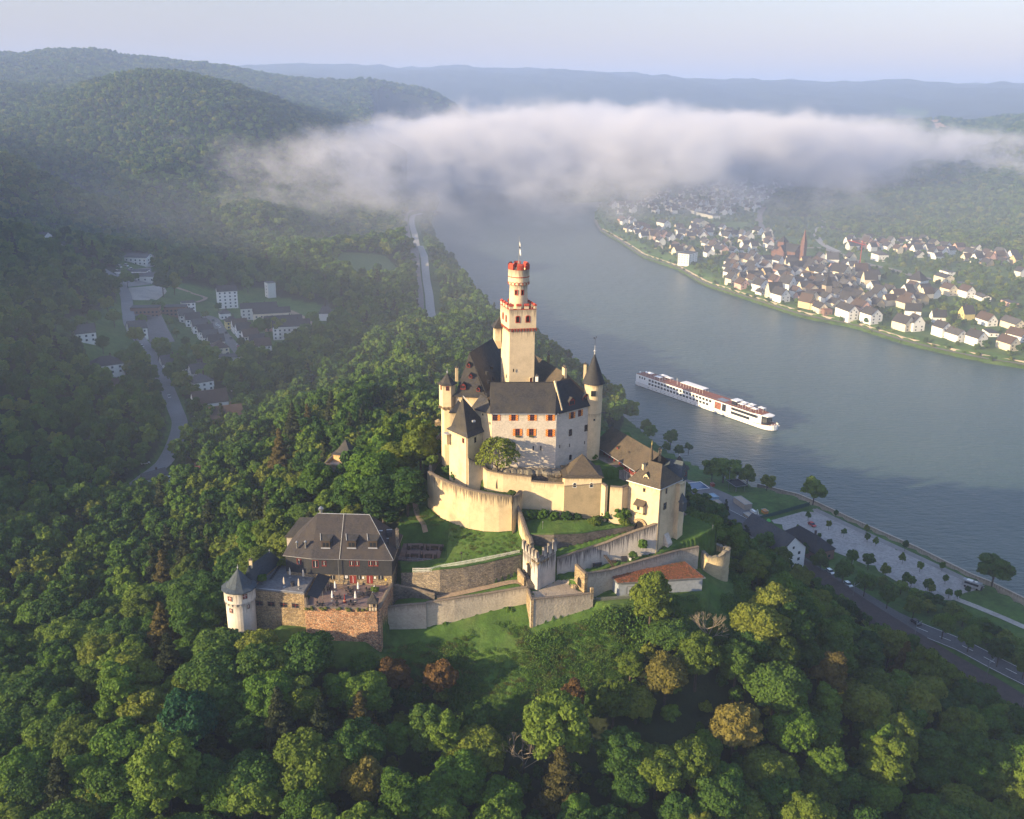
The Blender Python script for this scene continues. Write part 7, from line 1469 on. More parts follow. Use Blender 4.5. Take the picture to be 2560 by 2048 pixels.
cover(GRASSP, 1.25, 31, .7, 1.7, [0,1,2,3,0,1], 'slope_undergrowth', 'thick green weeds on the slope below the castle walls', lambda a, b: ~inside(np.stack([a, b], 1), CASTLE_OUT))
cover([(20,221),(50,219),(68,222),(76,242),(70,262),(64,258),(66,247),(54,231),(41,229),(30,226.5),(23,224.5)], 1.9, 35, 1.0, 2.6, [0,2,2,1], 'shed_thicket', 'shrubby thicket below the red planted shed and the round ruin')
cover([(-56,208),(-33,208),(-33,220.5),(-22,220.5),(-8,222.5),(3,221),(6,216.5),(22,220),(30,217),(30,208),(0,205)], 1.5, 36, .35, 1.0, [1,3,3], 'wallfoot_herbs', 'low herbs on the strip at the foot of the long retaining wall')
cover([(-31,262),(-25,259),(-16,251),(-8,247.5),(1,246.8),(3,240.5),(-4,237.5),(-12,236.5),(-17,238),(-17.5,252),(-33,253)], 1.2, 32, .3, .95, [0,1,3,3], 'bank_undergrowth', 'tangled weeds below the sunlit bastion wall')
cover([(-22,257.5),(-17,254.5),(-11,250.5),(-4,249),(0,249.3),(3,252),(-6,253.2),(-13,254.2),(-16,262),(-22,266)], 1.0, 33, .4, 1.0, [0,2,1], 'ledge_undergrowth', 'weeds along the ledge behind the bastion wall')
# individual shrubs inside the walls
SHM = [crown_mesh('shrub', 401, 1.5, 2.4, 0, 14, 2600, .13, FOL[0]), crown_mesh('shrub', 402, 1.7, 2.0, 0, 16, 2600, .13, FOL[1]), crown_mesh('shrub', 403, 1.4, 2.2, 0, 12, 2400, .13, FOL[2])]
def shrub(c, x, y, z, s, k, lab):
    P = at(c, x, y, z) if z is not None else hit(c, x, y); o = link(bpy.data.objects.new('shrub', SHM[k])); o.location = (P[0], P[1], P[2]-.15); o.scale = (s,)*3 if not hasattr(s, '__len__') else s; o.rotation_euler = (0, 0, (x*7) % 6.28); tag(o, lab, 'shrub'); return o
for a in ((('w',735,600,77),1.6,2,'dark round shrub at the left end of the bailey lawn'),(('w',830,590,77.3),1.5,0,'second shrub from the left under the curtain wall'),(('w',900,600,77),1.4,0,'broad green shrub under the middle of the curtain wall'),(('w',985,600,77),1.5,2,'dark shrub below the bend of the curtain wall'),(('w',1060,595,77.3),1.1,2,'low dark shrub right of the curtain bend'),(('w',1180,620,76.8),1.25,1,'yellow green shrub standing apart on the lawn'),(('w',1265,600,77),1.5,0,'leafy shrub left of the largest bush by the gate tower'),(('w',1350,600,77),2.3,0,'largest bush beside the gate tower'),(('w',1375,625,76.8),1.0,1,'small bright shrub at the foot of the largest bush'),
          (('w',1500,800,71.6),(1.0,1.0,1.7),0,'slender young tree against the streaked wall'),(('w',610,1245,57.5),1.5,0,'bright round shrub at the foot of the long retaining wall'),(('w',455,1290,56.5),1.0,2,'small dark shrub left of the bright round one'),(('w',175,1310,56),.8,0,'tiny shrub near the left end of the retaining wall'),(('w',1435,850,70),1.0,2,'dark shrub between the bins and the young tree'),
          (('w',120,150,84.5),2.2,0,'large tangled shrub beside the gable tower'),(('w',165,95,85),2.0,1,'olive shrub higher up beside the gable tower'),(('w',190,290,84.2),1.5,2,'dark shrub below the gable tower, left'),(('w',250,330,84.2),1.6,0,'rounded shrub at the foot of the gable tower'),(('w',80,230,84),1.7,0,'green shrub spilling over the left end of the bastion wall'),(('w',620,425,84.2),.8,1,'little shrub at the right end of the bastion ledge'),
          (('w',2010,905,62),2.0,1,'bright climbing shrub on the right side of the round ruin'),(('w',1960,960,60),2.2,0,'leafy shrub below the round ruin'),(('w',410,620,74),1.3,0,'young tree at the foot of the bastion wall'),(('w',460,640,73.5),1.2,2,'dark bush at the foot of the bastion wall'),(('r',480,850,67.1),1.2,0,'green bush at the left edge of the flat roof'),(('r',650,690,67.1),1.1,1,'bush on the far corner of the flat roof'),(('r',735,700,67.1),1.0,0,'bush by the slate wall on the flat roof'),(('r',1155,800,65.1),.7,1,'round potted bush left of the restaurant doors'),
          (('w',960,215,89.2),.9,2,'low bush against the hall footing'),(('b',640,1475,89.2),1.0,0,'bush at the foot of the slim round tower'),(('r',1500,940,65.1),.9,0,'green bush behind the timbered lookout')): shrub(*a[0], *a[1:])
# ================================================================== HOUSES
WALLM = {k: plain('house_'+k, c, .85, var=.06) for k, c in dict(white=(.74,.73,.70), cream=(.68,.60,.45), yellow=(.66,.54,.22), pale=(.60,.60,.56), pink=(.58,.36,.30), ochre=(.55,.42,.25), brick=(.20,.12,.09), stone=(.36,.30,.24)).items()}
ROOFM = {k: slate('roof_'+k, a, b, mk=.2) for k, a, b in (('dark',(.034,.034,.040),(.048,.045,.046)),('grey',(.062,.062,.068),(.085,.082,.080)),('brown',(.062,.042,.034),(.080,.054,.042)),('red',(.17,.07,.05),(.20,.09,.06)),('black',(.022,.023,.027),(.032,.032,.034)))}
HWIN = plain('house_window', (.045,.055,.065), .25, var=.2, spec=.5)
def house(name, P, ang, L, W, he, hr, wall, roof, label, group=None, cat='house', nw=(3, 2), storeys=2, hip=False, flatr=False, chim=True, balcony=False, gablewin=True, dorm=0, z=None, doors=False):
    """one house: wall, roof, chimney and each window its own mesh, local to its base"""
    z = gh(P[0], P[1]) if z is None else z; t = thing(name, label, cat, (P[0], P[1], z), group, rz=ang if ang else 1e-6); ORG[t.name] = Vector((0,0,0))
    q = rect((0,0), L, W, 0); m = MB(); m.prism(q, -2.5, he, 0, cap=True)
    if not hip and not flatr:
        m.face([(-L/2,W/2,he),(-L/2,-W/2,he),(-L/2,0,he+hr)], 0); m.face([(L/2,-W/2,he),(L/2,W/2,he),(L/2,0,he+hr)], 0)
    m.build('wall', WALLM[wall] if isinstance(wall, str) else wall, t); m = MB()
    if flatr: m.prism(offset(ccw(q), .2), he, he+.3, 0)
    elif hip: roof_mb(m, q, he, [(-max(0,(L-W))/2,0),(max(0,(L-W))/2,0)], he+hr, .4, 0)
    else: gable(m, q, he, he+hr+.12, .35, 0, None, 0)
    m.build('roof', ROOFM[roof], t)
    if chim and not flatr: m = MB(); m.box((L*.18, .5, he+hr*.9), (.7,.7,hr*.5+1.2)); m.box((L*.18,.5,he+hr*1.15+.62),(.85,.85,.12)); m.build('chimney', ROOFM['brown'], t)
    n1, n2 = nw; c = (0,0)
    for s_ in range(storeys):
        zz = 1.5+s_*2.8
        if zz+.8 > he+.2: break
        for A, B, n, Ln in (((-L/2,-W/2),(L/2,-W/2),n1,L),((-L/2,W/2),(-L/2,-W/2),n2,W),((L/2,-W/2),(L/2,W/2),n2,W)):
            for k in range(n):
                d, nn, _ = wallframe(A, B, c); s = Ln*(k+.5)/n; w_ = min(1.3, Ln/n*.5); m = MB()
                pp = [(A[0]+d.x*(s+a)+nn.x*.05, A[1]+d.y*(s+a)+nn.y*.05, zz+b) for a, b in ((-w_/2,-.65),(w_/2,-.65),(w_/2,.65),(-w_/2,.65))]; m.face(pp); m.face([(x-nn.x*.1, y-nn.y*.1, q_) for x, y, q_ in pp]); m.build('window', HWIN, t)
    if gablewin and not hip and not flatr and n2:
        for sx in (-1, 1): m = MB(); x = sx*(L/2+.05); m.face([(x,-.5,he+.2),(x,.5,he+.2),(x,.5,he+1.3),(x,-.5,he+1.3)]); m.build('window', HWIN, t)
    for k in range(dorm):
        x = -L/2+L*(k+.5)/dorm; m = MB(); yy = -W/2*.72; zb = he+hr*.28; m.prism(rect((x, yy+.8), 1.8, 1.8, 0), zb-.6, zb+1.2, 0, mt=1); m.build('dormer', [WALLM['white'], ROOFM[roof]], t)
    if balcony:
        m = MB()
        for s_ in range(1, storeys): m.box((0,-W/2-.6,s_*2.8), (L*.7,1.2,.15)); m.box((0,-W/2-1.15,s_*2.8+.5), (L*.7,.08,.9))
        m.build('balcony', WALLM['pale'], t)
    return t
def hw(c, x, y, z0=None, **k): return hit(c, x, y)
# ---- side valley: streets and cars first
ribbon('valley_road', VROAD, 8.5, ground('worn_asphalt', [(.17,.17,.175),(.23,.23,.235)], scale=.05), lift=.15, step=6)
ribbon('valley_railway_yard', hits('v', [(700,590),(770,580),(820,680),(860,770)]), 16, ground('yard_asphalt', [(.13,.12,.12),(.17,.16,.16)]), lift=.12, step=5)
ribbon('village_street', hits('v', [(1110,570),(1170,590),(1230,680),(1300,760),(1355,830)]), 7.5, ground('street', [(.17,.165,.16),(.22,.21,.20)], scale=.1), lift=.15, step=5)
ribbon('cemetery_lane', hits('v', [(1560,520),(1640,540),(1740,590),(1850,650)]), 6, PATHM, lift=.12, step=5)
ribbon('gravel_track', hits('v', [(930,390),(1040,430),(1120,465),(1060,490)]), 4, PATHM, lift=.12, step=5)
sheet('depot_yard', hits('v', [(560,300),(780,270),(800,370),(620,390)]), ground('depot_ground', [(.20,.20,.20),(.27,.26,.25)]), lift=.15, step=5)
sheet('gravel_ground', hits('v', [(610,395),(860,375),(880,420),(820,470),(650,470)]), GRAVEL, lift=.15, step=5)
for k, (off_, dsh_) in enumerate(((0, (2, 2)),)): ribbon('road_marking', VROAD, .18, WHITE, lift=.2, step=3, dash=(1, 1))
row = 'white terraced houses in the side valley'
L1 = [((1010,590),'topmost'),((1040,640),'second'),((1120,690),'third'),((1145,725),'fourth'),((1175,755),'fifth')]
def face_pt(c, x, y): return hit(c, x, y)
sdir = Vector(hit('v',1355,830)[:2])-Vector(hit('v',1170,590)[:2]); sa = math.atan2(sdir.y, sdir.x); pa = sa+math.pi/2
ords = ['topmost','second from the top','third from the top','fourth from the top','fifth from the top','sixth from the top','lowest']
for k, (x, y) in enumerate(((1000,600),(1040,625),(1085,665),(1120,700),(1150,735),(1185,765))):
    P = hit('v', x, y); house('terraced_house', P, pa, 11, 9.5, 6, 4.2, 'white', 'dark' if k % 2 else 'grey', 'white gabled house, %s in the row left of the village street' % ords[k], row)
house('end_house', hit('v',1205,805), pa+.1, 11, 11, 6, 4.5, 'cream', 'brown', 'cream hip roofed house closing the row left of the village street', hip=True)
house('modern_house', hit('v',1015,545), pa, 10, 9, 8.5, 1, 'white', 'dark', 'white flat roofed house at the head of the left terrace', flatr=True, storeys=3)
for k, (x, y) in enumerate(((1330,665),(1355,690),(1395,730),(1435,765),(1470,790))):
    P = hit('v', x, y); house('terraced_house', P, pa, 11, 10, 6, 4.4, 'white', 'dark' if k % 2 else 'brown', 'white gabled house, %s in the row right of the village street' % ords[k], 'white houses right of the village street')
house('yellow_house', hit('v',1280,640), pa, 9, 9, 6, 3.5, 'yellow', 'dark', 'bright yellow house at the head of the row right of the street', hip=True); house('grey_cottage', hit('v',1238,580), pa, 8, 8, 4.5, 3, 'white', 'grey', 'small pale cottage with tall chimney above the yellow house', hip=True)
house('apartment_block', hit('v',1255,510), pa-.1, 16, 13, 14.5, 3.5, 'white', 'dark', 'tall white four storey apartment block on the meadow edge', cat='apartment block', storeys=5, nw=(4,0), gablewin=False)
ba = math.atan2(*(np.array(hit('v',1700,600)[:2])-np.array(hit('v',1450,610)[:2]))[::-1])
house('apartment_block', hit('v',1450,580), ba, 28, 10, 9.5, 3.2, 'pale', 'dark', 'pale green apartment block with dark roof, back one of the three', cat='apartment block', storeys=3, nw=(7,1)); house('apartment_block', hit('v',1530,615), ba, 28, 10, 9.8, 3.4, 'cream', 'dark', 'cream apartment block with dark roof, middle one of the three', cat='apartment block', storeys=3, nw=(7,2)); house('apartment_block', hit('v',1600,650), ba, 28, 10, 8, 3.2, 'pink', 'dark', 'pinkish low apartment block half hidden behind the large white one', cat='apartment block', storeys=3, nw=(7,1))
house('apartment_block', hit('v',1650,700), ba-.05, 27, 11, 10, 4, 'white', 'dark', 'large white apartment block with projecting balcony bay, front one', cat='apartment block', storeys=4, nw=(8,2), balcony=True)
house('white_tower_house', hit('v',1520,450), ba+.3, 7, 8, 13, .5, 'pale', 'grey', 'narrow tall white building standing in the trees above the blocks', cat='building', storeys=4, flatr=True, nw=(0,1))
house('brick_shell', hit('v',755,570), ba-.15, 20, 10, 7.5, 1, 'brick', 'dark', 'unfinished reddish brick building with open window holes', cat='building', storeys=3, nw=(7,3), flatr=True); house('brick_shell', hit('v',930,560), ba-.15, 18, 10, 7, 1, 'brick', 'dark', 'second unfinished brick building partly behind a big tree', cat='building', storeys=3, nw=(6,3), flatr=True)
house('depot_hall', hit('v',715,245), ba-.5, 22, 14, 7, 2.5, 'white', 'grey', 'upper white depot hall with shallow grey roof', cat='building', nw=(5,2)); house('depot_hall', hit('v',670,320), ba-.25, 26, 11, 4.5, 1, 'white', 'dark', 'long low white depot hall with dark garage doors', cat='building', nw=(8,1), storeys=1, flatr=True); house('depot_hall', hit('v',745,345), ba-.3, 22, 14, 4.5, 2, 'pale', 'grey', 'pale grey depot hall nearest the gravel ground', cat='building', nw=(4,2), storeys=1)
house('workshop', hit('v',1000,890), ba-.05, 26, 9, 5, 1.2, 'white', 'grey', 'long white workshop with grey roof, left of two, below the terrace', cat='building', storeys=1, nw=(3,1)); house('workshop', hit('v',1225,855), ba-.05, 22, 9, 5, 1.2, 'white', 'grey', 'white workshop with grey roof, right of two, below the terrace', cat='building', storeys=1, nw=(3,1))
house('garden_shed', hit('v',1120,825), ba, 10, 6, 3, 1.2, 'stone', 'grey', 'low brown shed beside the cream end house', cat='shed', storeys=1, nw=(1,0))
house('villa', hit('v',510,915), ba+.3, 18, 12, 6, 4.5, 'white', 'dark', 'white villa with dark roof left of the valley road', hip=True, nw=(4,3)); house('long_bungalow', hit('v',550,1000), ba-.5, 20, 9, 3, 2, 'stone', 'brown', 'low brown roofed bungalow below the white villa', storeys=1)
house('valley_house', hit('v',1095,1045), pa+.2, 12, 12, 9, 4, 'white', 'grey', 'white house with grey hipped roof, uppermost of the three by the wood', hip=True, storeys=3); house('valley_house', hit('v',1150,1170), pa, 19, 14, 9, 5.5, 'white', 'brown', 'big white gabled house with skylights, middle of the three by the wood', storeys=1, nw=(5,0), gablewin=False); house('valley_house', hit('v',1250,1260), pa-.05, 17, 13, 8, 5.5, 'white', 'brown', 'big white gabled house with skylights, lowest of the three by the wood', storeys=2, nw=(5,1))
for x, y, lab in ((905,905,'white house beside the depot road, left of the long workshops'),(1085,960,'small white house below the long white workshop'),(700,690,'white house between valley road and yard'),(380,720,'pale cottage among the gardens left of the valley road'),(1320,1010,'white house half hidden in trees right of the workshops')): house('valley_house', hit('v', x, y), pa+.1, 12, 10, 6.5, 4.5, 'white', 'grey', lab)
house('red_roof_house', hit('v',1030,1625), ba+.05, 15, 11, 5.5, 5, 'cream', 'red', 'cream house with large red tiled roof in the dark valley bottom', storeys=1, nw=(3,1)); house('grey_shed', hit('v',800,1590), ba+.5, 12, 7, 4, 2, 'pale', 'grey', 'small grey roofed shed left of the red roofed house', storeys=1, cat='shed')
house('valley_inn', hit('v',110,110), ba-.6, 16, 10, 6, 3, 'white', 'grey', 'upper left white building at the far head of the valley', nw=(0,0)); house('valley_inn', hit('v',165,135), ba-.6, 14, 9, 5, 2, 'white', 'dark', 'second white building at the far head of the valley', nw=(0,0))
ch = hit('v',1860,590); t = thing('chapel', 'small white chapel with grey roof and ridge turret beside the cemetery', 'chapel', (*ch[:2], ch[2]), rz=.001); ORG[t.name] = Vector((0,0,0)); MB().prism(rect((0,0), 10, 8, .1), -2, 6, 0).build('wall', WALLM['white'], t); m = MB(); roof_mb(m, rect((0,0), 10, 8, .1), 6, [(-2,0),(2,0)], 12, .4); m.build('roof', ROOFM['grey'], t); m = MB(); m.prism(rect((0,0),1.6,1.6,.1), 10, 14, 0); roof_mb(m, rect((0,0),1.6,1.6,.1), 14, [(0,0)], 16.5, .2); m.build('turret', ROOFM['dark'], t)
# cars
CARC = {k: plain('car_'+k, c, .3, .3, var=.03, spec=.5) for k, c in dict(white=(.75,.75,.74), silver=(.45,.46,.48), black=(.02,.02,.025), red=(.45,.03,.03), blue=(.05,.12,.32), teal=(.12,.45,.50)).items()}
def car(P, a, col, label, L=4.4, W=1.8, H=1.45, van=False, group='cars parked and driving in the side valley', cat='car', name='parked_car'):
    t = thing(name, label, cat, (P[0], P[1], P[2]+.15), group, rz=a if a else 1e-6); ORG[t.name] = Vector((0,0,0)); m = MB(); h = H*.55
    pr = [(-L/2,.35),(-L/2,h*.9),(-L*.42,h),(L*.25,h),(L*.48,h*.85),(L/2,.35)]
    for i in range(len(pr)): a0, b0 = pr[i], pr[(i+1) % len(pr)]; m.face([(a0[0],-W/2,a0[1]),(a0[0],W/2,a0[1]),(b0[0],W/2,b0[1]),(b0[0],-W/2,b0[1])])
    for s in (-1, 1): m.face([(x, s*W/2, z) for x, z in (pr if s < 0 else pr[::-1])])
    m.build('body', CARC[col], t); m = MB(); cb_ = [(-L*.44,h),(-L*.34,H),(L*.10 if not van else L*.32,H),(L*.27 if not van else L*.42,h)]
    for i in range(4): a0, b0 = cb_[i], cb_[(i+1) % 4]; m.face([(a0[0],-W*.45,a0[1]),(a0[0],W*.45,a0[1]),(b0[0],W*.45,b0[1]),(b0[0],-W*.45,b0[1])], 1 if i == 1 else 0)
    for s in (-1, 1): m.face([(x, s*W*.45, z) for x, z in cb_], 0)
    m.build('cabin', [GLASS, CARC[col]], t)
    for sx in (-L*.3, L*.3):
        for sy in (-1, 1): m = MB(); m.cyl((0,0), .32, .32, -.1, .1, 10); m.v = [(sx+x, sy*W*.46+z, .33+y) for x, y, z in m.v]; m.build('wheel', DARK, t)
    return t
cl = [((1165,600),'black','dark car, topmost on the left kerb of the village street'),((1188,625),'white','white car near the top of the village street'),((1205,638),'white','white car second from the top of the village street'),((1245,675),'black','dark car halfway down the village street'),((1275,710),'black','dark car among the trees right of the village street'),((1315,755),'silver','silver car near the bottom of the village street'),((1322,766),'red','red car near the bottom of the village street'),((1330,778),'white','white car, lowest on the village street')]
for (x, y), c, lab in cl: car(hit('v',x,y), sa, c, lab)
vd = lambda i: math.atan2(VROAD[i+1][1]-VROAD[i][1], VROAD[i+1][0]-VROAD[i][0])
for (x, y), c, lab, i in (((742,838),'white','white car driving on the valley road near the bend',8),((790,938),'red','red car parked on the left kerb of the valley road',9),((823,1003),'white','white van parked on the valley road',10),((728,758),'silver','silver car at the roadside above the bend',7),((895,1070),'silver','silver car at the roadside beside the big trees',11),((648,630),'black','dark car on the upper valley road',6),((885,755),'blue','blue van on the yard below the brick shells',7),((795,795),'blue','blue car at the lower end of the yard',7)): car(hit('v',x,y), vd(i), c, lab, van='van' in lab, H=2.1 if 'van' in lab else 1.45, L=5.2 if 'van' in lab else 4.4)
for (x, y), c, lab in (((885,1580),'white','white van in the dark yard beside the red roofed house'),((870,1600),'teal','pale blue car in the yard beside the red roofed house'),((930,1615),'teal','light blue van nearest the red roofed house'),((580,1650),'silver','silver car on the dark lane in the lower left valley'),((750,1480),'white','white car hidden among dark valley trees'),((635,1045),'teal','turquoise covered car beside the bungalow')): car(hit('v',x,y), .5, c, lab, van='van' in lab, H=1.9 if 'van' in lab else 1.45)
for k, (x, y) in enumerate(((245,170),(265,182),(310,210),(325,225),(630,262),(660,285),(575,300),(590,270))): car(hit('v',x,y), vd(1), 'white', 'small white vehicle parked along the upper valley road' if k < 4 else 'white vehicle standing in the depot yard', group='white vehicles on the upper valley road' if k < 4 else 'white vehicles in the depot yard', van=True, H=2.2, L=5.5)
# trees standing among the valley houses
SMALL = [(crown_mesh('crown', 500+k, 3.2, 5.5, 1.6, 16, 2400, .26, FOL[(0,2,1,0)[k]]), trunk_mesh(60+k, 4.5, .16, 1.2)) for k in range(4)]
def small_tree(P, s, k, lab, grp=None, name='garden_tree', sc=None):
    me, tk = SMALL[k]; t = bpy.data.objects.new(name, None); link(t); tag(t, lab, 'tree', grp); t.location = P; t.scale = sc or (s,s,s); t.rotation_euler = (0,0,(P[0]*3.1) % 6.28)
    for nm, m_ in (('trunk', tk), ('crown', me)): o = bpy.data.objects.new(nm, m_); link(o); o.parent = t
    return t
vt = [(640,400,2.2),(560,450,2.2),(520,560,1.9),(440,640,1.8),(560,640,1.9),(490,800,1.6),(690,760,2.0),(730,630,1.3),(690,810,1.3),(860,450,2.8),(930,440,2.6),(830,560,1.6),(850,830,2.1),(870,870,1.8),(1110,880,2.4),(1150,890,2.3),(1000,830,1.5),(1370,560,1.5),(1280,505,1.2),(1380,425,2.0),(1450,700,2.0),(1510,690,1.9),(1570,700,2.2),(1780,640,1.9),(1100,790,1.2),(1000,770,1.2),(940,700,1.0),(900,640,1.0),(960,900,1.9),(930,1000,2.2),(980,1060,2.2),(1130,1000,1.9),(990,920,1.8),(1340,770,1.2),(1390,800,1.4),(620,900,1.9),(700,880,1.9),(740,960,1.7),(640,950,1.6),(600,230,1.4),(690,360,1.1),(1200,545,1.1),(1120,590,1.0),(350,660,1.5),(300,700,1.6),(400,700,1.4)]
for k, (x, y, s) in enumerate(vt): small_tree(hit('v', x, y), s, k % 4, 'leafy tree among the houses and gardens of the side valley', 'trees among the valley houses')
# ================================================================== RIVERSIDE PARK, ROAD AND RAILWAY (near bank)
RC = poly_at('g', [(480,520),(740,715),(930,860),(1150,1005),(1400,1150),(1650,1295),(1900,1435),(2121,1575),(2400,1760)], 5.6)
ribbon('railway_ballast', RC, 13, ground('ballast', [(.055,.042,.040),(.085,.068,.060)], scale=.5, fine=3), lift=.35, step=6)
for k, o_ in enumerate((-3.3, -1.8, 1.6, 3.1)): ribbon('rail', RC, .26, METAL, lift=.62, step=6, off=o_)
HR = poly_at('g', [(100,330),(330,400),(520,500),(640,590),(780,690),(930,790),(1130,900),(1350,1030),(1560,1120),(1760,1200),(1950,1300),(2150,1400),(2400,1520)], 5.4)
ribbon('main_road', HR, 9.5, ASPH, lift=.3, step=6); ribbon('road_marking', HR, .22, WHITE, lift=.36, step=4, dash=(1, 1)); ribbon('road_marking', HR, .18, WHITE, lift=.36, step=6, off=4.3); ribbon('road_marking', HR, .18, WHITE, lift=.36, step=6, off=-4.3)
PK = poly_at('g', [(640,478),(700,455),(905,398),(1100,495),(1300,590),(1480,668),(1700,770),(1900,862),(1745,900),(1740,930),(1660,940),(1560,905),(1420,850),(1300,780),(1180,720),(1060,670),(900,610),(770,560)], 4.5)
sheet('gravel_car_park', PK, ground('park_gravel', [(.24,.225,.21),(.34,.32,.30),(.28,.265,.25)], scale=.05, fine=.8, bs=.1), lift=.12, step=5)
ribbon('river_promenade', poly_at('g', [(900,405),(1100,500),(1480,675),(1800,825),(1880,858)], 4.5), 3.5, ground('promenade', [(.20,.19,.185),(.26,.25,.24)]), lift=.2, step=6)
ribbon('footpath', poly_at('g', [(1720,925),(1850,975),(2000,1035),(2200,1120),(2400,1200)], 4.6), 3.2, GRAVEL, lift=.2, step=6)
sheet('works_yard', poly_at('g', [(120,225),(260,260),(420,330),(560,430),(620,445),(540,490),(420,440),(300,370),(120,320)], 5), ground('yard_ground', [(.14,.14,.145),(.20,.19,.19)], scale=.1), lift=.2, step=4)
qw = [(*p, -1, 3.7) for p in BANK_N[13:22]]; t = thing('quay_wall', 'low pale quay wall along the near river bank', 'wall', (qw[0][0], qw[0][1], 0)); m = MB(); wall_mb(m, [(x, y-1.2, a, b) for x, y, a, b in qw], 1.0, 0, 0, cap=False, step=20); m.build('wall_face', GREYW, t)
ptree = 'young trees planted in the gravel car park'
pk = [(862,470,.85),(1022,455,.75),(981,525,.9),(1069,565,.8),(926,580,.6),(985,635,.9),(1199,548,.9),(1205,598,.9),(1253,622,.85),(1425,650,1.0),(1410,725,1.0),(1511,770,.95),(1641,765,.8),(1659,842,.8),(800,545,.8)]
for k, (x, y, s) in enumerate(pk): small_tree(at('g', x, y, 4.5), s, k % 4, 'young tree in the gravel car park by the river', ptree, 'young_tree', (s*.52, s*.52, s*.75))
for k, (x, y, s) in enumerate(((1115,735,1.25),(1210,760,1.3),(1310,805,1.1),(1430,850,1.0),(1460,862,.9),(1555,890,1.0),(1580,905,.8),(1680,925,.75),(1732,930,.7),(1790,900,.6))): small_tree(at('g', x, y, 4.5), s, k % 4, 'tree in the row along the landward edge of the car park', 'trees along the landward edge of the car park', 'row_tree', (s*.68, s*.68, s*.85))
for k, (x, y, s) in enumerate(((818,705,1.5),(930,780,1.8),(1060,845,1.9),(1185,920,1.9),(1318,990,1.9),(1468,1060,1.8),(1640,1165,1.9),(1790,1240,1.8),(1960,1325,1.9),(2110,1400,1.9))): small_tree(at('g', x, y, 5.2), s, (k+1) % 4, 'roadside tree between the railway and the main road', 'roadside trees between railway and road', 'roadside_tree', (s*.72, s*.72, s*.82))
for k, (x, y, s) in enumerate(((1290,860,1.1),(1400,900,1.3),(1500,950,1.4),(1590,985,1.5),(1700,1050,1.6),(1760,1085,1.4),(1850,1130,1.5),(1930,1170,1.5),(2010,1210,1.5),(2090,1250,1.5),(2050,1285,1.3),(1680,1010,1.1),(1560,1010,1.2),(1230,840,1.0),(1900,1200,1.2))): small_tree(at('g', x, y, 4.8), s, (k+2) % 4, 'low tree of the shrub belt beside the main road', 'shrub belt beside the main road', 'belt_tree', (s*.9, s*.9, s*.6))
for x, y, s, k, lab in ((365,260,2.3,3,'large spreading willow at the water edge behind the works yard'),(300,250,1.8,2,'dark tree left of the large willow'),(505,280,1.7,2,'dark pointed tree right of the large willow'),(620,305,1.35,2,'rounded tree on the bank right of the pointed one'),(890,385,2.0,0,'lone bank tree at the upper corner of the car park'),(1930,865,2.2,1,'wide old tree on the bank beside the camper van'),(430,200,1.2,0,'small tree leaning over the water by the willow'),(165,75,.8,0,'small bush standing in the shallow water'),(60,40,1.4,0,'bush at the water edge behind the slate turret')): small_tree(at('g', x, y, 3.5), s, k, lab, None, 'bank_tree', (s*1.15, s*1.15, s*.9) if s > 2.1 else None)
bq_ = at('g', 850, 640, 4.8); house('brick_pavilion', bq_, math.atan2(HR[6][1]-HR[4][1], HR[6][0]-HR[4][0]), 22, 11, 4.5, 5, 'brick', 'black', 'dark hip roofed brick house between the road and the car park', hip=True, nw=(5,2), storeys=1)
hr_ = math.atan2(RC[2][1]-RC[0][1], RC[2][0]-RC[0][0]); house('white_gable_house', at('g', 640, 690, 8), hr_+.12, 26, 13, 12, 5.5, 'white', 'grey', 'tall white gabled house at the foot of the hill beside the railway', nw=(6,2), storeys=4, chim=False, z=6)
P = at('g',1815,862,4.6); t = thing('camper_van', 'grey camper van parked alone at the far end of the gravel car park', 'camper van', (P[0],P[1],4.7), rz=hr_+.5); ORG[t.name] = Vector((0,0,0)); MB().box((0,0,1.75), (7.2,2.3,2.5)).build('body', plain('camper_grey', (.26,.27,.28), .4), t); m = MB(); m.box((3.75,0,1.0), (.5,2.2,1.1)); m.build('bonnet', DMETAL, t); m = MB(); m.box((0,-1.16,2.1), (5.4,.04,.9)); m.build('side_window', GLASS, t); m = MB(); m.box((-1,0,3.1), (2.2,1.6,.2)); m.box((1.4,0,3.1), (.9,.9,.25)); m.build('roof_box', WHITE, t)
for sx in (-2.3, 2.3):
    for sy in (-1, 1): m = MB(); m.cyl((0,0), .42, .42, -.12, .12, 10); m.v = [(sx+x, sy*1.05+z, .42+y) for x, y, z in m.v]; m.build('wheel', DARK, t)
for (x, y), c, lab in (((990,775),'white','white car on the main road behind the roadside trees'),((1095,850),'white','white car between two roadside trees'),((1490,1072),'black','dark car with lit lamps on the main road'),((1135,1005),'white','white car beside the railway under the hill'),((885,500),'red','red car behind the green fence by the car park')): car(at('g',x,y,5.6 if x != 885 else 4.8), hr_, c, lab, group='vehicles near the riverside road')
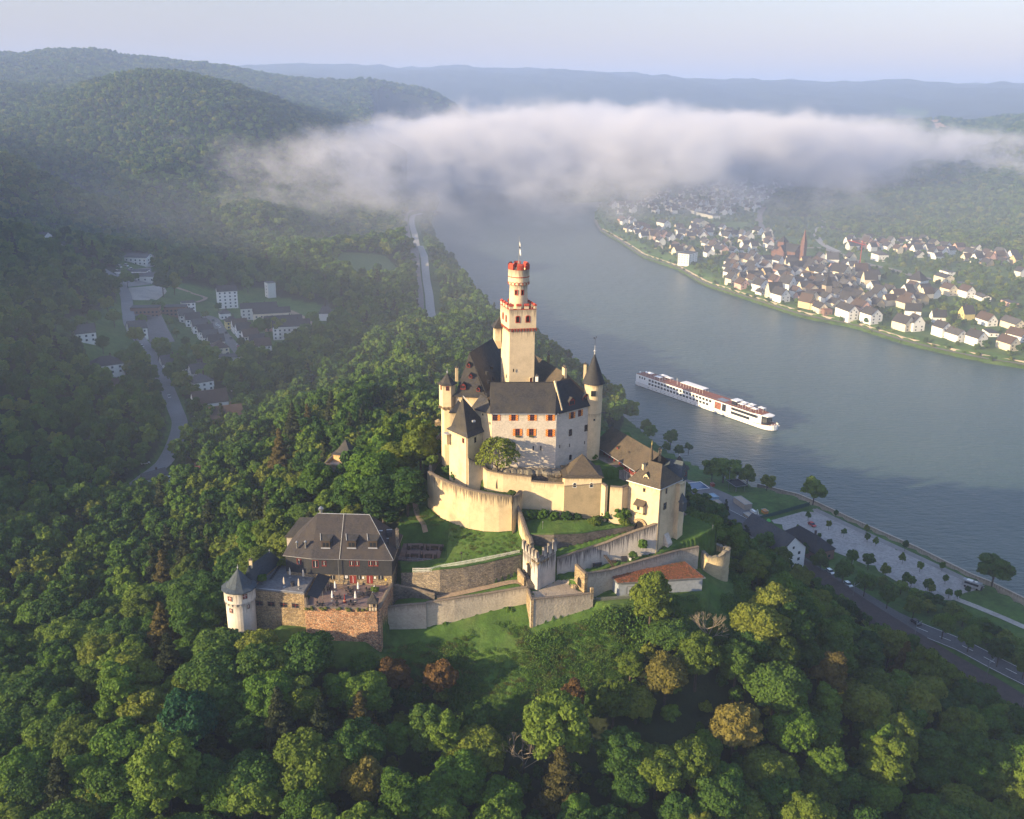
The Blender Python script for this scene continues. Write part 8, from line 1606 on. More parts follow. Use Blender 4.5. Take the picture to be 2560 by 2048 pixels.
# works yard objects
fa, fb_ = at('g',550,475,4.6), at('g',870,385,4.4); m = MB(); n = 22
for k in range(n): q = lerp(fa, fb_, k/(n-1)); m.bar((q[0],q[1],4.4),(q[0],q[1],6.6),.06)
m.face([(fa[0],fa[1],4.5),(fb_[0],fb_[1],4.5),(fb_[0],fb_[1],6.5),(fa[0],fa[1],6.5)]); tag(m.build('green_fence', plain('green_mesh', (.02,.06,.05), .6), off=fa), 'dark green mesh fence between works yard and car park', 'fence')
P = at('g',632,478,4.6); m = MB(); m.cyl(P[:2], 1.1, .9, 4.5, 5.4, 12); m.cyl(P[:2], .9, .2, 5.4, 6.2, 12); tag(m.build('green_tent', plain('lime_green', (.08,.45,.08), .6), off=P), 'bright green dome tent at the corner of the car park', 'tent')
for (x, y, a, b, h, mat, lab, cat) in ((480,385,10,4,3,WALLM['stone'],'pale concrete blocks stack in the works yard','blocks'),(310,355,5,3,3,plain('blue_grey',(.25,.36,.45),.5),'pale blue roofed cabin in the works yard','cabin'),(215,272,9,9,.4,plain('pool_blue',(.06,.11,.20),.2),'flat dark blue pit with white rim in the yard','pool'),(445,285,9,7,.3,ROOFM['black'],'open sided dark roofed shelter by the bank','shelter'),(330,385,4,3,2.5,WALLM['stone'],'brownish container beside the pale blue cabin','container'),(545,425,4,1.5,1.2,WHITE,'small white digger in the works yard','digger'),(610,425,3,2,1.5,plain('machine_orange',(.5,.2,.03),.5),'small orange machine beside the fence','machine'),(305,268,2,1.5,1.5,plain('machine_red',(.3,.07,.04),.5),'small reddish tractor near the blue pit','tractor'),(520,450,6,3,1.2,WALLM['stone'],'heap of pale pipes by the yard fence','pipes')):
    P = at('g', x, y, 5.2); t = thing(cat+'_unit' if cat not in ('pool','pipes') else cat, lab, cat, (P[0],P[1],5.2), rz=hr_); ORG[t.name] = Vector((0,0,0)); z0 = 3.0 if cat == 'shelter' else 0
    m = MB(); m.box((0,0,z0+h/2), (a,b,h)); m.build('body' if cat != 'shelter' else 'roof', mat, t); m = MB()
    for sx in (-1,1): m.box((sx*a/2,0,z0+h+.05), (.3,b+.3,.12)); m.box((0,sx*b/2,z0+h+.05), (a,.3,.12))
    m.build('rim', METAL if cat != 'pool' else WHITE, t)
    if cat == 'shelter':
        for sx in (-1,1):
            for sy in (-1,1): m = MB(); m.bar((sx*3.5,sy*2.5,0),(sx*3.5,sy*2.5,3),.12); m.build('post', METAL, t)
    if cat == 'digger': m = MB(); m.bar((1.5,0,1.2),(3.0,0,3.0),.15); m.bar((3.0,0,3.0),(4.3,0,1.0),.12); m.build('boom', WHITE, t)
for x, y, h, lab in ((398,290,12,'tall pale mast in the works yard'),(1123,725,7,'slim lamp post on the grass left of the tree row'),(1200,740,6,'slim lamp post on the grass in the middle of the row')): P = at('g', x, y, 4.8); m = MB(); m.bar(P, (P[0],P[1],4.8+h), .12); m.box((P[0]+.4,P[1],4.8+h), (1.0,.2,.15)); tag(m.build('lamp_post', METAL, off=P), lab, 'street lamp')
for k, (x, y) in enumerate(((800,720),(1120,940),(1480,1170),(1900,1400),(2105,1590))): P = at('g', x, y, 6); m = MB(); m.bar(P, (P[0],P[1],14), .14); m.bar((P[0],P[1],12.5),(P[0]+3,P[1]+2.5,12.8),.08); tag(m.build('catenary_mast', METAL, off=P), 'overhead line mast beside the railway tracks', 'mast', 'overhead line masts along the railway')
# left bank road and railway far behind
ribbon('river_road', BROAD, 8, ground('far_road', [(.30,.29,.28),(.36,.35,.33)]), lift=.8, step=12); ribbon('far_railway', BROAD, 9, ground('far_ballast', [(.17,.155,.15),(.22,.20,.19)]), lift=.7, step=12, off=10 if BROAD[0][0] < BROAD[1][0] else 10)
# ================================================================== FAR TOWN
def town_z(c, x, y): return hit(c, x, y)
flow = math.atan2(BANK_F[8][1]-BANK_F[12][1], BANK_F[8][0]-BANK_F[12][0])
RV = 'houses of the riverside town'
big = [ # crop, x, y of base middle, turn, L, W, eave, rise, wall, roof, label, kw
 ('n',1035,650,.0,13,10,8.5,4.5,'white','dark','white three storey house with balconies, first of the three on the right bank lawn',dict(storeys=3,balcony=True)),
 ('n',1225,700,.0,16,10,6,4,'white','grey','broad white house, middle of the three on the right bank lawn',{}),
 ('n',1500,760,.0,14,10,7,5,'white','dark','white house with terrace, last of the three on the right bank lawn',dict(dorm=1)),
 ('n',1930,820,.0,15,10,6,5,'cream','brown','cream house with brown roof above the slipway on the far right',dict()),
 ('n',2060,700,.1,16,10,5,5,'white','brown','white house with brown roof behind the cream slipway house',dict()),
 ('n',1640,490,-.1,17,10,5,5.5,'white','brown','long white house with large brown roof right of the yellow one',dict()),
 ('n',1370,420,1.5,11,9,6,6.5,'yellow','dark','bright yellow gabled house standing apart in the right gardens',dict()),
 ('n',990,450,1.2,12,10,5,5.5,'white','black','white house with black steep roof left of the yellow one',dict()),
 ('n',1990,540,-.1,20,10,5.5,4,'cream','grey','cream villa with dormers at the right edge of the town',dict(dorm=2)),
 ('n',1700,630,-.4,16,8,3,1,'white','black','low flat roofed white garages in front of the brown roofed house',dict(flatr=True,storeys=1)),
 ('n',520,560,.1,16,11,7,6,'cream','dark','large cream house with gable bay above the bank lawn',dict(dorm=1)),
 ('n',680,570,-.1,11,11,8,6,'white','dark','white gabled house joined to the large cream one',dict()),
 ('n',560,270,.0,18,10,6,5,'cream','brown','cream house with brown roof and three dormers behind the waterfront',dict(dorm=3)),
 ('n',650,380,.9,14,10,6,6,'white','black','white gabled house with bay behind the large cream house',dict()),
 ('n',1130,90,.0,14,10,7,4.5,'cream','brown','cream house near the railway bridge, left of a pair',dict()),
 ('n',1370,120,-.1,15,10,7,5,'white','brown','white house with balcony near the railway bridge, right of a pair',dict()),
 ('n',1590,160,-.3,18,9,4,2,'white','grey','low white hall with pale roof beside the railway pair',dict(storeys=1)),
 ('n',1960,240,-.2,18,8,4,1,'pink','grey','red and cream low building at the right edge',dict(storeys=1,flatr=True)),
 ('o',1900,830,-.1,18,11,7,5.5,'pink','brown','large salmon pink house with dormers in the waterfront row',dict(dorm=3)),
 ('o',1700,970,-.05,22,10,8,5,'white','dark','long white waterfront hotel with dormers and terraces',dict(dorm=3,storeys=3)),
 ('o',2020,980,.0,16,12,8.5,5,'white','dark','tall white waterfront house with curved gable beside the hotel',dict(storeys=3)),
 ('o',1380,820,-.1,14,9,5,4.5,'cream','dark','cream waterfront house left of the red pavilion',dict()),
 ('o',1420,900,-.1,14,8,4.5,1,'brick','red','reddish glazed pavilion on the waterfront terrace',dict(flatr=True,storeys=1,nw=(6,2))),
 ('o',840,730,.1,17,11,7,6,'white','dark','large white half timbered waterfront inn',dict(dorm=3)),
 ('o',790,640,1.4,14,12,8,8,'cream','black','cream pointed gable house joined behind the waterfront inn',dict()),
 ('o',620,560,.1,15,13,8,6,'white','dark','white house with tall side gable left of the waterfront inn',dict(dorm=2)),
 ('o',590,660,.1,10,6,3,2.5,'white','dark','low white garage on the quay left of the inn',dict(storeys=1)),
 ('o',370,520,.0,14,10,5,5,'pink','brown','orange brown house beside the cream gabled one on the quay',dict()),
 ('o',240,480,.1,11,10,7,6.5,'cream','dark','cream gabled house at the left end of the dense quarter',dict()),
 ('o',960,540,.2,16,11,8,8,'white','dark','tall white gabled house inland of the waterfront inn',dict()),
 ('o',1640,400,.2,20,12,9,8,'cream','black','cream chapel like hall with huge black roof right of the red church',dict(storeys=3)),
 ('o',1890,390,1.3,14,10,9,8,'cream','brown','pointed cream gabled house below the crane',dict()),
 ('o',2010,500,1.3,14,10,9,8,'cream','dark','pointed cream gable, right of the one below the crane',dict()),
 ('o',1010,280,1.2,14,11,8,6,'cream','dark','cream house with twin gables in front of the red church',dict()),
 ('o',1370,230,.0,18,12,5,5,'cream','brown','broad low cream house with arches right of the red church',dict()),
 ('o',1530,220,1.2,14,12,8,7,'white','grey','large pale gable right of the arched cream house',dict()),
 ('o',270,250,.1,24,10,6,3.5,'white','black','long white hall with a row of windows on the left',dict(nw=(8,2),storeys=1)),
 ('o',510,310,.2,14,12,7,6,'white','dark','white house with broad front gable beside the long white hall',dict()),
 ('f',1030,1090,-.9,24,14,12,.5,'white','grey','white flat roofed waterfront block with banded windows',dict(flatr=True,storeys=4,nw=(3,4))),
 ('f',800,630,.1,22,12,9,4,'white','dark','large white house with long roof in the hazy left quarter',dict(nw=(7,2))),
 ('f',1210,610,.0,26,18,7,4,'cream','grey','wide hall with pale metal roof beside the sports field',dict(nw=(6,2))),
 ('f',1300,510,.0,60,14,6,1,'pale','grey','very long flat roofed hall beyond the sports field',dict(flatr=True,nw=(12,2),storeys=1)),
 ('e',530,410,-.15,18,13,8,4,'white','grey','large white villa with regular dark windows beyond the railway',dict(hip=True,nw=(6,3))),
 ('e',950,720,.3,16,14,9,9,'white','black','tall black hipped roof house near the railway bridge',dict(hip=True)),
 ('e',1250,660,-.1,20,11,7,3,'cream','dark','cream station like building beside the railway',dict(nw=(6,2))),
 ('e',1290,580,-.1,16,9,5,.5,'white','grey','white flat roofed building at the railway bridge',dict(flatr=True,nw=(5,1))),
]
TP = []
for c, x, y, da, L, W, he, hr, wl_, rf, lab, kw in big:
    P = hit(c, x, y)
    while edge_dist([P[:2]], RIVER, True)[0] < 13 or inside([P[:2]], RIVER)[0]: P = (P[0]+.8, P[1]+1.8)
    TP.append((P[0], P[1], L*.62)); house('town_house', P, flow+da, L, W, he, hr, wl_, rf, lab, RV, **{**dict(nw=(4,2)), **kw})
# red stone parish church
RS = stone('red_church_stone', [(.15,.065,.05),(.22,.10,.07),(.18,.08,.06)], sc=(.6,.6,1.0)); P = hit('o',960,160); ca = flow+.35+math.pi; t = thing('red_church', 'large red stone church with round apse and broad west tower in the town', 'church', P, rz=ca); ORG[t.name] = Vector((0,0,0)); TP.append((P[0],P[1],26))
MB().prism(rect((0,0),32,14,0), -2, 13, 0).build('nave', RS, t); m = MB(); gable(m, rect((0,0),32,14,0), 13, 21, .5, 0, 1, 0); m.build('nave_roof', [ROOFM['black'], RS], t); MB().prism(rect((-2,0),11,24,0), -2, 12, 0).build('transept', RS, t); m = MB(); gable(m, rect((-2,0),11,24,0), 12, 19, .4, 0, 1, 1); m.build('transept_roof', [ROOFM['black'], RS], t)
m = MB(); m.cyl((-17,0), 6, 6, -2, 10, 14, 0); m.cyl((-17,0), 6.4, .1, 10, 14, 14, 1); m.build('apse', [RS, ROOFM['black']], t); m = MB(); m.prism(rect((-8,0),9,9,0), -2, 22, 0); roof_mb(m, rect((-8,0),9,9,0), 22, [(-8,0)], 29, .3, 1); m.build('crossing_tower', [RS, ROOFM['black']], t)
for k in range(5): window(t, (-14,-7), (16,-7), (0,0), 9+k*4.5, 7, 1.6, 5, [RS, GLASS], arch=True, bars=0, name='tall_window')
m = MB(); m.prism(rect((20,3),5.4,5.4,0), -2, 22, 0); m.build('bell_tower', RS, t); m = MB(); roof_mb(m, rect((20,3),5.4,5.4,0), 22, [(20,3)], 40, .2, 0); m.build('spire', RS, t)
# small dark chapel by the water and dark-roofed old tower
P = hit('o',1210,770); t = thing('old_chapel', 'small dark roofed old chapel by the waterfront meadow', 'chapel', P, rz=flow+.3); ORG[t.name] = Vector((0,0,0)); TP.append((P[0],P[1],10)); MB().prism(rect((0,0),14,8,0), -2, 7, 0).build('wall', WALLM['ochre'], t); m = MB(); gable(m, rect((0,0),14,8,0), 7, 14, .4, 0, 1, 0); m.build('roof', [ROOFM['brown'], WALLM['ochre']], t); m = MB(); m.cyl((-8,0), 3.5, 3.5, -2, 6, 10, 0); m.cyl((-8,0), 3.8, .1, 6, 10, 10, 1); m.build('apse', [WALLM['ochre'], ROOFM['brown']], t)
P = hit('o',1460,640); t = thing('old_tower', 'old brown tower with tall dark roof in the middle of the town', 'tower', P, rz=flow); ORG[t.name] = Vector((0,0,0)); TP.append((P[0],P[1],8)); MB().prism(rect((0,0),7,7,0), -2, 13, 0).build('wall', WALLM['stone'], t); m = MB(); roof_mb(m, rect((0,0),7,7,0), 13, [(0,0)], 25, .4, 0); m.build('roof', ROOFM['black'], t)
# crane
P = hit('o',1885,290); t = thing('tower_crane', 'slim red tower crane between the houses and the railway', 'crane', P, rz=flow); ORG[t.name] = Vector((0,0,0)); m = MB(); m.bar((0,0,0),(0,0,30),.45); m.build('mast', RED, t); m = MB(); m.bar((-6,0,30),(26,0,31),.35); m.bar((0,0,34),(-6,0,30.2),.12); m.bar((0,0,34),(20,0,31),.12); m.bar((0,0,30),(0,0,34),.3); m.build('jib', RED, t)
# roads, railway, promenade wall, fields
ribbon('town_railway', hits('t', [(870,180),(835,230),(840,290),(880,340),(960,380),(1050,400),(1150,400),(1330,470),(1500,510),(1650,550),(1900,580)]), 12, ground('town_ballast', [(.22,.20,.18),(.27,.25,.23)]), lift=.4, step=15)
ribbon('hill_road', hits('t', [(1190,215),(1150,280),(1120,330),(1150,380),(1230,420)]), 9, ground('hill_asphalt', [(.30,.30,.30),(.34,.34,.34)]), lift=.5, step=15)
ribbon('riverside_path', [(x+1.8, y+2.6) for x, y in BANK_F[5:]], 4.5, ground('riverside_paving', [(.16,.15,.13),(.21,.19,.17)]), lift=.5, step=10, z=2.6)
sheet('sports_field', hits('f', [(1340,570),(1760,570),(1700,660),(1350,640)]), GRASS, lift=.6, step=15)
bw = [(x+4.2, y+5.2, 0, 4.6) for x, y in BANK_F[6:]]; t = thing('bank_wall', 'long sunlit retaining wall along the town waterfront', 'wall', bw[0][:3]); m = MB(); wall_mb(m, bw, .8, 0, 0, cap=False, step=40); m.build('wall_face', WALLM['stone'], t)
for i, f in enumerate(FIELD): sheet('field', f, ground('stubble_%d' % i, [(.30,.20,.12),(.36,.25,.15)] if i == 1 else [(.08,.12,.04),(.11,.15,.05)]), lift=1.0, step=25)
sheet('lawn', hits('n', [(480,680),(900,570),(1130,700),(1100,790),(900,780),(620,720)]), GRASSY, lift=.5, step=8)
# remaining houses: jittered streets parallel to the bank
g = random.Random(21); quart = [('dense', hits('o', [(60,430),(60,230),(480,160),(900,210),(1300,160),(1750,180),(2100,340),(2150,560),(2150,800),(1720,800),(1500,740),(1260,700),(1000,640),(700,480),(560,520),(300,420)]), 12.5, 100, 'old centre of the riverside town'),
 ('east', hits('e', [(90,260),(180,180),(420,190),(560,230),(800,200),(1000,210),(1250,250),(1500,270),(1700,320),(1900,360),(2156,430),(2156,640),(2000,620),(1700,470),(1450,440),(1150,400),(900,400),(600,310),(250,300)]), 19, 54, 'hillside estate right of the railway'),
 ('mid', hits('f', [(520,960),(500,720),(260,700),(330,560),(560,560),(720,700),(1000,620),(1300,640),(1700,690),(2000,700),(2100,860),(1900,980),(1400,960),(900,1000),(760,1000)]), 17, 84, 'hazy middle quarter left of the red church'),
 ('misty', hits('f', [(180,400),(500,330),(640,300),(850,220),(1200,150),(1600,120),(2156,60),(2250,130),(2050,250),(1900,380),(1700,500),(1400,480),(1000,480),(700,480),(330,480)]), 18, 150, 'misty far end of the riverside town'),
 ('south', hits('n', [(300,60),(800,20),(1000,60),(900,200),(700,320),(350,260),(100,200)]), 17, 26, 'gardens behind the waterfront on the right')]
colours = [('white','dark'),('white','grey'),('white','brown'),('cream','dark'),('white','black'),('cream','brown'),('pale','dark'),('white','dark'),('ochre','dark'),('pink','brown')]
RT = {'dark':'dark grey','grey':'pale grey','brown':'brown','black':'black','red':'red'}
nh = [0]; FARH = MB()
for qn, poly, sp, nmax, where in quart:
    P = np.array(poly); mn, mx = P.min(0), P.max(0); c0 = P.mean(0); cand = []; rad = float(np.hypot(*(mx-mn)))/2; k = int(rad/sp)+1
    for i in range(-k, k+1):
        for j in range(-k, k+1):
            u, v = i*sp*1.05+g.uniform(-.22,.22)*sp, j*sp*.95+g.uniform(-.22,.22)*sp; cand.append((c0[0]+u*math.cos(flow)-v*math.sin(flow), c0[1]+u*math.sin(flow)+v*math.cos(flow)))
    C2 = np.array(cand); ok = inside(C2, P)&~inside(C2, RIVER)&(edge_dist(C2, RIVER, True) > 22); cand = [c for c, o in zip(cand, ok) if o and all(math.dist(c, t_[:2]) > t_[2]+6 for t_ in TP)]; g.shuffle(cand); cand = sorted(cand[:nmax], key=lambda c: c[1])
    for c in cand:
        wl_, rf = g.choice(colours); L = g.uniform(9.5, 14); W = g.uniform(8, 10.5); st = 2 if g.random() < .75 else 1; r = math.hypot(*c); he = 2.9*st+.4; det = r < 860; an_ = flow+g.choice([0, 0, math.pi/2])+g.uniform(-.15,.15); hr = g.uniform(3.8,5.8); TP.append((*c, 6))
        if qn == 'dense': he += 1.2
        if qn == 'misty' and (c[1] > 1420 or nh[0] > 250):       # too many and too small to single out
            z = gh(*c); q = rect(c, L, W, an_); FARH.prism(q, z-2, z+he, 0, cap=False); gable(FARH, q, z+he, z+he+hr, .3, 1+(len(FARH.f) % 3 > 0), 0, 0); continue
        nh[0] += 1; lab = '%s house with %s roof in the %s' % (wl_, RT[rf], where); house('town_house', (*c, 0), an_, L, W, he, hr, wl_, rf, lab, '%s %s roofed houses in the %s' % (wl_, RT[rf], where), nw=(3,2) if det else (0,0), storeys=st, chim=det, gablewin=det)
tag(FARH.build('distant_houses', [WALLM['white'], ROOFM['dark'], ROOFM['brown']]), 'crowd of small pale houses fading into the fog at the far end of the town', kind='stuff')
print('town houses', len(TP), nh)
# trees and hedges between the town houses
T_ = np.array(TP); X, Y = np.meshgrid(np.arange(60, 1000, 9.0), np.arange(600, 2300, 9.0)); g3 = np.random.RandomState(8); X = X.ravel()+g3.uniform(-4,4,X.size); Y = Y.ravel()+g3.uniform(-4,4,Y.size); Q = np.stack([X, Y], 1)
ok = inside(Q, TOWNP)&~inside(Q, RIVER)&(edge_dist(Q, RIVER, True) > 12)&(g3.rand(len(X)) < np.where(fbm(X/70, Y/70, 3) > -.03, .62, .30)); X, Y = X[ok], Y[ok]
d = np.min(np.hypot(X[:, None]-T_[:, 0], Y[:, None]-T_[:, 1])-T_[:, 2]*.95, axis=1); k = d > 2.5; X, Y = X[k], Y[k]
for f in (hits('f', [(1340,570),(1760,570),(1700,660),(1350,640)]), hits('n', [(480,680),(900,570),(1130,700),(1100,790),(900,780),(620,720)]), hits('t', [(870,180),(820,230),(830,300),(880,350),(1150,410),(1330,480),(1500,520),(1900,590),(1900,565),(1500,495),(1150,385),(900,330),(850,280)])): k = ~inside(np.stack([X, Y], 1), f); X, Y = X[k], Y[k]
n = len(X); gn_scatter('town_greenery', X, Y, fast_h(X, Y)-.8, g3.uniform(.35, .8, n), g3.randint(0, 4, n), [crown_mesh('garden_crown', 700+k, 5.0, 10, .5, 10, 420, .85, FOL[(0,2,2,1)[k]]) for k in range(4)], 'trees and hedges between the houses of the riverside town', 9)
# bushes along both waterlines
bx, by, bs = [], [], []
for L_, dd, pr_ in ((BANK_N, 4, .75), (BANK_F, 4, .35)):
    for a, b in zip(L_[:-1], L_[1:]):
        n = int(math.dist(a, b)/6)
        for i in range(n):
            q = lerp(a, b, i/max(n, 1)); u, v, w_ = px(q[0], q[1], 2)
            if w_ > 0 and -50 < u < 2600 and (L_ is BANK_F or u < 1750 or False): 
                if g.random() < pr_: bx.append(q[0]+(-1 if L_ is BANK_N else 1)*g.uniform(2, 9)); by.append(q[1]+g.uniform(-3, 3)); bs.append(g.uniform(.5, 1.25) if L_ is BANK_N else g.uniform(.2, .5))
bx, by, bs = map(np.array, (bx, by, bs)); gn_scatter('bank_bushes', bx, by, fast_h(bx, by)-.5, bs, g3.randint(0, 6, len(bx)), MIDM[:6], 'bushes growing along the river banks', 10)
# ================================================================== RIVER CRUISE SHIP
SA_ = np.array(at('h', 200, 290, 0)); SB_ = np.array(at('h', 1865, 870, 0)); dS = SB_-SA_; LS = float(np.hypot(dS[0], dS[1])); shp = thing('cruise_ship', 'long white river cruise ship with brown sun deck and white awnings', 'ship', ((SA_[0]+SB_[0])/2, (SA_[1]+SB_[1])/2, 0), rz=math.atan2(dS[1], dS[0])); ORG[shp.name] = Vector((0,0,0)); HL = LS/2; Wd = 5.7
HULL = plain('ship_white', (.80,.80,.79), .35, var=.03, spec=.5); DECK = plain('ship_deck', (.24,.085,.055), .8, var=.2); SAIL = plain('ship_awning', (.82,.80,.78), .7, var=.03)
def hullx(t): return Wd*(1 if t < .93 else math.sqrt(max(0, 1-((t-.93)/.07)**2))) * (1 if t > .015 else .85+10*t)
ts = [0,.015,.1,.3,.5,.7,.85,.92,.94,.955,.97,.98,.99,.996,1.0]; top_h = lambda t: 2.6+ (1.1*max(0, (t-.9)/.1) if t > .9 else 0)
m = MB()
for i in range(len(ts)-1):
    a, b = ts[i], ts[i+1]
    for s in (-1, 1):
        P = lambda t, z: (-HL+LS*t, s*max(.05, hullx(t)*(1 if z > .5 else .93)), z)
        for z0, z1, mt in ((-.5, .35, 1), (.35, None, 0)):
            q = [P(a, z0), P(b, z0), P(b, z1 if z1 else top_h(b)), P(a, z1 if z1 else top_h(a))]; m.face(q if s < 0 else q[::-1], mt)
    m.face([(-HL+LS*a, -hullx(a), 2.55), (-HL+LS*b, -hullx(b), 2.55), (-HL+LS*b, hullx(b), 2.55), (-HL+LS*a, hullx(a), 2.55)], 2)
m.face([(-HL,-Wd*.85,-.5),(-HL,Wd*.85,-.5),(-HL,Wd*.85,2.6),(-HL,-Wd*.85,2.6)]); m.build('hull', [HULL, DMETAL, DECK], shp)
m = MB(); x0, x1, x2 = -HL+1.0, -HL+LS*.87, -HL+LS*.925; bs_ = [(x0,-5.4),(x1,-5.4),(x2,-3.8),(x2,3.8),(x1,5.4),(x0,5.4)]; m.prism(bs_, 2.6, 8.4, 0, mt=1); m.build('superstructure', [HULL, DECK], shp)
def strip(name, xa, xb, z, h, mat, side=(-1,), y=5.44, n=1, gap=.0):
    for s in side:
        for k in range(n): w_ = (xb-xa)/n; m = MB(); a = xa+k*w_+gap/2; b = a+w_-gap; m.face([(a, s*y, z), (b, s*y, z), (b, s*y, z+h), (a, s*y, z+h)]); m.build(name, mat, shp)
fx = lambda f: -HL+LS*f
strip('cabin_window', fx(.11), fx(.60), 6.0, 1.5, GLASS, n=20, gap=.85); strip('cabin_window', fx(.11), fx(.58), 3.4, 1.5, GLASS, n=19, gap=.85)
strip('atrium_window', fx(.62), fx(.665), 3.2, 4.6, plain('ship_lobby', (.25,.10,.06), .4, var=.5, scale=.6), n=1); strip('atrium_window', fx(.672), fx(.70), 3.2, 4.6, GLASS, n=1)
strip('lounge_glazing', fx(.735), fx(.925-.02), 6.0, 1.7, GLASS, y=5.46); strip('restaurant_glazing', fx(.735), fx(.86), 3.3, 1.7, GLASS, y=5.46); strip('stern_window', fx(.03), fx(.09), 6.0, 1.5, GLASS, n=3, gap=1.2)
strip('porthole_row', fx(.1), fx(.9), 1.3, .35, GLASS, y=Wd+.02, n=24, gap=3.2)
m = MB(); q = [(x2,-3.8),(x2+4.5,-3.2),(x2+5.5,0),(x2+4.5,3.2),(x2,3.8)]; m.prism(q, 7.8, 8.3, 0); m.build('bow_canopy', SAIL, shp); m = MB(); m.prism([(a, b*.85) for a, b in q[:1]+[(x2+3.2,-3),(x2+4,0),(x2+3.2,3)]+q[4:]], 2.7, 7.8, 0, cap=False); m.build('bow_glazing', GLASS, shp)
for k in range(6): m = MB(); x = x2+6.5+(k % 3)*1.6; y = (-1.3, 1.3)[k//3]; m.cyl((x, y), .5, .5, 3.3, 3.4, 10); m.bar((x, y, 2.6), (x, y, 3.3), .08); m.build('bow_table', SAIL, shp)
m = MB()
for s in (-1, 1):
    m.bar((x0, s*5.3, 9.4), (x1, s*5.3, 9.4), .06)
    for k in range(44): x = x0+(x1-x0)*k/43; m.bar((x, s*5.3, 8.4), (x, s*5.3, 9.4), .04)
m.build('railing', METAL, shp)
def awn(xa, xb, ya, yb, z): 
    m = MB(); m.prism([(xa,ya),(xb,ya),(xb,yb),(xa,yb)], z, z+.12, 0, bottom=True); xm, ym = (xa+xb)/2, (ya+yb)/2; roof_mb(m, [(xa,ya),(xb,ya),(xb,yb),(xa,yb)], z+.12, [(xm,ym)], z+.6, .0, 0, close=False)
    for x in (xa+.3, xb-.3):
        for y in (ya+.3, yb-.3): m.bar((x, y, 8.4), (x, y, z), .07)
    m.build('awning', SAIL, shp)
for fxx, y in ((.065,-1.5),(.145,2.2),(.15,-3.2),(.195,1.5)): awn(fx(fxx), fx(fxx)+5.5, y-1.6, y+1.8, 10.6)
m = MB(); m.prism([(fx(.33),-1.5),(fx(.50),-1.5),(fx(.50),4.2),(fx(.33),4.2)], 10.9, 11.2, 0, bottom=True)
for k in range(9):
    x = fx(.33)+.3+(fx(.50)-fx(.33)-.6)*k/8
    for y in (-1.3, 4.0): m.bar((x, y, 8.4), (x, y, 10.9), .09)
m.build('long_awning', SAIL, shp)
for fxx, y in ((.755,1.5),(.765,-2.6),(.80,2.3),(.81,-2.0),(.855,-3.0),(.865,2.2)): awn(fx(fxx), fx(fxx)+4.4, y-1.5, y+1.7, 10.7)
m = MB(); m.prism([(fx(.715),-2.6),(fx(.745),-2.6),(fx(.745),2.6),(fx(.715),2.6)], 8.4, 11.0, 0); m.build('wheelhouse', GLASS, shp); m = MB(); m.prism([(fx(.71),-3.0),(fx(.752),-3.0),(fx(.752),3.0),(fx(.71),3.0)], 11.0, 11.35, 0, bottom=True); m.build('wheelhouse_roof', HULL, shp)
m = MB(); m.bar((fx(.30),-.5,8.4),(fx(.295),-.5,13),.12); m.bar((fx(.30)-.1,-1.5,12.0),(fx(.30)-.1,.5,12.0),.06); m.build('mast', HULL, shp); m = MB(); m.prism(rect((fx(.64),0),7,5,0), 8.42, 8.5, 0); m.build('games_board', METAL, shp)
for fxx, y in ((.02,-3),(.035,1)): m = MB(); m.blob((fx(fxx), y, 9.4), .7); m.bar((fx(fxx), y, 8.4), (fx(fxx), y, 9.2), .15); m.build('radar_dome', HULL, shp)
# ------------------------------------------------------------------ air: even haze, thin valley mist, and the fog bank over the river bend
def vol_mat(name, dens, col, anis=.3):
    m = bpy.data.materials.new(name); m.use_nodes = True; nt = m.node_tree; nt.nodes.clear(); o = nt.nodes.new('ShaderNodeOutputMaterial')
    v = nt.nodes.new('ShaderNodeVolumePrincipled'); v.inputs['Color'].default_value = (*col, 1); v.inputs['Density'].default_value = dens; v.inputs['Anisotropy'].default_value = anis
    nt.links.new(v.outputs[0], o.inputs['Volume']); return m, nt, v
HZ, _, _ = vol_mat('haze_air', .00013, (.50, .64, 1.0), 0.0)
hb = MB(); hb.box((0, 5850, 208), (26000, 13300, 424)); hz = hb.build('haze', HZ); tag(hz, kind='stuff')
MS, _, _ = vol_mat('mist_air', .00021, (.85, .90, 1.0), 0.0)
hb = MB(); hb.box((400, 1950, 48), (3400, 3100, 100)); ms = hb.build('valley_mist', MS); tag(ms, kind='stuff')
DH, _, _ = vol_mat('distant_air', .00015, (.36, .54, .96), 0.0)
hb = MB(); hb.box((0, 6550, 207), (22000, 11300, 420)); dh = hb.build('distant_haze', DH); tag(dh, kind='stuff')
FG, nt, v = vol_mat('fog', .01, (.88, .89, .97), 0.0)
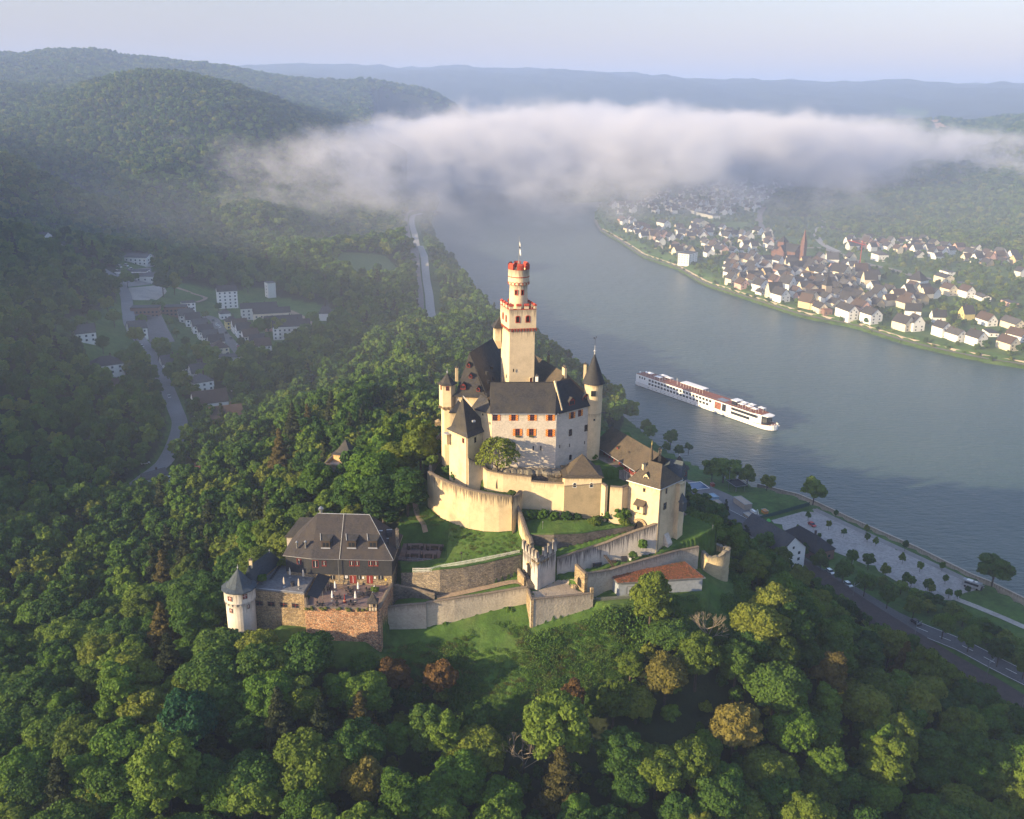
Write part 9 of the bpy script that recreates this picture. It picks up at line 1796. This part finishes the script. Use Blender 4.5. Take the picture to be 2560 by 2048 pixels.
tc = nt.nodes.new('ShaderNodeNewGeometry').outputs['Position']; sp = nt.nodes.new('ShaderNodeSeparateXYZ'); nt.links.new(tc, sp.inputs[0])
X, Y, Z = sp.outputs
def mr(x, a, b, c, d):
    n = N_(nt, 'ShaderNodeMapRange'); n.interpolation_type = 'SMOOTHSTEP'; nt.links.new(x, n.inputs[0])
    for i, q in enumerate((a, b, c, d)): n.inputs[i+1].default_value = q
    return n.outputs[0]
n1 = mr(noise(nt, 1.0, 6, mapping(nt, tc, (.0060, .0052, .0082)), .70), .34, .66, 0, 1); n2 = noise(nt, 1.0, 4, mapping(nt, tc, (.0030, .0022, .0)), .6)
crest = mth(nt, 'MULTIPLY', mr(X, -600, 60, 118, 176), mr(X, 300, 1400, 1.0, .66))      # height of the bank's back, highest over the river
hgt = mth(nt, 'SUBTRACT', mth(nt, 'ADD', crest, mth(nt, 'MULTIPLY', mth(nt, 'SUBTRACT', n2, .5), 180)), Z)
# near edge of the bank runs further back on the east side
yy = mth(nt, 'SUBTRACT', Y, mth(nt, 'MULTIPLY', mr(X, 100, 900, 0, 1), 470))
yy = mth(nt, 'ADD', yy, mth(nt, 'MULTIPLY', mr(X, -550, -80, 1, 0), 260))
e = mr(hgt, -22, 36, 0, 1)
for k in (mr(Z, 0, 65, .22, 1), mr(yy, 1060, 1700, 0, 1), mr(Y, 2700, 3250, 1, 0), mr(X, -640, -300, .0, 1), mr(X, 650, 1900, 1, .15)): e = mth(nt, 'MULTIPLY', e, k)
d = mth(nt, 'MAXIMUM', mth(nt, 'SUBTRACT', mth(nt, 'MULTIPLY', e, 1.22), mth(nt, 'MULTIPLY', mth(nt, 'SUBTRACT', 1.0, n1), 1.32)), 0.0)
nt.links.new(mth(nt, 'MULTIPLY', mth(nt, 'POWER', d, 1.2), .0125), v.inputs['Density'])
fb = MB(); fb.box((650, 2160, 115), (3300, 2370, 222)); fg = fb.build('fog', FG); tag(fg, kind='stuff')
FG.cycles.volume_step_rate = .25
